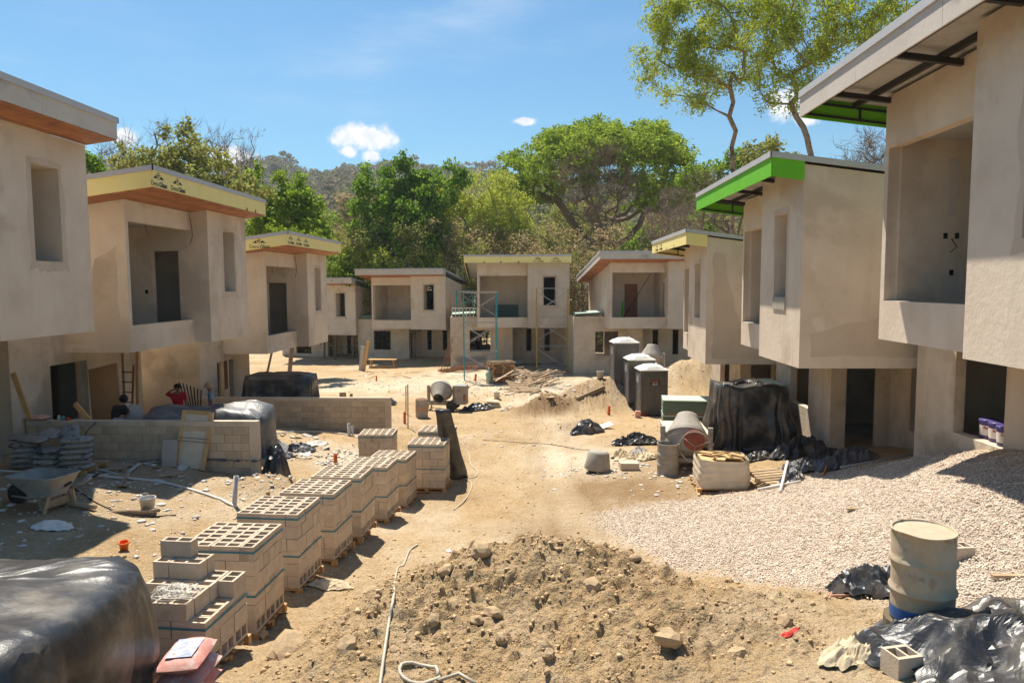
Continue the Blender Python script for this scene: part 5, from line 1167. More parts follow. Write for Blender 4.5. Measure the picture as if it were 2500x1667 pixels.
# ---------------------------------------------------------------- people
def person(name, label, J, shirt, legs, hat=None, hatm='cloth_black', face=0.0, loc=(0, 0, 0), rz=0):
    """J: joint positions; one continuous skinned body, head with face, cap or hair as a child"""
    V = []; E = []; Rr = []
    def v(p, r): V.append(Vector(p)); Rr.append(r); return len(V) - 1
    pel = v(J['pelvis'], .15); wa = v(J['waist'], .135); ch = v(J['chest'], .165); nk = v(J['neck'], .062); hb = v(J['head'], .07)
    E += [(pel, wa), (wa, ch), (ch, nk), (nk, hb)]
    kinds = {pel: 'l', wa: 's', ch: 's', nk: 'k', hb: 'k'}
    for s in ('l', 'r'):
        sh = v(J['sho_' + s], .075); el = v(J['elb_' + s], .045); wr = v(J['wri_' + s], .03); ha = v(J['han_' + s], .035)
        E += [(ch, sh), (sh, el), (el, wr), (wr, ha)]; kinds.update({sh: 's', el: 'k', wr: 'k', ha: 'k'})
        hp = v(J['hip_' + s], .10); kn = v(J['kne_' + s], .062); an = v(J['ank_' + s], .045); to = v(J['toe_' + s], .04)
        E += [(pel, hp), (hp, kn), (kn, an), (an, to)]; kinds.update({hp: 'l', kn: 'l', an: 'l', to: 'f'})
        d = (Vector(J['han_' + s]) - Vector(J['wri_' + s])).normalized(); sd = d.cross(Vector((0, 0, 1))); sd = sd.normalized() if sd.length > .05 else Vector((1, 0, 0))
        for k in range(4):
            q = Vector(J['han_' + s]) + d * .03 + sd * (-.03 + .02 * k); f1 = v(q + d * .03, .009); f2 = v(q + d * (.06 - .006 * abs(k - 1.4)) + Vector((0, 0, -.015)), .008); E += [(ha, f1), (f1, f2)]; kinds.update({f1: 'k', f2: 'k'})
        q = Vector(J['wri_' + s]) + d * .03 + sd * .045; f1 = v(q, .01); f2 = v(q + d * .035 + sd * .015, .008); E += [(wr, f1), (f1, f2)]; kinds.update({f1: 'k', f2: 'k'})
    me = bpy.data.meshes.new('body'); me.from_pydata(V, E, []); o = bpy.data.objects.new('body', me); col.objects.link(o)
    o.modifiers.new('s', 'SKIN'); o.modifiers.new('d', 'SUBSURF').levels = 1
    for k, sv in enumerate(me.skin_vertices[0].data): sv.radius = (Rr[k], Rr[k] * (.72 if k in (pel, wa, ch) else 1)); sv.use_root = (k == pel)
    dg = bpy.context.evaluated_depsgraph_get(); m2 = bpy.data.meshes.new_from_object(o.evaluated_get(dg)); bpy.data.objects.remove(o)
    # head shape merged into the body mesh
    hv = Vector(J['headc']); b = MB(); vs = [tuple(p.co) for p in m2.vertices]; fs = [tuple(p.vertices) for p in m2.polygons]; b.add(vs, fs); nb = len(fs)
    R2 = Matrix.Rotation(face, 3, 'Z'); n1, n2 = 16, 11; hvts = []
    for i in range(n2 + 1):
        ph = math.pi * i / n2
        for k in range(n1):
            th = 2 * math.pi * k / n1; x = math.sin(ph) * math.cos(th); y = math.sin(ph) * math.sin(th); z = math.cos(ph)
            rx, ry = .078, .098; jaw = 1 - .22 * max(0, -z) ; q = Vector((x * rx * jaw, y * ry * jaw, z * .118))
            if y < -.6 and abs(x) < .3 and -.35 < z < .15: q.y -= .02 * (1 - abs(x) / .3)
            if abs(x) > .9 and abs(z) < .35: q.x *= 1.16
            hvts.append(hv + R2 @ q)
    b.add(hvts, [(i * n1 + k, i * n1 + (k + 1) % n1, (i + 1) * n1 + (k + 1) % n1, (i + 1) * n1 + k) for i in range(n2) for k in range(n1)])
    # material by nearest bone joint
    KM = {'s': 1, 'l': 2, 'k': 0, 'f': 3}; mi = []
    for k, f in enumerate(b.f):
        if k >= nb: mi.append(0); continue
        c = sum((Vector(b.v[i]) for i in f), Vector()) / len(f); j = min(range(len(V)), key=lambda q: (V[q] - c).length - (.05 if kinds[q] == 's' else 0)); mi.append(KM[kinds[j]])
    b.mi = mi; t = empty(name, loc, rz, label, 'person'); b.build('body', [M['skin'], M[shirt], M[legs], M['rubber']], t, True)
    q = MB()
    if hat == 'cap':
        q.lathe([(.112, .0), (.112, .03), (.10, .075), (.06, .11), (0, .12)], 16); q.add([(-.075, -.09, .005), (.075, -.09, .005), (.06, -.2, -.005), (-.06, -.2, -.005), (-.075, -.09, .02), (.075, -.09, .02), (.06, -.2, .008), (-.06, -.2, .008)], [(0, 1, 2, 3), (4, 7, 6, 5), (0, 4, 5, 1), (1, 5, 6, 2), (2, 6, 7, 3), (3, 7, 4, 0)])
        q.build('cap', M[hatm], t, True, hv + Vector((0, 0, .02)), (0, 0, face))
    elif hat == 'hat':
        q.lathe([(.20, -.035), (.115, .0), (.112, .07), (.09, .11), (0, .12)], 18); q.build('hat', M[hatm], t, True, hv + Vector((0, 0, .02)), (0, 0, face))
    else:
        q.lathe([(.085, -.05), (.104, .0), (.106, .05), (.085, .10), (.04, .13), (0, .135)], 16); q.build('hair', M['hair'], t, True, hv + R2 @ Vector((0, .014, 0)), (-.25, 0, face))
    return t
def pose(stand=True, lean=0., arms='down', crouch=False):
    if stand: ph = .92; J = {'pelvis': (0, 0, ph), 'waist': (0, -lean * .3, ph + .2), 'chest': (0, -lean * .7, ph + .42), 'neck': (0, -lean, ph + .60), 'head': (0, -lean * 1.1, ph + .66), 'headc': (0, -lean * 1.15 - .015, ph + .73)}
    else: ph = .34; J = {'pelvis': (0, 0, ph), 'waist': (0, -.08 - lean * .3, ph + .19), 'chest': (0, -.17 - lean * .7, ph + .40), 'neck': (0, -.24 - lean, ph + .57), 'head': (0, -.27 - lean, ph + .63), 'headc': (0, -.30 - lean * 1.1, ph + .70)}
    c = Vector(J['chest'])
    for s, k in (('l', 1), ('r', -1)):
        J['sho_' + s] = c + Vector((.19 * k, 0, .09)); 
        if arms == 'down': J['elb_' + s] = c + Vector((.25 * k, .02, -.19)); J['wri_' + s] = c + Vector((.24 * k, -.08, -.42)); J['han_' + s] = c + Vector((.235 * k, -.11, -.49))
        elif arms == 'fwd': J['elb_' + s] = c + Vector((.24 * k, -.16, -.12)); J['wri_' + s] = c + Vector((.13 * k, -.38, -.16)); J['han_' + s] = c + Vector((.11 * k, -.45, -.17))
        elif arms == 'neck': 
            if k < 0: J['elb_r'] = c + Vector((-.36, .05, .10)); J['wri_r'] = c + Vector((-.16, .04, .24)); J['han_r'] = c + Vector((-.10, .03, .27))
            else: J['elb_l'] = c + Vector((.25, -.05, -.18)); J['wri_l'] = c + Vector((.22, -.22, -.30)); J['han_l'] = c + Vector((.20, -.28, -.31))
        J['hip_' + s] = (.09 * k, 0, ph - .06)
        if stand: J['kne_' + s] = (.10 * k, -.03, .49); J['ank_' + s] = (.11 * k, .02, .08); J['toe_' + s] = (.12 * k, -.13, .04)
        else: J['kne_' + s] = (.15 * k, -.40, .44); J['ank_' + s] = (.14 * k, -.30, .08); J['toe_' + s] = (.15 * k, -.44, .04)
    return J
def at_floor(px, Y, z): q = atY(px, 900, Y); return (q.x, q.y, z)
person('person', 'crouching person in a black t-shirt seen from behind the block wall', pose(False, .05, 'fwd'), 'cloth_black', 'denim', None, loc=at_floor(272, 17.6, -3.98), rz=R(165))
person('person', 'crouching person in a pale blue shirt bent low behind the block wall', pose(False, .15, 'fwd'), 'cloth_blue', 'denim', None, loc=at_floor(255, 17.1, -4.22), rz=R(150))
person('person', 'standing person in a red shirt and black cap with a hand at the neck', pose(True, .02, 'neck'), 'cloth_red', 'denim', 'cap', 'cloth_black', face=R(40), loc=at_floor(432, 21.6, -4.82), rz=R(20))
person('person', 'standing person in a light blue shirt and a brown sun hat', pose(True, .04, 'down'), 'cloth_blue', 'denim', 'hat', 'straw', face=R(-30), loc=at_floor(514, 21.4, -4.75), rz=R(-60))
person('person', 'person in a lime green shirt bending inside the dark window opening', pose(False, .3, 'fwd'), 'cloth_green', 'denim', None, loc=(-13.3, 17.9, -3.95), rz=R(60))
person('person', 'person in dark clothes standing behind the window beyond the teal scaffold', pose(True, .1, 'fwd'), 'cloth_black', 'denim', 'cap', 'cloth_black', loc=(-4.6, 53.6, -5.76), rz=R(0))
# ---------------------------------------------------------------- middle of the site
c = atY(688, 950, 27.4); o = drape('tarpaulin', 2.55, 1.5, 1.72, 14, M['tarp'], None, (c.x, 27.4, G(c.x, 27.4)), .05, 120, .12, .30, .08, 0, True, None, .2); tag(o, 'matt black tarpaulin over a tall stack behind the capped block wall', 'tarpaulin')
def small_bricks(px, py, Y, w, h, label, seed):
    p = atY(px, py, Y); rnd = random.Random(seed); t = empty('brick_stack', (p.x, Y, G(p.x, Y)), .1 * (seed % 3), label, 'brick stack')
    b = MB(); b.box(-.095, .095, -.045, .045, 0, .088); me = b.mesh('brick', M['tile_white']); rows = int(h / .1)
    for r in range(rows):
        nx = int(w / .2)
        for k in range(nx): inst('brick', me, t, (-w / 2 + .1 + k * .2 + (.05 if r % 2 else 0) + rnd.uniform(-.012, .012), rnd.uniform(-.02, .02), r * .1 + .05 * 0), (0, 0, rnd.uniform(-.04, .04)))
    b = MB(); b.box(-w / 2, w / 2, .05, .5, 0, rows * .1); b.build('inner_bricks', M['tile_white'], t)
    return t
small_bricks(698, 906, 31.2, .6, 1.0, 'narrow stack of white bricks under the overhang', 1); small_bricks(741, 906, 30.6, .8, 1.1, 'wider leaning stack of white bricks under the overhang', 2)
# formwork boards, starter bars, stakes
for k, (px, Y, w, h, ln, lb) in enumerate(((839, 25.6, .24, 1.0, .0, 'stained formwork board standing behind the capped block wall'), (852, 25.8, .10, .95, .25, 'narrow slanted formwork board behind the capped block wall'))):
    p = atY(px, 960, Y); z0 = G(p.x, Y) - .05; lean_box('form_board', (p.x, Y, z0), (p.x + ln * .5 - .05, Y + .05, z0 + h + .35), w, .05, M['grey_wood'], lb, 'board', (0, -1, 0))
rnd = random.Random(12)
for k in range(26):
    px = 785 + k * 6.6 + rnd.uniform(-3, 3); Y = 27.2 + rnd.uniform(-.8, 1.0); p = atY(px, 960, Y); z = G(p.x, Y)
    b = MB(); b.tube([(0, 0, -.1), (rnd.uniform(-.03, .03), 0, rnd.uniform(.45, .95))], .008, 4); tag(b.build('starter_bar', M['rust'], None, False, (p.x, Y, z)), 'thin rusty starter bar standing behind the capped block wall', 'rebar', 'rusty starter bars')
for px, py0, py1, Y, lb in ((996, 1045, 935, 24.3, 'upright wood stake by the end of the capped block wall'), (991, 1010, 940, 27.5, 'thin wood stake carrying strings by the cement mixer')):
    a = gp(px, py0); b = MB(); b.bar((0, 0, -.1), (0.02, 0, (py0 - py1) / FPX * a.y), .04, .04, (1, 0, 0)); tag(b.build('stake', M['grey_wood'], None, False, a), lb, 'stake')
def orange_stub(px, py, h, r, lb, tl=(0, 0)): o = stub(px, py, h, r, M['orange_pvc'], lb, tl); o.name = 'drain_pipe'
orange_stub(988, 1033, .45, .06, 'orange drain pipe standing by the upright wood stake'); orange_stub(919, 930, .32, .05, 'orange drain pipe stub standing on the open soil'); orange_stub(1160, 930, .42, .07, 'orange drain pipe standing before the teal scaffold', (0, .1)); orange_stub(1486, 1012, .38, .07, 'orange drain pipe in the pit near the toilets'); orange_stub(819, 1125, .2, .06, 'broken orange drain pipe stub on the rubble bank')
def drum_barrel(px, py, m, label, r=.29, h=.88, band=None, loc=None, tl=(0, 0, 0), dent=None, lid=True, open_=False):
    p = Vector(loc) if loc else gp(px, py); t = empty('steel_barrel', p, 0, label, 'barrel', None, tl)
    prof = [(0, 0), (r, 0), (r + .008, .01), (r, .03)]
    for z in (h * .33, h * .66): prof += [(r, z - .03), (r + .02, z - .008), (r + .02, z + .008), (r, z + .03)]
    prof += [(r, h - .02), (r + .01, h - .01), (r + .01, h), (r - .01, h), (r - .012, h - .02)]
    if open_: prof += [(r - .02, .1), (0, .1)]
    n = 40; pr = []
    for a, b_ in zip(prof[:-1], prof[1:]):
        k = max(1, int(abs(b_[1] - a[1]) / .04)); pr += [(a[0] + (b_[0] - a[0]) * i / k, a[1] + (b_[1] - a[1]) * i / k) for i in range(k)]
    pr.append(prof[-1]); b = MB(); b.lathe(pr, n, None, dent); b.build('shell', m, t, True)
    if not open_: q = MB(); q.lathe([(r - .012, h - .018), (0, h - .018)], n, None, (lambda a, z: dent(a, h)) if dent else None); q.build('lid', M['rust'] if lid else m, t, True)
    if band: q = MB(); q.lathe([(r + .006, h * .36), (r + .006, h * .60)], n); q.build('painted_band', band, t, True)
    return t
drum_barrel(1030, 1018, M['steel_dusty'], 'dusty barrel with a faded orange band left of the cement mixer', .26, .78, mat('orange_faded', [(.45, .20, .10), (.38, .32, .25)], 9, 5, .85, coord='obj'))
def mixer(loc, rz, label, tip=R(62), s=1.0, ring=False, box=True, bare=False, plate=False, wheel=True):
    t = empty('cement_mixer', loc, rz, label, 'cement mixer'); t.scale = (s, s, s); m = M['steel_dusty']
    Md = Matrix.Translation((0, 0, .82)) @ Matrix.Rotation(tip, 4, 'X')
    b = MB(); b.lathe([(0, -.46), (.22, -.46), (.30, -.42), (.46, -.12), (.475, -.06), (.475, .06), (.46, .10), (.25, .52), (.245, .56), (.225, .56), (.23, .52), (.43, .10), (.40, -.1), (.25, -.38), (0, -.40)], 32, Md); d = b.build('drum', m, t, True)
    q = MB(); q.lathe([(.485, -.03), (.50, -.02), (.50, .02), (.485, .03)], 32, Md); q.build('gear_ring', m, d, True)
    for a in (0, 2.1, 4.2): q = MB(); q.box(-.02, .02, .12, .3, -.1, .3, Md @ Matrix.Rotation(a, 4, 'Z')); q.build('mixing_blade', m, d)
    for sx in (-1, 1):
        q = MB(); q.bar((sx * .56, 0, .30), (sx * .56, 0, 1.05), .09, .12, (1, 0, 0)); q.bar((sx * .56, -.3, .30), (sx * .56, .35, .30), .06, .06); q.build('side_frame', m, t)
        q = MB(); q.lathe([(0, -.05), (.06, -.05), (.06, .05), (0, .05)], 12, Matrix.Translation((sx * .53, 0, .84)) @ Matrix.Rotation(R(90), 4, 'Y')); q.build('bearing', m, t, True)
    q = MB(); q.bar((-.6, -.28, .30), (.6, -.28, .30), .07, .09); q.bar((-.6, .33, .30), (.6, .33, .30), .07, .09); q.build('base_frame', m, t)
    for sx, yy in ((-.5, -.28), (-.5, .33)): q = MB(); q.bar((sx, yy, .30), (sx - .05, yy * 1.1, 0), .06, .06, (1, 0, 0)); q.build('leg', m, t)
    if wheel:
        for yy in (-.36, .36):
            q = MB(); q.lathe([(0, -.06), (.10, -.05), (.12, -.07), (.20, -.07), (.225, -.04), (.225, .04), (.20, .07), (0, .07)], 22, Matrix.Translation((.52, yy, .225)) @ Matrix.Rotation(R(90), 4, 'X')); w = q.build('wheel', M['rubber'], t, True)
            q = MB(); q.lathe([(0, -.075), (.10, -.07), (.11, -.055)], 16, Matrix.Translation((.52, yy, .225)) @ Matrix.Rotation(R(90 if yy < 0 else -90), 4, 'X')); q.build('rim', m, w, True)
    if box:
        q = MB(); q.box(.64, 1.12, -.26, .28, .28, 1.06); q.build('engine_box', m, t); q = MB(); q.box(.62, 1.14, -.28, .30, 1.065, 1.085); q.build('engine_lid', M['galv'], t); q = MB(); q.box(1.02, 1.13, -.30, -.265, .45, .72); q.build('engine_latch', M['rust'], t)
    if plate:
        q = MB(); q.lathe([(0, -.02), (.24, -.02), (.25, 0), (.24, .02), (0, .02)], 26, Matrix.Translation((.18, -.52, .84)) @ Matrix.Rotation(R(90), 4, 'X')); q.build('gear_cover', M['red_plate'], t, True)
    if ring:
        q = MB(); q.tube([(.2 + .36 * math.cos(a), -.60, .70 + .36 * math.sin(a)) for a in np.linspace(0, 2 * math.pi, 33)], .014, 6); q.build('hand_wheel', m, t, True)
        for a in (.4, 2.5, 4.6): q = MB(); q.tube([(.2, -.58, .70), (.2 + .36 * math.cos(a), -.60, .70 + .36 * math.sin(a))], .011, 5); q.build('spoke', m, t, True)
    return t
p = gp(1078, 1000); mixer((p.x, p.y, p.z), R(-6), 'dusty cement mixer with its mouth tipped down beside a steel box', R(118), 1.05)
crumple('plastic_sheet', .75, .42, .34, 41, M['tarp'], None, gp(1165, 1000), .2, 24, .6, True, .7); tag(bpy.data.objects['plastic_sheet.002'], 'torn black plastic lying by the cement mixer wheel', 'plastic sheet')
bc = [bag_mesh(.66, .42, .16, 40 + k, M['bag_cream']) for k in range(2)]
p = gp(1204, 995); tag(inst('cement_bag', bc[0], None, (p.x, p.y, p.z), (0, 0, .1), (1.1, 1.1, 1.3)), 'full cream cement bag beside the torn black plastic', 'cement bag'); tag(inst('cement_bag', bc[1], None, (p.x - .02, p.y + .05, p.z + .2), (0, .05, -.1), (1.0, 1.0, 1.0)), 'cream cement bag lying on top of another one', 'cement bag')
p = gp(1238, 1000); tag(crumple('empty_bag', .40, .22, .16, 43, M['bag_cream'], None, p, .1, 16, .5, True, .7, 6), 'flattened empty cream bag beside the full bags', 'bag')
pail('bucket', 1213, 974, .13, .16, .34, M['tile_white'], 'dirty white bucket standing before the broken pallets')
pail('bucket', 1467, 923, .15, .17, .34, M['tile_white'], 'white pail standing by the house wall', loc=gp(1465, 923))
# pallets, whole and broken
def pallet_stack(px, py, n, rz, label):
    p = gp(px, py); 
    for k in range(n):
        t = empty('wood_pallet', (p.x + rnd.uniform(-.05, .05), p.y + rnd.uniform(-.05, .05), p.z + k * .122), rz + rnd.uniform(-.12, .12), label if k < n - 1 else 'topmost grey pallet of the tall pallet stack', 'pallet', 'pallets in the tall stack'); wood_pallet(t, 1.35, 1.2, 0, M['pallet_wood'] if k % 3 else M['grey_wood'], 6)
pallet_stack(1222, 932, 10, .35, 'weathered pallet within the tall pallet stack')
for k, (px, py, rz, tx, ty, dz, lb) in enumerate(((1265, 955, .4, .35, .25, .15, 'broken pallet tipped in front of the pallet stack'), (1310, 940, -.2, .15, -.15, .25, 'wide pallet lying on top of the broken boards'), (1325, 935, .1, -.1, -.2, .45, 'boarded panel lying on the broken pallets'), (1285, 925, .9, .3, .1, .3, 'slanted pallet between the stack and the broken boards'), (1295, 958, .3, .1, .1, .02, 'crushed pallet under the broken boards'))):
    p = gp(px, py); pallet_thing(p.x, p.y, rz, lb, M['grey_wood'], None, (tx, ty), 1.2, 1.1, dz)
for k in range(46):
    p = gp(1255 + rnd.uniform(-25, 95), 945 + rnd.uniform(-28, 15)); a = rnd.uniform(-.6, 1.2); l = rnd.uniform(.8, 2.0); zq = rnd.uniform(.05, .55); b = MB(); b.bar((-l / 2, 0, zq), (l / 2, 0, zq + rnd.uniform(-.2, .45)), .11, .03); tag(b.build('broken_board', M['grey_wood'], None, False, p, (0, 0, a)), 'loose broken board in the heap by the pallet stack', 'board', 'loose boards by the pallet stack')
def cyl_gas(px, py, m, r, h, lb, cat='gas cylinder'):
    p = gp(px, py); t = empty('gas_cylinder', p, 0, lb, cat); b = MB(); b.lathe([(0, 0), (r, 0), (r, h * .72), (r * .8, h * .82), (r * .35, h * .88), (r * .35, h)], 16); b.build('tank', m, t, True); q = MB(); q.lathe([(r * .5, h * .98), (r * .5, h * 1.06), (0, h * 1.06)], 10); q.build('valve_cap', M['galv'], t, True)
cyl_gas(1220, 935, M['red'], .10, .42, 'small red cylinder standing before the pallet stack'); cyl_gas(1224, 917, M['red'], .09, .4, 'red cylinder half hidden at the pallet stack'); cyl_gas(1195, 935, M['green_gypsum'], .19, .85, 'pale green sack like cylinder beside the pallet stack')
lean_box('beam', gp(1408, 975), gp(1475, 952) + Vector((0, 0, .12)), .16, .12, M['grey_wood'], 'old timber beam lying on the earth heap by the toilets', 'beam')
# rebar, channels, bench, planks by the end houses
def rebar_bundle():
    p = gp(1075, 910); t = empty('rebar_bundle', p, 0, 'orange rusty heap of rebar before the grey wall', 'rebar'); rr = random.Random(3)
    for k in range(46):
        b = MB(); a = Vector((rr.uniform(-.2, .5), rr.uniform(-.3, .3), .03 + rr.uniform(0, .2))); e = Vector((rr.uniform(1.6, 3.0), rr.uniform(-.3, .6), .05 + rr.uniform(0, .55))) if k < 30 else Vector((rr.uniform(.3, .9), rr.uniform(.8, 1.6), rr.uniform(1.6, 2.6)))
        b.tube([a, (a + e) / 2 + Vector((0, 0, rr.uniform(-.05, .12))), e], .012, 4); b.build('rebar', M['rust'], t)
rebar_bundle()
p = gp(1098, 900); t = empty('steel_channels', (p.x, p.y + .7, p.z + .45), .02, 'bundle of long grey steel channels lying on the rebar', 'steel channels')
for k in range(7): b = MB(); b.box(0, 2.5 + .1 * (k % 3), -.06 + .13 * (k % 3), .04 + .13 * (k % 3), .12 * (k // 3), .10 + .12 * (k // 3)); b.build('channel', M['galv'], t)
def bench(px, py):
    p = gp(px, py); t = empty('work_bench', p, .02, 'low sloping wooden work bench before the grey house', 'bench')
    for k in range(4): b = MB(); b.box(-1.05, 1.05, -.42 + k * .22, -.24 + k * .22, .62, .66); b.build('top_plank', M['new_wood'], t)
    for sx in (-1, 1):
        for sy in (-.35, .35): b = MB(); b.bar((sx * .95, sy, 0), (sx * .8, sy, .62), .07, .07, (0, 1, 0)); b.build('leg', M['new_wood'], t)
    b = MB(); b.bar((-.9, -.4, .15), (.9, -.4, .15), .03, .09); b.build('brace', M['new_wood'], t)
    b = MB(); b.bar((-.3, .3, .05), (1.6, .1, .55), .2, .05); b.build('loose_rail', M['rust'], t)
bench(935, 898)
lean_box('plank', gp(888, 905), atY(899, 833, 49.5), .22, .05, M['new_wood'], 'tall tan plank leaning on the grey house wall', 'plank', (0, -1, 0)); lean_box('plank', gp(880, 905), atY(886, 845, 49.5), .26, .05, M['gypsum_grey'], 'tall grey plank leaning beside the tan one', 'plank', (0, -1, 0))
q = MB(); q.lathe([(0, .02), (.20, .03), (.34, .22), (.37, .24), (.36, .26), (.3, .25), (.18, .08), (0, .06)], 22, Matrix.Diagonal((1.2, .8, 1, 1))); p = gp(1262, 893); tag(q.build('basin', M['tile_white'], None, True, (p.x, p.y, p.z + .1), (.5, 0, 0)), 'oval white basin lying in the shade of the porch', 'basin')
for k in range(8):
    p = gp(1345 + rnd.uniform(-15, 40), 895 + rnd.uniform(-6, 14)); b = MB(); l = rnd.uniform(.8, 1.8); b.tube([(-l / 2, 0, .06), (l / 2, 0, .1 + rnd.uniform(0, .25))], .03, 6); tag(b.build('loose_pipe', M['grey_pvc'], None, True, p, (0, 0, rnd.uniform(-.4, .4))), 'grey pipe offcut in the heap under the ochre scaffold', 'pipe', 'pipe offcuts under the scaffold')
def scaffold(pL, pR, ztop, zb, m, label, tiers, depth=.95, platform=True):
    t = empty('scaffold', (pL[0], pL[1], zb), math.atan2(pR[1] - pL[1], pR[0] - pL[0]), label, 'scaffold'); w = math.hypot(pR[0] - pL[0], pR[1] - pL[1]); H = ztop - zb; th = H / tiers
    for x in (0, w):
        for k in range(tiers):
            b = MB(); z0 = k * th
            for y in (0, depth): b.tube([(x, y, z0), (x, y, z0 + th - .03)], .032, 6)
            for zz in np.linspace(.25, th - .1, 5): b.tube([(x, 0, z0 + zz), (x, depth * (.28 if zz < th - .2 else 1), z0 + zz)], .022, 5)
            b.tube([(x, depth * .28, z0 + .25), (x, depth * .28, z0 + th - .1)], .022, 5); b.build('frame', m, t)
    for k in range(tiers):
        for y in (0, depth): b = MB(); b.tube([(0, y, k * th + .3), (w, y, (k + 1) * th - .25)], .015, 5); b.tube([(w, y + .03, k * th + .3), (0, y + .03, (k + 1) * th - .25)], .015, 5); b.build('cross_brace', M['galv'], t)
        b = MB(); b.tube([(0, 0, (k + 1) * th - .06), (w, 0, (k + 1) * th - .06)], .02, 6); b.tube([(0, depth, (k + 1) * th - .06), (w, depth, (k + 1) * th - .06)], .02, 6); b.build('rail', M['galv'], t)
    if platform:
        for k in range(3): b = MB(); b.box(-.15, w + .1, .05 + k * .3, .3 + k * .3, H - .02, H + .02); b.build('platform_plank', M['grey_wood'], t)
    return t
scaffold(gp(1134, 929), (gp(1134, 929).x + 1.95, gp(1134, 929).y + .25), atY(1134, 712, 44.5).z, G(*gp(1134, 929).xy), M['teal_paint'], 'teal steel scaffold tower with a plank platform', 3)
a = gp(1311, 914); scaffold(a, (a.x + 2.05, a.y + .1), atY(1311, 702, a.y).z, a.z, M['ochre_paint'], 'ochre steel scaffold with crossed braces before the narrow window', 3, platform=False)
# deck rail and sheets on the annex roofs
def hw(h, x, y, z): return h.matrix_world @ Vector((x, y, z))
bpy.context.view_layer.update()
t = empty('deck_rail', hw(hF, 0.1, .1, 3.48), hF.rotation_euler.z, 'low white rail along the annex roof edge behind the teal scaffold', 'rail')
b = MB(); b.bar((0, 0, .62), (1.85, 0, .62), .06, .06); b.build('top_rail', M['white_plastic'], t)
for k in range(8): b = MB(); b.bar((.03 + k * .255, 0, 0), (.03 + k * .255, 0, .6), .05, .05, (1, 0, 0)); b.build('baluster', M['white_plastic'], t)
for hh, lb in ((hF, 'tilted pale sheets on the annex roof behind the white rail'), (hG, 'pale green sheets stacked on the annex roof by the wood soffit'), (hE, 'dark edged sheets on the annex roof of the grey fascia house')):
    t = empty('roof_sheets', hw(hh, .95, .75, 3.62), hh.rotation_euler.z, lb, 'sheets')
    for k in range(4): b = MB(); b.box(-.9 + .02 * k, .85 + .02 * k, -.6, .6, k * .035, k * .035 + .03); b.build('sheet', M['green_gypsum'] if k == 3 else M['gypsum_edge'], t, False, (0, 0, 0), (.06, -.05, .02 * k))
    for k in range(2): b = MB(); b.box(-.8, .8, -.5 + k * .9, -.4 + k * .9, -.14, -.03); b.build('bearer', M['grey_wood'], t)
# teal frame stack on the annex roof of the scaffold house
t = empty('scaffold', hw(hF, 1.0, 2.6, 3.16), hF.rotation_euler.z, 'teal scaffold frame standing on the annex roof', 'scaffold')
b = MB()
for x in (-.7, .5):
    for y in (0, 1.0): b.tube([(x, y, 0), (x, y, 2.2)], .03, 6)
    for z in (.5, 1.2, 2.1): b.tube([(x, 0, z), (x, 1.0, z)], .025, 6)
for z in (.1, 1.3, 2.15): b.tube([(-.7, 0, z), (.5, 0, z)], .022, 6)
b.tube([(-.7, 0, .2), (.5, 0, 1.9)], .015, 5); b.build('frame', M['teal_paint'], t)

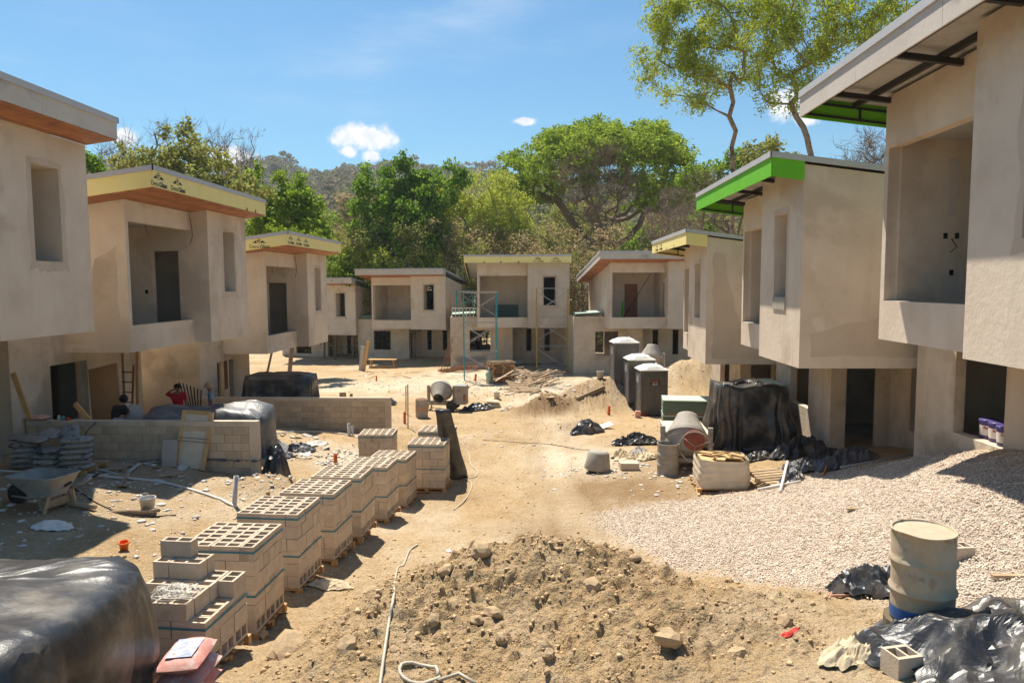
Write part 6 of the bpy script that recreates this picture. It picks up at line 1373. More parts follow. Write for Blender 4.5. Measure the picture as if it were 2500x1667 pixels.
# ---------------------------------------------------------------- portable toilets
def toilet(x, y, rz, label, sign=True):
    t = empty('portable_toilet', (x, y, G(x, y)), rz, label, 'portable toilet', 'portable toilets in a row'); m = M['toilet_grey']; W, D, H = 1.14, 1.14, 1.98
    b = MB(); b.box(-W / 2, W / 2, -D / 2, D / 2, .06, H); b.build('body', m, t)
    b = MB(); b.box(-W / 2 - .02, W / 2 + .02, -D / 2 - .02, D / 2 + .02, 0, .06); b.build('base', M['rubber'], t)
    for sx in (-1, 1):
        for sy in (-1, 1): b = MB(); b.cbox((sx * (W / 2 - .01), sy * (D / 2 - .01), H / 2 + .03), (.08, .08, H - .08)); b.build('corner_post', m, t)
    fb = MB(); 
    for (xa, xb, za, zb) in ((-.47, -.03, .12, 1.28), (.03, .47, .12, 1.28), (-.47, .47, 1.34, 1.66)): fb.box(xa, xb, -D / 2 - .012, -D / 2 + .002, za, zb)
    fb.build('wall_panel', m, t)
    for k in range(3):
        for xa in (-.46, .03): b = MB(); b.box(xa, xa + .43, -D / 2 - .022, -D / 2 + .002, 1.72 + k * .075, 1.76 + k * .075); b.build('vent_louvre', m, t)
    # door on the left side
    b = MB(); b.box(-W / 2 - .02, -W / 2 + .002, -.44, .44, .12, 1.88); d = b.build('door', m, t)
    b = MB(); b.box(-W / 2 - .04, -W / 2 - .021, -.38, -.30, .95, 1.08); b.build('latch', M['galv'], d)
    b = MB(); b.box(-W / 2 - .028, -W / 2 - .0205, -.12, .22, 1.42, 1.72); b.build('notice', mat('notice', [(.02, .02, .02), (.6, .58, .55)], 14, 2, .6, coord='obj'), d)
    # domed white roof
    rb = MB(); ov = .05; n = 10; V = []
    for j in range(n + 1):
        v = j / n * 2 - 1
        for i in range(n + 1):
            u = i / n * 2 - 1; z = .20 * (1 - abs(u) ** 2.6) * (1 - abs(v) ** 4) ** .6 + .05 + .012 * math.sin(u * 14) * (1 - abs(v) ** 4); V.append((u * (W / 2 + ov), v * (D / 2 + ov), H + z))
    F = [(j * (n + 1) + i, j * (n + 1) + i + 1, (j + 1) * (n + 1) + i + 1, (j + 1) * (n + 1) + i) for j in range(n) for i in range(n)]
    rb.add(V, F); rb.box(-W / 2 - ov, W / 2 + ov, -D / 2 - ov, D / 2 + ov, H + .002, H + .049); r = rb.build('roof', M['toilet_roof'], t)
    b = MB(); b.lathe([(.05, .0), (.05, .08), (.03, .09), (0, .09)], 12, Matrix.Translation((.3, .3, H + .18))); b.build('vent_cap', M['toilet_roof'], r, True)
    if sign:
        b = MB(); b.box(-.16, .24, -D / 2 - .020, -D / 2 - .0125, 1.33, 1.60); s = b.build('sign', M['ink'], t)
        y_ = -D / 2 - .023; rd = M['red']; wt = M['white_plastic']
        for me, z, m_ in ((T('2282-6868', .062, wt, True), 1.435, 1), (T('8-8888-9797', .058, wt, True), 1.37, 1)): o = inst('lettering', me, s, (.04, y_, z), (R(90), 0, 0))
        b = MB(); b.box(-.14, .21, y_, y_ + .002, 1.515, 1.58); b.build('red_strip', mat('red_strip', [(.20, .03, .012), (.36, .10, .06)], 26, 2, .6, coord='obj'), s)
        b = MB(); b.box(-.13, .21, y_, y_ + .002, 1.492, 1.498); b.build('rule', wt, s)
    return t
p = gp(1590, 1016); toilet(p.x + .05, p.y + .5, .09, 'grey portable toilet with white roof and black phone sign'); toilet(p.x - .30, p.y + 1.85, .09, 'grey portable toilet squeezed between two others', False); toilet(p.x - .80, p.y + 3.4, .09, 'grey portable toilet at the dirt heap end of the row', False)
for k, (px, py, m, w, h, lb) in enumerate(((1556, 1018, M['bag_red'], .22, .26, 'small pink and white carton at the foot of the toilets'), (1572, 1016, M['red'], .16, .12, 'crushed red carton at the foot of the toilets'), (1585, 1012, mat('carton_blue', [(.24, .25, .32)], rough=.8), .26, .26, 'grey blue carton at the foot of the toilets'))):
    p = gp(px, py); b = MB(); b.box(-w / 2, w / 2, -w / 2, w / 2, 0, h); b.add([(-w / 2, -w / 2, h), (w / 2, -w / 2, h), (w / 2, -w * .8, h * 1.2), (-w / 2, -w * .75, h * 1.15)], [(0, 1, 2, 3)]); tag(b.build('carton', m, None, False, p, (.1, .08 * (-1) ** k, .5 * k)), lb, 'carton')
tag(crumple('plastic_sheet', .6, .48, .42, 51, M['tarp'], None, gp(1432, 1052), .1, 24, .4, True, .9), 'knotted black plastic sack lying alone on the street', 'plastic sheet')
p = gp(1478, 1045); b = MB(); b.box(-.3, .3, -.15, .15, 0, .02); tag(b.build('board', M['tile_white'], None, False, (p.x, p.y, p.z + .1), (.3, -.2, .5)), 'pale board scrap beside the knotted black sack', 'board')
# second mixer behind the toilets
p = gp(1600, 930); mixer((p.x, 38.3, G(p.x, 38.3)), R(150), 'cement mixer with raised drum in the shade behind the toilets', R(20), 1.25)
b = MB(); 
for k in range(5):
    p = atY(1712 + k * 3, 950 + k * 2.5, 30); q = MB(); q.tube([(0, 0, 0), (2.3, -.3, .02)], .055, 8); tag(q.build('drain_pipe', M['orange_pvc'], None, True, (p.x - .1, 30 - k * .13, G(p.x, 30) + .06 + .08 * (k % 2) + .35), (0, 0, .02 * k)), 'long orange drain pipe in the bundle behind the green boards', 'pipe', 'orange drain pipes in a bundle')
q = MB(); 
for x in (.3, 1.9): q.box(x - .06, x + .06, -.9, .25, 0, .34)
p = atY(1716, 955, 30); tag(q.build('timber_bearer', M['grey_wood'], None, False, (p.x - .1, 30, G(p.x, 30))), 'timber bearers under the orange pipes', 'timber')
# gypsum stacks
def sheet_stack(x, y, z, rz, w, d, layers, top, edge, label, bearer=True):
    t = empty('board_stack', (x, y, z), rz, label, 'board stack'); zz = 0
    for k, hgt in enumerate(layers):
        if bearer or k:
            for s in (-.4, 0, .4): b = MB(); b.box(-w / 2, w / 2, d * s - .05, d * s + .05, zz, zz + .075); b.build('bearer', M['grey_wood'], t)
            zz += .08
        n = max(2, int(hgt / .05))
        for j in range(n):
            b = MB(); e = random.Random(j + k * 7).uniform(-.012, .012); b.box(-w / 2 + e, w / 2 + e, -d / 2 + e, d / 2 - e, zz + j * hgt / n, zz + (j + 1) * hgt / n - .004); b.build('board_pack', top if j == n - 1 else edge, t)
        zz += hgt
    return t
p = atY(1668, 1000, 27.5); sheet_stack(p.x + .2, 27.8, G(p.x, 27.8), -.12, 1.9, 1.25, (.30, .50), M['green_gypsum'], M['gypsum_edge'], 'low stack of pale green gypsum boards beside the toilets')
p = atY(1690, 1060, 21.0); sheet_stack(4.35, 21.0, G(4.35, 21.0), -.06, 1.22, 1.9, (.42, .38), M['tan_gypsum'], M['tan_edge'], 'stack of tan gypsum boards behind the rusty mixer')
sheet_stack(7.35, 23.6, G(7.35, 23.6), .0, 1.1, 1.6, (.5, .5, .55), M['green_gypsum'], M['gypsum_edge'], 'tall stack of green edged boards peeping out behind the black tarpaulin')
o = drape('tarpaulin', 2.05, 2.3, 1.95, 23, M['tarp'], None, (6.45, 21.9, G(6.45, 21.9)), -.08, 260, .22, .20, .06, 0, True, lambda x, y: .10 * math.sin(3.1 * x + .7) - .12 * (x + .3) - .06 * y + .14 * noise.noise(Vector((x * 1.7, y * 1.7, 4))), .03); tag(o, 'tall black tarpaulin draped in folds over a board stack', 'tarpaulin')
tag(crumple('plastic_sheet', .9, .25, .22, 61, M['tarp'], None, (6.3, 21.6, G(6.35, 22) + 1.86), .35, 24, .7, False, .6, 5), 'rolled black plastic lying along the top of the tall tarpaulin', 'plastic sheet')
for k, (px, py, rx, ry, h, lb) in enumerate(((1760, 1108, .7, .35, .38, 'black plastic hem gathered at the foot of the tall tarpaulin'), (1950, 1108, .85, .45, .5, 'black plastic tail spreading from the tall tarpaulin to the pillar'), (1850, 1120, .6, .25, .22, 'crumpled black plastic in front of the tall tarpaulin'))):
    tag(crumple('plastic_sheet', rx, ry, h, 140 + k, M['tarp'], None, gp(px, py), .2 * k, 28, .6, True, .7, 3.5), lb, 'plastic sheet')
# rusty mixer, barrel, tub, blocks, sacks
mixer((4.15, 19.75, G(4.15, 19.75)), R(-12), 'rusty cement mixer with red gear cover and hand wheel behind a barrel', R(-38), 1.15, True, False, plate=True)
drum_barrel(1630, 1158, M['steel_dusty'], 'open dusty barrel standing before the rusty mixer', .29, .88, open_=True)
p = gp(1458, 1147); q = MB(); q.lathe([(.36, 0), (.37, .03), (.30, .46), (.26, .52), (.18, .54), (0, .54)], 28, None, lambda a, z: 1 + .02 * math.sin(3 * a)); tag(q.build('mixing_tub', M['steel_dusty'], None, True, (p.x, p.y, p.z + .02), (-.06, .10, 0)), 'concrete crusted tub standing upside down on the street', 'tub')
for k in range(2): p = gp(1524 + 22 * k, 1143); q = MB(); q.box(-.135, .135, -.2, .2, 0, .19); tag(q.build('concrete_block', M['block'], None, False, p, (0, 0, .05)), 'solid concrete block lying flat before the torn sacks', 'concrete block', 'two solid blocks side by side')
for k, (px, py, rx, ry, h, m, lb) in enumerate(((1550, 1083, .85, .35, .42, 'tarp', 'torn black plastic stretched behind the torn cement sacks'), (1515, 1118, .32, .25, .3, 'bag_cream', 'torn green and cream sack behind the upside down tub'), (1535, 1122, .5, .28, .2, 'bag_cream', 'flat torn cream sack before the torn black plastic'), (1580, 1120, .42, .3, .25, 'bag_cream', 'crumpled cream sack against the open barrel'), (1560, 1104, .35, .25, .2, 'bag_paper', 'grey paper sack among the torn cream sacks'))):
    tag(crumple('torn_sack' if k else 'plastic_sheet', rx, ry, h, 70 + k, M[m], None, gp(px, py), .2 * k, 22, .6, True, .6, 5), lb, 'sack' if k else 'plastic sheet')
p = gp(1672, 1130); q = MB(); q.lathe([(0, 0), (.10, 0), (.095, .3), (.06, .42), (0, .44)], 12); tag(q.build('stump', M['steel_dusty'], None, True, (p.x, p.y, p.z - .03), (.1, .1, 0)), 'mortar crusted stump beside the open barrel', 'stump')
# wrapped pallet of tiles
def wrapped(px, py):
    p = gp(px, py); t = empty('wrapped_pallet', (p.x, p.y + .6, G(p.x, p.y + .6)), -.05, 'plastic wrapped pallet of tan tiles with loose pieces on top', 'wrapped pallet'); wood_pallet(t, 1.3, 1.15, 0, M['pallet_wood'])
    b = MB(); V = []; n = 64; rows = 14
    for r in range(rows + 1):
        f = r / rows
        for k in range(n):
            a = 2 * math.pi * k / n; c_, s_ = math.cos(a), math.sin(a); x = math.copysign(abs(c_) ** .3, c_) * .62; y = math.copysign(abs(s_) ** .3, s_) * .55
            w = 1 + .02 * math.sin(f * 26 + 2 * math.sin(a * 2)) + .03 * noise.noise(Vector((x * 4, y * 4, f * 5))) - .05 * f ** 3
            V.append((x * w, y * w, .115 + f * .66 + .03 * noise.noise(Vector((x * 3, y * 3, 9))) * f))
    b.add(V, [(r * n + k, r * n + (k + 1) % n, (r + 1) * n + (k + 1) % n, (r + 1) * n + k) for r in range(rows) for k in range(n)]); b.build('plastic_wrap', M['wrap'], t, True)
    b = MB(); b.box(-.5, .5, -.44, .44, .115, .72); b.build('tile_load', M['cardboard'], t)
    for k in range(11): q = MB(); q.box(-.16, .16, -.10, .10, 0, .03); q.build('tile', M['cardboard'], t, False, (rnd.uniform(-.36, .36), rnd.uniform(-.3, .3), .74 + .02 * k * .5), (rnd.uniform(-.25, .25), rnd.uniform(-.2, .2), rnd.uniform(0, 3)))
wrapped(1775, 1200)
lean_box('plank', gp(1708, 1212), gp(1695, 1182) + Vector((0, 0, .1)), .1, .06, M['new_wood'], 'short orange plank at the corner of the wrapped pallet', 'plank')
p = gp(1890, 1178); pallet_thing(p.x, p.y, .5, 'weathered pallet lying on black plastic beyond the wrapped pallet', M['grey_wood'], None, (.1, .05), 1.2, 1.0, .05)
for a_, b_, lb in (((1905, 1205), (1922, 1150), 'white plastic pipe propped on the weathered pallet'), ((1850, 1200), (1955, 1180), 'white plastic pipe lying beside the weathered pallet')):
    A = gp(*a_); B = gp(*b_); q = MB(); q.tube([(0, 0, .05), B - A + Vector((0, 0, .25 if 'propped' in lb else .05))], .035, 8); tag(q.build('pvc_pipe', M['white_plastic'], None, True, A), lb, 'pipe')
for k, (px, py, rx, ry, h, m, lb) in enumerate(((1960, 1150, .75, .5, .32, 'tarp_grey', 'dusty grey plastic heaped by the weathered pallet'), (2060, 1135, .9, .5, .42, 'tarp_grey', 'dusty grey plastic bunched before the open doorway'), (2010, 1120, .7, .4, .3, 'tarp', 'black plastic crumpled at the foot of the house pillar'), (1930, 1175, .5, .3, .22, 'tarp', 'black plastic scrap between pallet and gravel'))):
    tag(crumple('plastic_sheet', rx, ry, h, 80 + k, M[m], None, gp(px, py), .3 * k, 26, .7, True, .6, 4), lb, 'plastic sheet')
lean_box('plank', gp(2008, 1165), gp(2022, 1145) + Vector((0, 0, .12)), .12, .03, M['new_wood'], 'short tan plank on the grey plastic by the gravel', 'plank')
p = gp(2170, 1135); q = MB(); q.tube([(-1.2, -.4, .05), (.9, .35, .2)], .02, 6); tag(q.build('metal_rod', M['galv'], None, True, p), 'thin grey rod lying on the gravel crest', 'rod')
# black roll leaning on the pallet
def black_roll():
    a = gp(1112, 1165); top = atY(1078, 1000, 19.6); b = MB(); n = 14; V = []; rows = 18; base = Vector((a.x, a.y, a.z))
    for r in range(rows + 1):
        f = r / rows; c = base.lerp(top, f); w = .33 - .12 * f
        for k in range(n):
            t = 2 * math.pi * k / n; rr = 1 + .22 * math.sin(3 * t + f * 1.2) + .08 * noise.noise(Vector((math.cos(t) * 2, math.sin(t) * 2, f * 4))); V.append(Vector((math.cos(t) * w * rr, math.sin(t) * .15 * rr, 0)) + c - base)
    b.add(V, [(r * n + k, r * n + (k + 1) % n, (r + 1) * n + (k + 1) % n, (r + 1) * n + k) for r in range(rows) for k in range(n)] + [tuple(range(n))[::-1], tuple(rows * n + k for k in range(n))])
    tag(b.build('plastic_roll', M['tarp'], None, True, base), 'tall black plastic roll leaning on the block pallet', 'plastic roll')
black_roll()
# ---------------------------------------------------------------- foreground
def dent(a, z):
    d = 1.0
    for (a0, z0, wa, wz, k) in ((3.95, .68, .36, .13, .26), (4.4, .56, .24, .08, .16), (4.2, .16, .45, .11, .18), (3.6, .80, .4, .1, .16), (4.9, .74, .3, .08, .10)):
        da = (a - a0 + math.pi) % (2 * math.pi) - math.pi; d -= k * math.exp(-(da / wa) ** 2 - ((z - z0) / wz) ** 2)
    return d
M['barrel_old'] = mat('barrel_old', [(.38, .30, .205), (.50, .40, .28)], 5, 8, .8, (18, .4, .01), coord='obj', stain=[((.20, .26, .10), 2.6, .60, .70), ((.16, .10, .06), 4, .60, .72)])
bl = drum_barrel(0, 0, M['barrel_old'], 'dented tan and green barrel with a blue foot standing on black plastic', .272, .86, None, (3.66, 6.68, -3.17), (.02, -.03, 0), dent, False)
q = MB(); q.lathe([(.278, .0), (.280, .10), (.279, .12)], 40, None, lambda a, z: dent(a, z)); q.build('blue_foot', mat('blue_paint', [(.03, .09, .26), (.05, .13, .34)], 6, 4, .6, coord='obj'), bl, True)
q = MB(); q.add([(.284 * math.cos(a), .284 * math.sin(a), z) for a, z in ((4.42, .44), (4.50, .50), (4.58, .44), (4.50, .38))], [(0, 3, 2, 1)]); q.build('pink_mark', mat('pink_mark', [(.52, .22, .17), (.36, .28, .19)], 30, 4, .8, coord='obj'), bl)
tag(crumple('plastic_sheet', 1.15, .85, .46, 91, M['tarp'], None, (4.0, 6.2, -3.42), -.35, 64, .42, True, .5, 2.1), 'large glossy black plastic spread under the dented barrel', 'plastic sheet')
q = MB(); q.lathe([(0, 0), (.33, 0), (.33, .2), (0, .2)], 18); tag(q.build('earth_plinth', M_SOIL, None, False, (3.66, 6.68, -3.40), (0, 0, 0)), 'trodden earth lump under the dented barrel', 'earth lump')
tag(crumple('plastic_sheet', .30, .55, .35, 92, M['tarp'], None, gp(2118, 1440), .5, 24, .6, True, .6, 5), 'black plastic twist lying behind the dented barrel', 'plastic sheet')
tag(crumple('torn_sack', .34, .22, .20, 93, M['bag_cream'], None, gp(2085, 1600), .3, 22, .7, True, .6, 6), 'torn cream and green sack beside the black plastic', 'sack')
for (px, py, rz, tl, lb) in ((2200, 1640, .25, (0, 0), 'hollow concrete block standing on end before the black plastic'), (2342, 1365, .1, (0, 0), 'hollow concrete block half sunk in the gravel behind the barrel')):
    p = gp(px, py); tag(inst('concrete_block', BLK, None, (p.x, p.y, p.z - .02), (tl[0], tl[1], rz), (.62, 1.1, 1.05)), lb, 'concrete block')
def coil(px, py, rad, n, m, lb, tail=None, r=.012):
    c = gp(px, py); pts = []
    for i in range(n * 18 + 1):
        a = i / 18 * 2 * math.pi; rr = rad * (1 + .12 * math.sin(i * .21)); x = c.x + rr * math.cos(a) * 1.3 + .05 * math.sin(i * .1); y = c.y + rr * math.sin(a); pts.append(Vector((x, y, G(x, y) + r + .012 * (i / 18))))
    for q in (tail or []): p = gp(*q); pts.append(Vector((p.x, p.y, G(p.x, p.y) + r)))
    b = MB(); o0 = pts[0].copy(); b.tube([p - o0 for p in pts], r, 6); tag(b.build('hose', m, None, True, o0), lb, 'hose')
coil(2060, 1452, .14, 2, M['hose_pink'], 'pinkish hose coiled on the gravel edge', [(2010, 1440), (2000, 1450)])
coil(1020, 1650, .16, 1, M['hose'], 'grey hose looped on the soil in front of the mound', [(1070, 1662), (1120, 1655), (1160, 1668)], .02)
ground_tube('hose', [(926, 1690), (938, 1600), (950, 1520), (962, 1450), (968, 1400), (985, 1380), (1000, 1345), (1020, 1330)], .018, M['hose'], 'grey hose running along the foot of the earth mound', 'hose')
ground_tube('hose', [(1138, 1098), (1145, 1110), (1150, 1135), (1166, 1152), (1160, 1165), (1142, 1170), (1152, 1185), (1140, 1215), (1115, 1240), (1108, 1245)], .018, M['hose'], 'pale hose snaking past the leaning black roll', 'hose')
tag(crumple('torn_sack', .36, .22, .12, 95, M['bag_cream'], None, gp(805, 1432), .1, 20, .6, True, .6, 6), 'green and white sack crumpled at the block pallet corner', 'sack')
tag(crumple('red_rag', .10, .04, .03, 96, M['red'], None, gp(1930, 1546), .1, 10, .7, True, .6, 12), 'small red rag lying on the soil', 'rag')
for (px, py, sz, m, lb) in ((2090, 1246, .16, 'grey_wood', 'short plank scrap lying on the gravel'), (2490, 1412, .3, 'grey_wood', 'wood stick lying on the gravel by the house')):
    p = gp(px, py); b = MB(); b.bar((-sz, 0, .03), (sz, 0, .03), .06, .03); tag(b.build('wood_scrap', M[m], None, False, p), lb, 'wood')
# paint pails in the window of the near house
sill = -1.02 - 2.8 + .95
M['pail_purple'] = mat('pail_purple', [(.06, .045, .16), (.085, .06, .21)], 5, 3, .4, coord='obj', spec=.5); M['pail_label'] = mat('pail_label', [(.66, .60, .53), (.72, .67, .60)], 5, 3, .6, coord='obj')
def paint_pail(x, y, lb, h=.36, word=True):
    t = empty('paint_pail', (x, y, sill + .003), 0, lb, 'paint pail', 'paint pails on the window sill'); b = MB(); b.lathe([(0, 0), (.13, 0), (.135, .02), (.148, h - .04), (.148, h - .01), (0, h - .01)], 26); b.build('body', M['pail_purple'], t, True)
    q = MB(); q.lathe([(.158, h - .05), (.160, h - .01), (.15, h), (.12, h - .004), (0, h - .004)], 26); q.build('lid', M['pail_purple'], t, True)
    q = MB(); q.lathe([(.1395, .07), (.1475, h - .11)], 26); q.build('label_band', M['pail_label'], t, True)
    if word:
        for i, ch in enumerate('Finish'): a = R(212) + i * .13; o = inst('lettering', T(ch, .06, M['red'], True), t, (.150 * math.cos(a), .150 * math.sin(a), .205), (R(90), 0, a + R(90)))
        q = MB(); a0 = R(268); q.add([(.1505 * math.cos(a), .1505 * math.sin(a), z) for z in (.20, .235) for a in (a0, a0 + .15, a0 + .3)], [(0, 1, 4, 3), (1, 2, 5, 4)]); q.build('red_mark', M['red'], t)
paint_pail(8.32, 13.25, 'purple lidded paint pail at the inner end of the sill'); paint_pail(8.30, 12.95, 'purple lidded paint pail standing second on the sill'); paint_pail(8.22, 12.60, 'purple lidded paint pail with red lettering at the sill edge'); paint_pail(8.62, 12.75, 'purple lidded paint pail in the second line inside', word=False); paint_pail(8.60, 12.42, 'purple lidded paint pail behind the low tub', word=False); paint_pail(8.66, 13.1, 'purple lidded paint pail deep inside the window', word=False); paint_pail(8.25, 12.38, 'low purple tub in the sunny corner of the sill', .14, False)
q = MB(); q.box(8.2, 8.9, 12.3, 13.6, -3.82, sill); tag(q.build('work_table', M['grey_wood']), 'rough table inside the window carrying paint pails', 'table')
# fittings on the houses: wires, sockets, doors
def wire(h, pts, r=.009): b = MB(); b.tube(pts, r, 4); b.build('wire', M['cloth_black'], h, True)
for h, ht in ((hB, 7.46), (hC, 7.5), (hF, 7.7), (hG, 7.5)): z = ht - .72; wire(h, [(5.3, -1.79, z), (5.36, -1.84, z - .35), (5.42, -1.83, z - .7), (5.3, -1.80, z - .95)]); wire(h, [(3.4, -1.5, 6.3), (3.45, -1.5, 6.05), (3.55, -1.5, 5.95)])
for h in (hB, hC): b = MB(); b.box(5.448, 5.459, -.35, -.26, 4.3, 4.42); b.build('switch_box', M['ink'], h)
for (y, z) in ((-.75, 4.65), (-.55, 4.65), (-.62, 4.0)): b = MB(); b.box(2.181, 2.19, y - .035, y + .035, z - .05, z + .05); b.build('socket_box', M['ink'], h1)
for q in ((-.72, -.58, 5.0, 6.0), (-.78, -.52, 3.55, 3.95)): b = MB(); b.box(2.181, 2.186, *q); b.build('plaster_patch', M['plaster_fascia'], h1)
def wall_patch(h, x, pts, seed, out=1):
    V = []
    for k in range(len(pts)):
        a, b_ = Vector(pts[k]), Vector(pts[(k + 1) % len(pts)]); m = max(1, int((b_ - a).length / .18))
        for i in range(m): q = a.lerp(b_, i / m); V.append((x, q.x + .10 * noise.noise(Vector((q.x * 2 + seed, q.y * 2, 0))), q.y + .10 * noise.noise(Vector((q.x * 2, q.y * 2 + seed, 5)))))
    bb = MB(); bb.add(V, [tuple(range(len(V)))]); bb.build('plaster_patch', M['plaster_patch'], h)
wall_patch(h2, 8.2935, [(-2.05, 3.05), (6.1, 3.05), (6.1, 5.55), (3.4, 5.45), (2.0, 5.25), (.9, 4.75), (.3, 4.2), (-.9, 3.85), (-2.05, 3.55)], 3)
wall_patch(h3, 8.2935, [(-2.05, 3.0), (6.1, 3.0), (6.1, 3.5), (2.0, 3.55), (-.9, 3.7), (-1.5, 5.4), (-1.7, 6.6), (-2.05, 6.6)], 7)
wall_patch(hB, 1.9765, [(-1.5, 3.0), (6.0, 3.0), (6.0, 3.7), (1.0, 3.6), (-.6, 3.8), (-.9, 5.2), (-1.5, 5.6)], 5)
wire(h1, [(2.2, -.65, 4.6), (2.28, -.6, 4.45), (2.25, -.7, 4.35)]); 
b = MB(); b.lathe([(0, 0), (.07, 0)], 9, Matrix.Translation((8.294, -.4, 6.0)) @ Matrix.Rotation(R(90), 4, 'Y'), lambda a, z: 1 + .35 * math.sin(2 * a + 1)); b.build('hole_shade_disc', M['ink'], h2)  # flat black disc on the uncut wall: the hole's inner shade as colour
b = MB(); b.box(2.6, 3.3, -1.2, -1.16, 3.31, 4.9); b.build('stored_board', M['door_brown'], h2)
b = MB(); b.box(6.5, 7.36, -2.31, -2.26, 4.05, 4.33); b.build('sill_patch', M['mortar'], h2)
b = MB(); b.box(3.5, 4.35, 1.15, 1.195, 3.31, 5.55); b.build('door_leaf', M['door_brown'], hG); b = MB(); b.box(3.32, 3.42, 1.1, 1.19, 3.31, 4.4); b.build('lime_board', M['green_board'], hG); wire(hG, [(3.4, 1.0, 3.4), (4.9, -.2, 6.2)], .02)
b = MB(); b.box(3.2, 4.9, 1.1, 1.19, 3.31, 4.3); b.build('stored_board', M['gypsum_edge'], hF)
for k in range(2): b = MB(); b.box(.2, 1.8 + k, 2.6 + k, 2.7 + k, .02, 1.2); b.build('indoor_clutter', M['grey_wood'], hF)

# more site litter: sticks, laths and cables
rq = random.Random(31)
for k in range(60):
    if k < 22: px, py, lb, gr = rq.uniform(870, 1060), rq.uniform(905, 925), 'thin lath lying in the shade before the back houses', 'laths before the back houses'
    elif k < 44: px, py, lb, gr = rq.uniform(1080, 1400), rq.uniform(915, 950), 'thin lath lying among the pallet rubble', 'laths among the pallet rubble'
    else: px, py, lb, gr = rq.uniform(20, 420), rq.uniform(1125, 1210), 'splintered lath lying in the left yard', 'laths in the left yard'
    p = gp(px, py); l = rq.uniform(.25, .9); b = MB(); b.bar((-l / 2, 0, .02), (l / 2, 0, .02 + rq.uniform(0, .08)), rq.uniform(.03, .09), .02); tag(b.build('lath', M['grey_wood'] if k % 3 else M['tile_white'], None, False, p, (0, 0, rq.uniform(0, 3.1))), lb, 'lath', gr)
ground_tube('cable', [(170, 1185), (215, 1215), (260, 1240), (330, 1262), (430, 1258)], .012, M['cloth_black'], 'thin black cable trailing from the wheelbarrow', 'cable')
ground_tube('cable', [(1180, 1075), (1260, 1080), (1340, 1085), (1420, 1098), (1470, 1105)], .010, M['cloth_black'], 'thin dark cable lying across the street', 'cable')
ground_tube('pvc_pipe', [(640, 1062), (700, 1056), (790, 1055), (850, 1062), (900, 1078)], .022, M['white_plastic'], 'thin white pipe lying before the capped block wall', 'pipe')
for a_, b_ in (((235, 1030, 16.4), (150, 1132, 15.0)),):
    A = atY(*a_); B = atY(*b_); q = MB(); q.tube([(0, 0, 0), (B - A) * .25 + Vector((0, 0, .05)), (B - A) * .6 + Vector((0, 0, -.12)), B - A], .012, 5); tag(q.build('cable', M['cloth_black'], None, True, A), 'black cable hanging from the block wall onto the cement bags', 'cable')
# ---------------------------------------------------------------- stones, clods and litter
def scatter(name, pts, sizes, m, label, seed, cat, flat=.7, base=None, sink=.25, octa=False):
    """many small stones as one mesh"""
    rs = np.random.RandomState(seed); n = len(pts); protos = []
    if octa:
        for k in range(6):
            v = np.array([(1, 0, 0), (-1, 0, 0), (0, 1, 0), (0, -1, 0), (0, 0, 1), (0, 0, -1.)]) * rs.uniform(.6, 1.2, (6, 1)) + rs.normal(size=(6, 3)) * .15
            protos.append((v, np.array([(0, 2, 4), (2, 1, 4), (1, 3, 4), (3, 0, 4), (2, 0, 5), (1, 2, 5), (3, 1, 5), (0, 3, 5)])))
    else:
        for k in range(8):
            me = rock_mesh(seed + k, m, 0); v = np.array([p.co for p in me.vertices]); v = v + rs.normal(size=v.shape) * .16; f = np.array([p.vertices for p in me.polygons]); bpy.data.meshes.remove(me); protos.append((v, f))
    VV = []; FF = []; off = 0; which = rs.randint(0, len(protos), n)
    for k, (v, f) in enumerate(protos):
        idx = np.where(which == k)[0]; m_ = len(idx)
        if not m_: continue
        a = rs.rand(m_) * 6.283; ca, sa = np.cos(a), np.sin(a); s = sizes[idx]; sx = s * rs.uniform(.8, 1.3, m_); sy = s * rs.uniform(.7, 1.1, m_); sz = s * flat * rs.uniform(.7, 1.2, m_)
        X = v[None, :, 0] * sx[:, None]; Y = v[None, :, 1] * sy[:, None]; Z = v[None, :, 2] * sz[:, None]
        P_ = np.stack([X * ca[:, None] - Y * sa[:, None] + pts[idx, 0:1], X * sa[:, None] + Y * ca[:, None] + pts[idx, 1:2], Z + pts[idx, 2:3] + (sz * (1 - 2 * sink))[:, None]], -1)
        VV.append(P_.reshape(-1, 3)); FF.append((f[None] + (np.arange(m_) * len(v))[:, None, None] + off).reshape(-1, 3)); off += m_ * len(v)
    o = inst(name, np_mesh(name, np.concatenate(VV), np.concatenate(FF), m)); return tag(o, label, cat, kind='stuff')
M['clod'] = mat('clod', [(.42, .27, .135), (.53, .37, .205), (.60, .44, .265)], 3, 5, .95, (30, .6, .01), island=.2)
M['pebble'] = mat('pebble', [(.48, .37, .285), (.68, .555, .435), (.79, .68, .56)], 4, 4, .9, island=.32)
M['chip'] = mat('chip', [(.50, .46, .40), (.62, .58, .52)], 4, 4, .9, island=.25)
M['rock'] = mat('rock', [(.44, .30, .165), (.56, .41, .25)], 5, 8, .95, (14, .8, .02), coord='obj', rnd=.12)
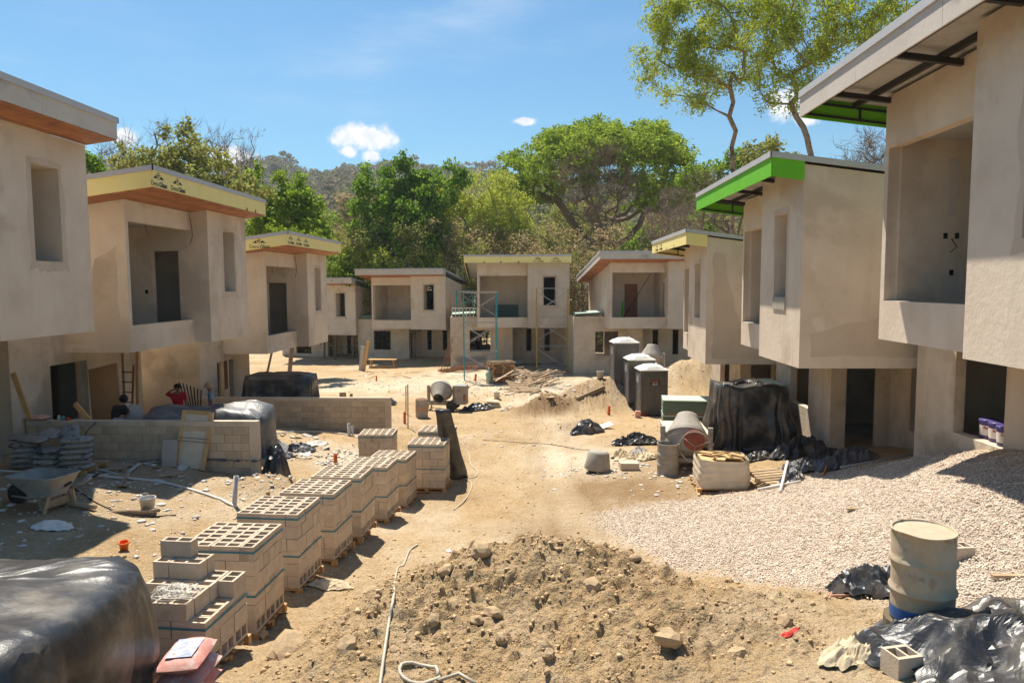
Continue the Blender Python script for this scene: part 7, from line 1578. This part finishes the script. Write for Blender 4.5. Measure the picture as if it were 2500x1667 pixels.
def build_scatter():
    rs = np.random.RandomState(77)
    # clods on the mounds
    P = []; S = []
    for bx, by, rx, ry, h in BUMPS:
        near = by < 14; n = int((2600 if near else 350) * min(1.6, rx * ry * h / 2.2)) if h > .2 else 300
        n = min(n, 9000); x = bx + rs.normal(size=n) * rx * .72; y = by + rs.normal(size=n) * ry * .72; P.append(np.c_[x, y]); S.append((.005 + .045 * rs.rand(n) ** 9) if near else (.014 + .05 * rs.rand(n) ** 5))
    n = 5200; P.append(np.c_[rs.uniform(-3.2, 3.0, n), rs.uniform(6.0, 12.5, n)]); S.append(.005 + .03 * rs.rand(n) ** 6)
    n = 4200; P.append(np.c_[rs.uniform(-10, 5, n), rs.uniform(10, 30, n)]); S.append(.008 + .035 * rs.rand(n) ** 6)
    n = 400; P.append(np.c_[rs.uniform(-10, 8, n), rs.uniform(28, 48, n)]); S.append(.012 + .06 * rs.rand(n) ** 5)
    P = np.concatenate(P); S = np.concatenate(S); k = (P[:, 1] > 5.5) & ~gravel_mask(P[:, 0], P[:, 1]); P = P[k]; S = S[k]
    z = full_g(P[:, 0], P[:, 1]); scatter('earth_clods', np.c_[P, z], S, M['clod'], 'crumbled earth clods and small stones strewn on the soil', 3, 'clods', .8, octa=True, sink=.32)
    # gravel
    n = 80000; y = rs.uniform(4.5, 17, n * 2); x = rs.uniform(.8, 7.9, n * 2); k = (gravel_soft(x, y) ** 2 > rs.rand(n * 2)) & (rs.rand(n * 2) < np.clip(9 / y, .25, 1) ** 1.2); x, y = x[k][:62000], y[k][:62000]
    s = .008 + .014 * rs.rand(len(x)) ** 2; z = full_g(x, y) + np.abs(fbm(x * 9, y * 9, 5, 2)) * .05 + .012
    scatter('gravel', np.c_[x, y, z], s, M['pebble'], 'pinkish beige gravel heaped along the near house', 9, 'gravel', .8, octa=True)
    # pale rubble on the yard
    P = []; 
    for bx, by, r, n in ((-5.4, 20.6, .9, 420), (-9.3, 14.6, 1.6, 320), (-7.5, 12.5, 2.2, 260), (-5.9, 15.5, .9, 160), (-9, 41, 3.5, 350), (0, 42, 3.5, 400), (2.2, 20.2, 1.2, 200), (5.2, 17.8, 1.2, 260), (1, 38, 2.5, 200), (-1.5, 25, 2.0, 60)):
        P.append(np.c_[bx + rs.normal(size=n) * r, by + rs.normal(size=n) * r * .6])
    P = np.concatenate(P); k = P[:, 1] > 6; P = P[k]; S = .018 + .06 * rs.rand(len(P)) ** 3; scatter('rubble_chips', np.c_[P, full_g(P[:, 0], P[:, 1])], S, M['chip'], 'pale broken plaster chips scattered on the yard', 15, 'rubble', .35)
build_scatter()
ROCKS = [rock_mesh(k, M['rock'], 1) for k in range(6)]
def rocks():
    rr = random.Random(5); L = ((1172, 1348, .13, 'wedge shaped rock sticking out of the mound top'), (1448, 1432, .10, 'round brown rock on the mound side'), (1205, 1500, .10, 'smooth tan rock in the middle of the mound'), (1110, 1480, .09, 'broken rock low on the mound'), (1635, 1565, .12, 'big pale boulder at the mound foot beside the gravel'), (845, 1585, .11, 'tan rock at the foot of the pallets'), (700, 1595, .2, 'flat pale slab of earth beside the pallet corner'), (1163, 1518, .08, 'small pale rock on the mound'), (1088, 1395, .09, 'grey rock half buried near the mound top'), (1060, 1515, .07, 'lumpy pale rock by the hose'), (1225, 1565, .09, 'rock on the lower mound'), (1550, 1365, .08, 'dark rock on the gravel edge'), (1600, 1425, .06, 'pale stone on the mound shoulder'), (640, 1555, .10, 'rounded stone at the pallet foot'), (1915, 1520, .08, 'tan rock beside the red rag'), (1780, 1420, .06, 'stone on the gravel edge'), (1340, 1600, .07, 'broken rock on the near slope'), (1800, 1600, .08, 'clump of pale stone near the red rag'), (960, 1590, .06, 'small rock between hose and mound'), (1500, 1500, .06, 'dark small rock on the mound'))
    for k, (px, py, s, lb) in enumerate(L):
        p = gp(px, py); o = inst('rock', ROCKS[k % 6], None, (p.x, p.y, p.z + s * .25), (rr.uniform(-.5, .5), rr.uniform(-.5, .5), rr.uniform(0, 6)), (s * 1.25, s, s * (.8 if 'slab' not in lb else .4))); tag(o, lb, 'rock', 'rocks on the mound')
rocks()
# torn paper and board scraps
def scraps():
    rr = random.Random(9); ms = [M['tile_white'], M['gypsum_grey'], M['bag_cream'], M['grey_wood']]
    for k in range(70):
        if k < 30: px, py = rr.uniform(640, 800), rr.uniform(1060, 1120)
        elif k < 50: px, py = rr.uniform(180, 460), rr.uniform(1125, 1200)
        else: px, py = rr.uniform(1180, 1420), rr.uniform(935, 975)
        p = gp(px, py); s = rr.uniform(.05, .22); b = MB(); n = rr.randint(4, 6); pts = [(s * rr.uniform(.6, 1.1) * math.cos(a), s * rr.uniform(.4, .9) * math.sin(a)) for a in [i / n * 6.283 + rr.uniform(-.2, .2) for i in range(n)]]
        b.add([(x, y, 0) for x, y in pts] + [(x, y, .012) for x, y in pts], [tuple(range(n))[::-1], tuple(range(n, 2 * n))] + [(i, (i + 1) % n, n + (i + 1) % n, n + i) for i in range(n)])
        lb = ('pale board scrap on the rubble bank beside the pallets', 'pale scrap on the shaded yard before the block wall', 'pale scrap near the broken pallets')[0 if k < 30 else 1 if k < 50 else 2]
        tag(b.build('board_scrap', ms[k % 4] if k % 4 != 3 or k > 30 else ms[0], None, False, (p.x, p.y, p.z + .02), (rr.uniform(-.3, .3), rr.uniform(-.3, .3), rr.uniform(0, 6))), lb, 'scrap', ('scraps on the rubble bank', 'scraps on the shaded yard', 'scraps near the pallets')[0 if k < 30 else 1 if k < 50 else 2])
scraps()
for k, (px, py, rx, ry, h, m, lb) in enumerate(((735, 1098, .45, .3, .25, 'tarp_grey', 'crumpled dark plastic on the pale rubble bank'), (655, 1085, .4, .3, .3, 'white_plastic', 'crumpled white plastic below the hanging black sheet'), (690, 1115, .35, .25, .2, 'tarp_grey', 'grey plastic scrap at the edge of the rubble bank'), (770, 1085, .5, .3, .12, 'tile_white', 'broad white torn sheet on the rubble bank'), (950, 985, .5, .35, .3, 'tarp', 'black plastic at the end of the capped block wall'))):
    tag(crumple('plastic_scrap', rx, ry, h, 120 + k, M[m], None, gp(px, py), .4 * k, 20, .6, True, .6, 5), lb, 'plastic')
# ---------------------------------------------------------------- air
hz = MB(); hz.box(-760, 760, -25, 760, -8.4, 150)
hm = bpy.data.materials.new('air'); hm.use_nodes = True; nt = hm.node_tree; nt.nodes.clear(); oo = nt.nodes.new('ShaderNodeOutputMaterial'); pv = nt.nodes.new('ShaderNodeVolumePrincipled'); nt.links.new(pv.outputs[0], oo.inputs['Volume'])
pv.inputs['Color'].default_value = (.78, .88, 1, 1); pv.inputs['Density'].default_value = .00025; pv.inputs['Anisotropy'].default_value = .2
tag(hz.build('haze', hm), 'thin bluish air between the site and the far hill', 'haze', kind='stuff')
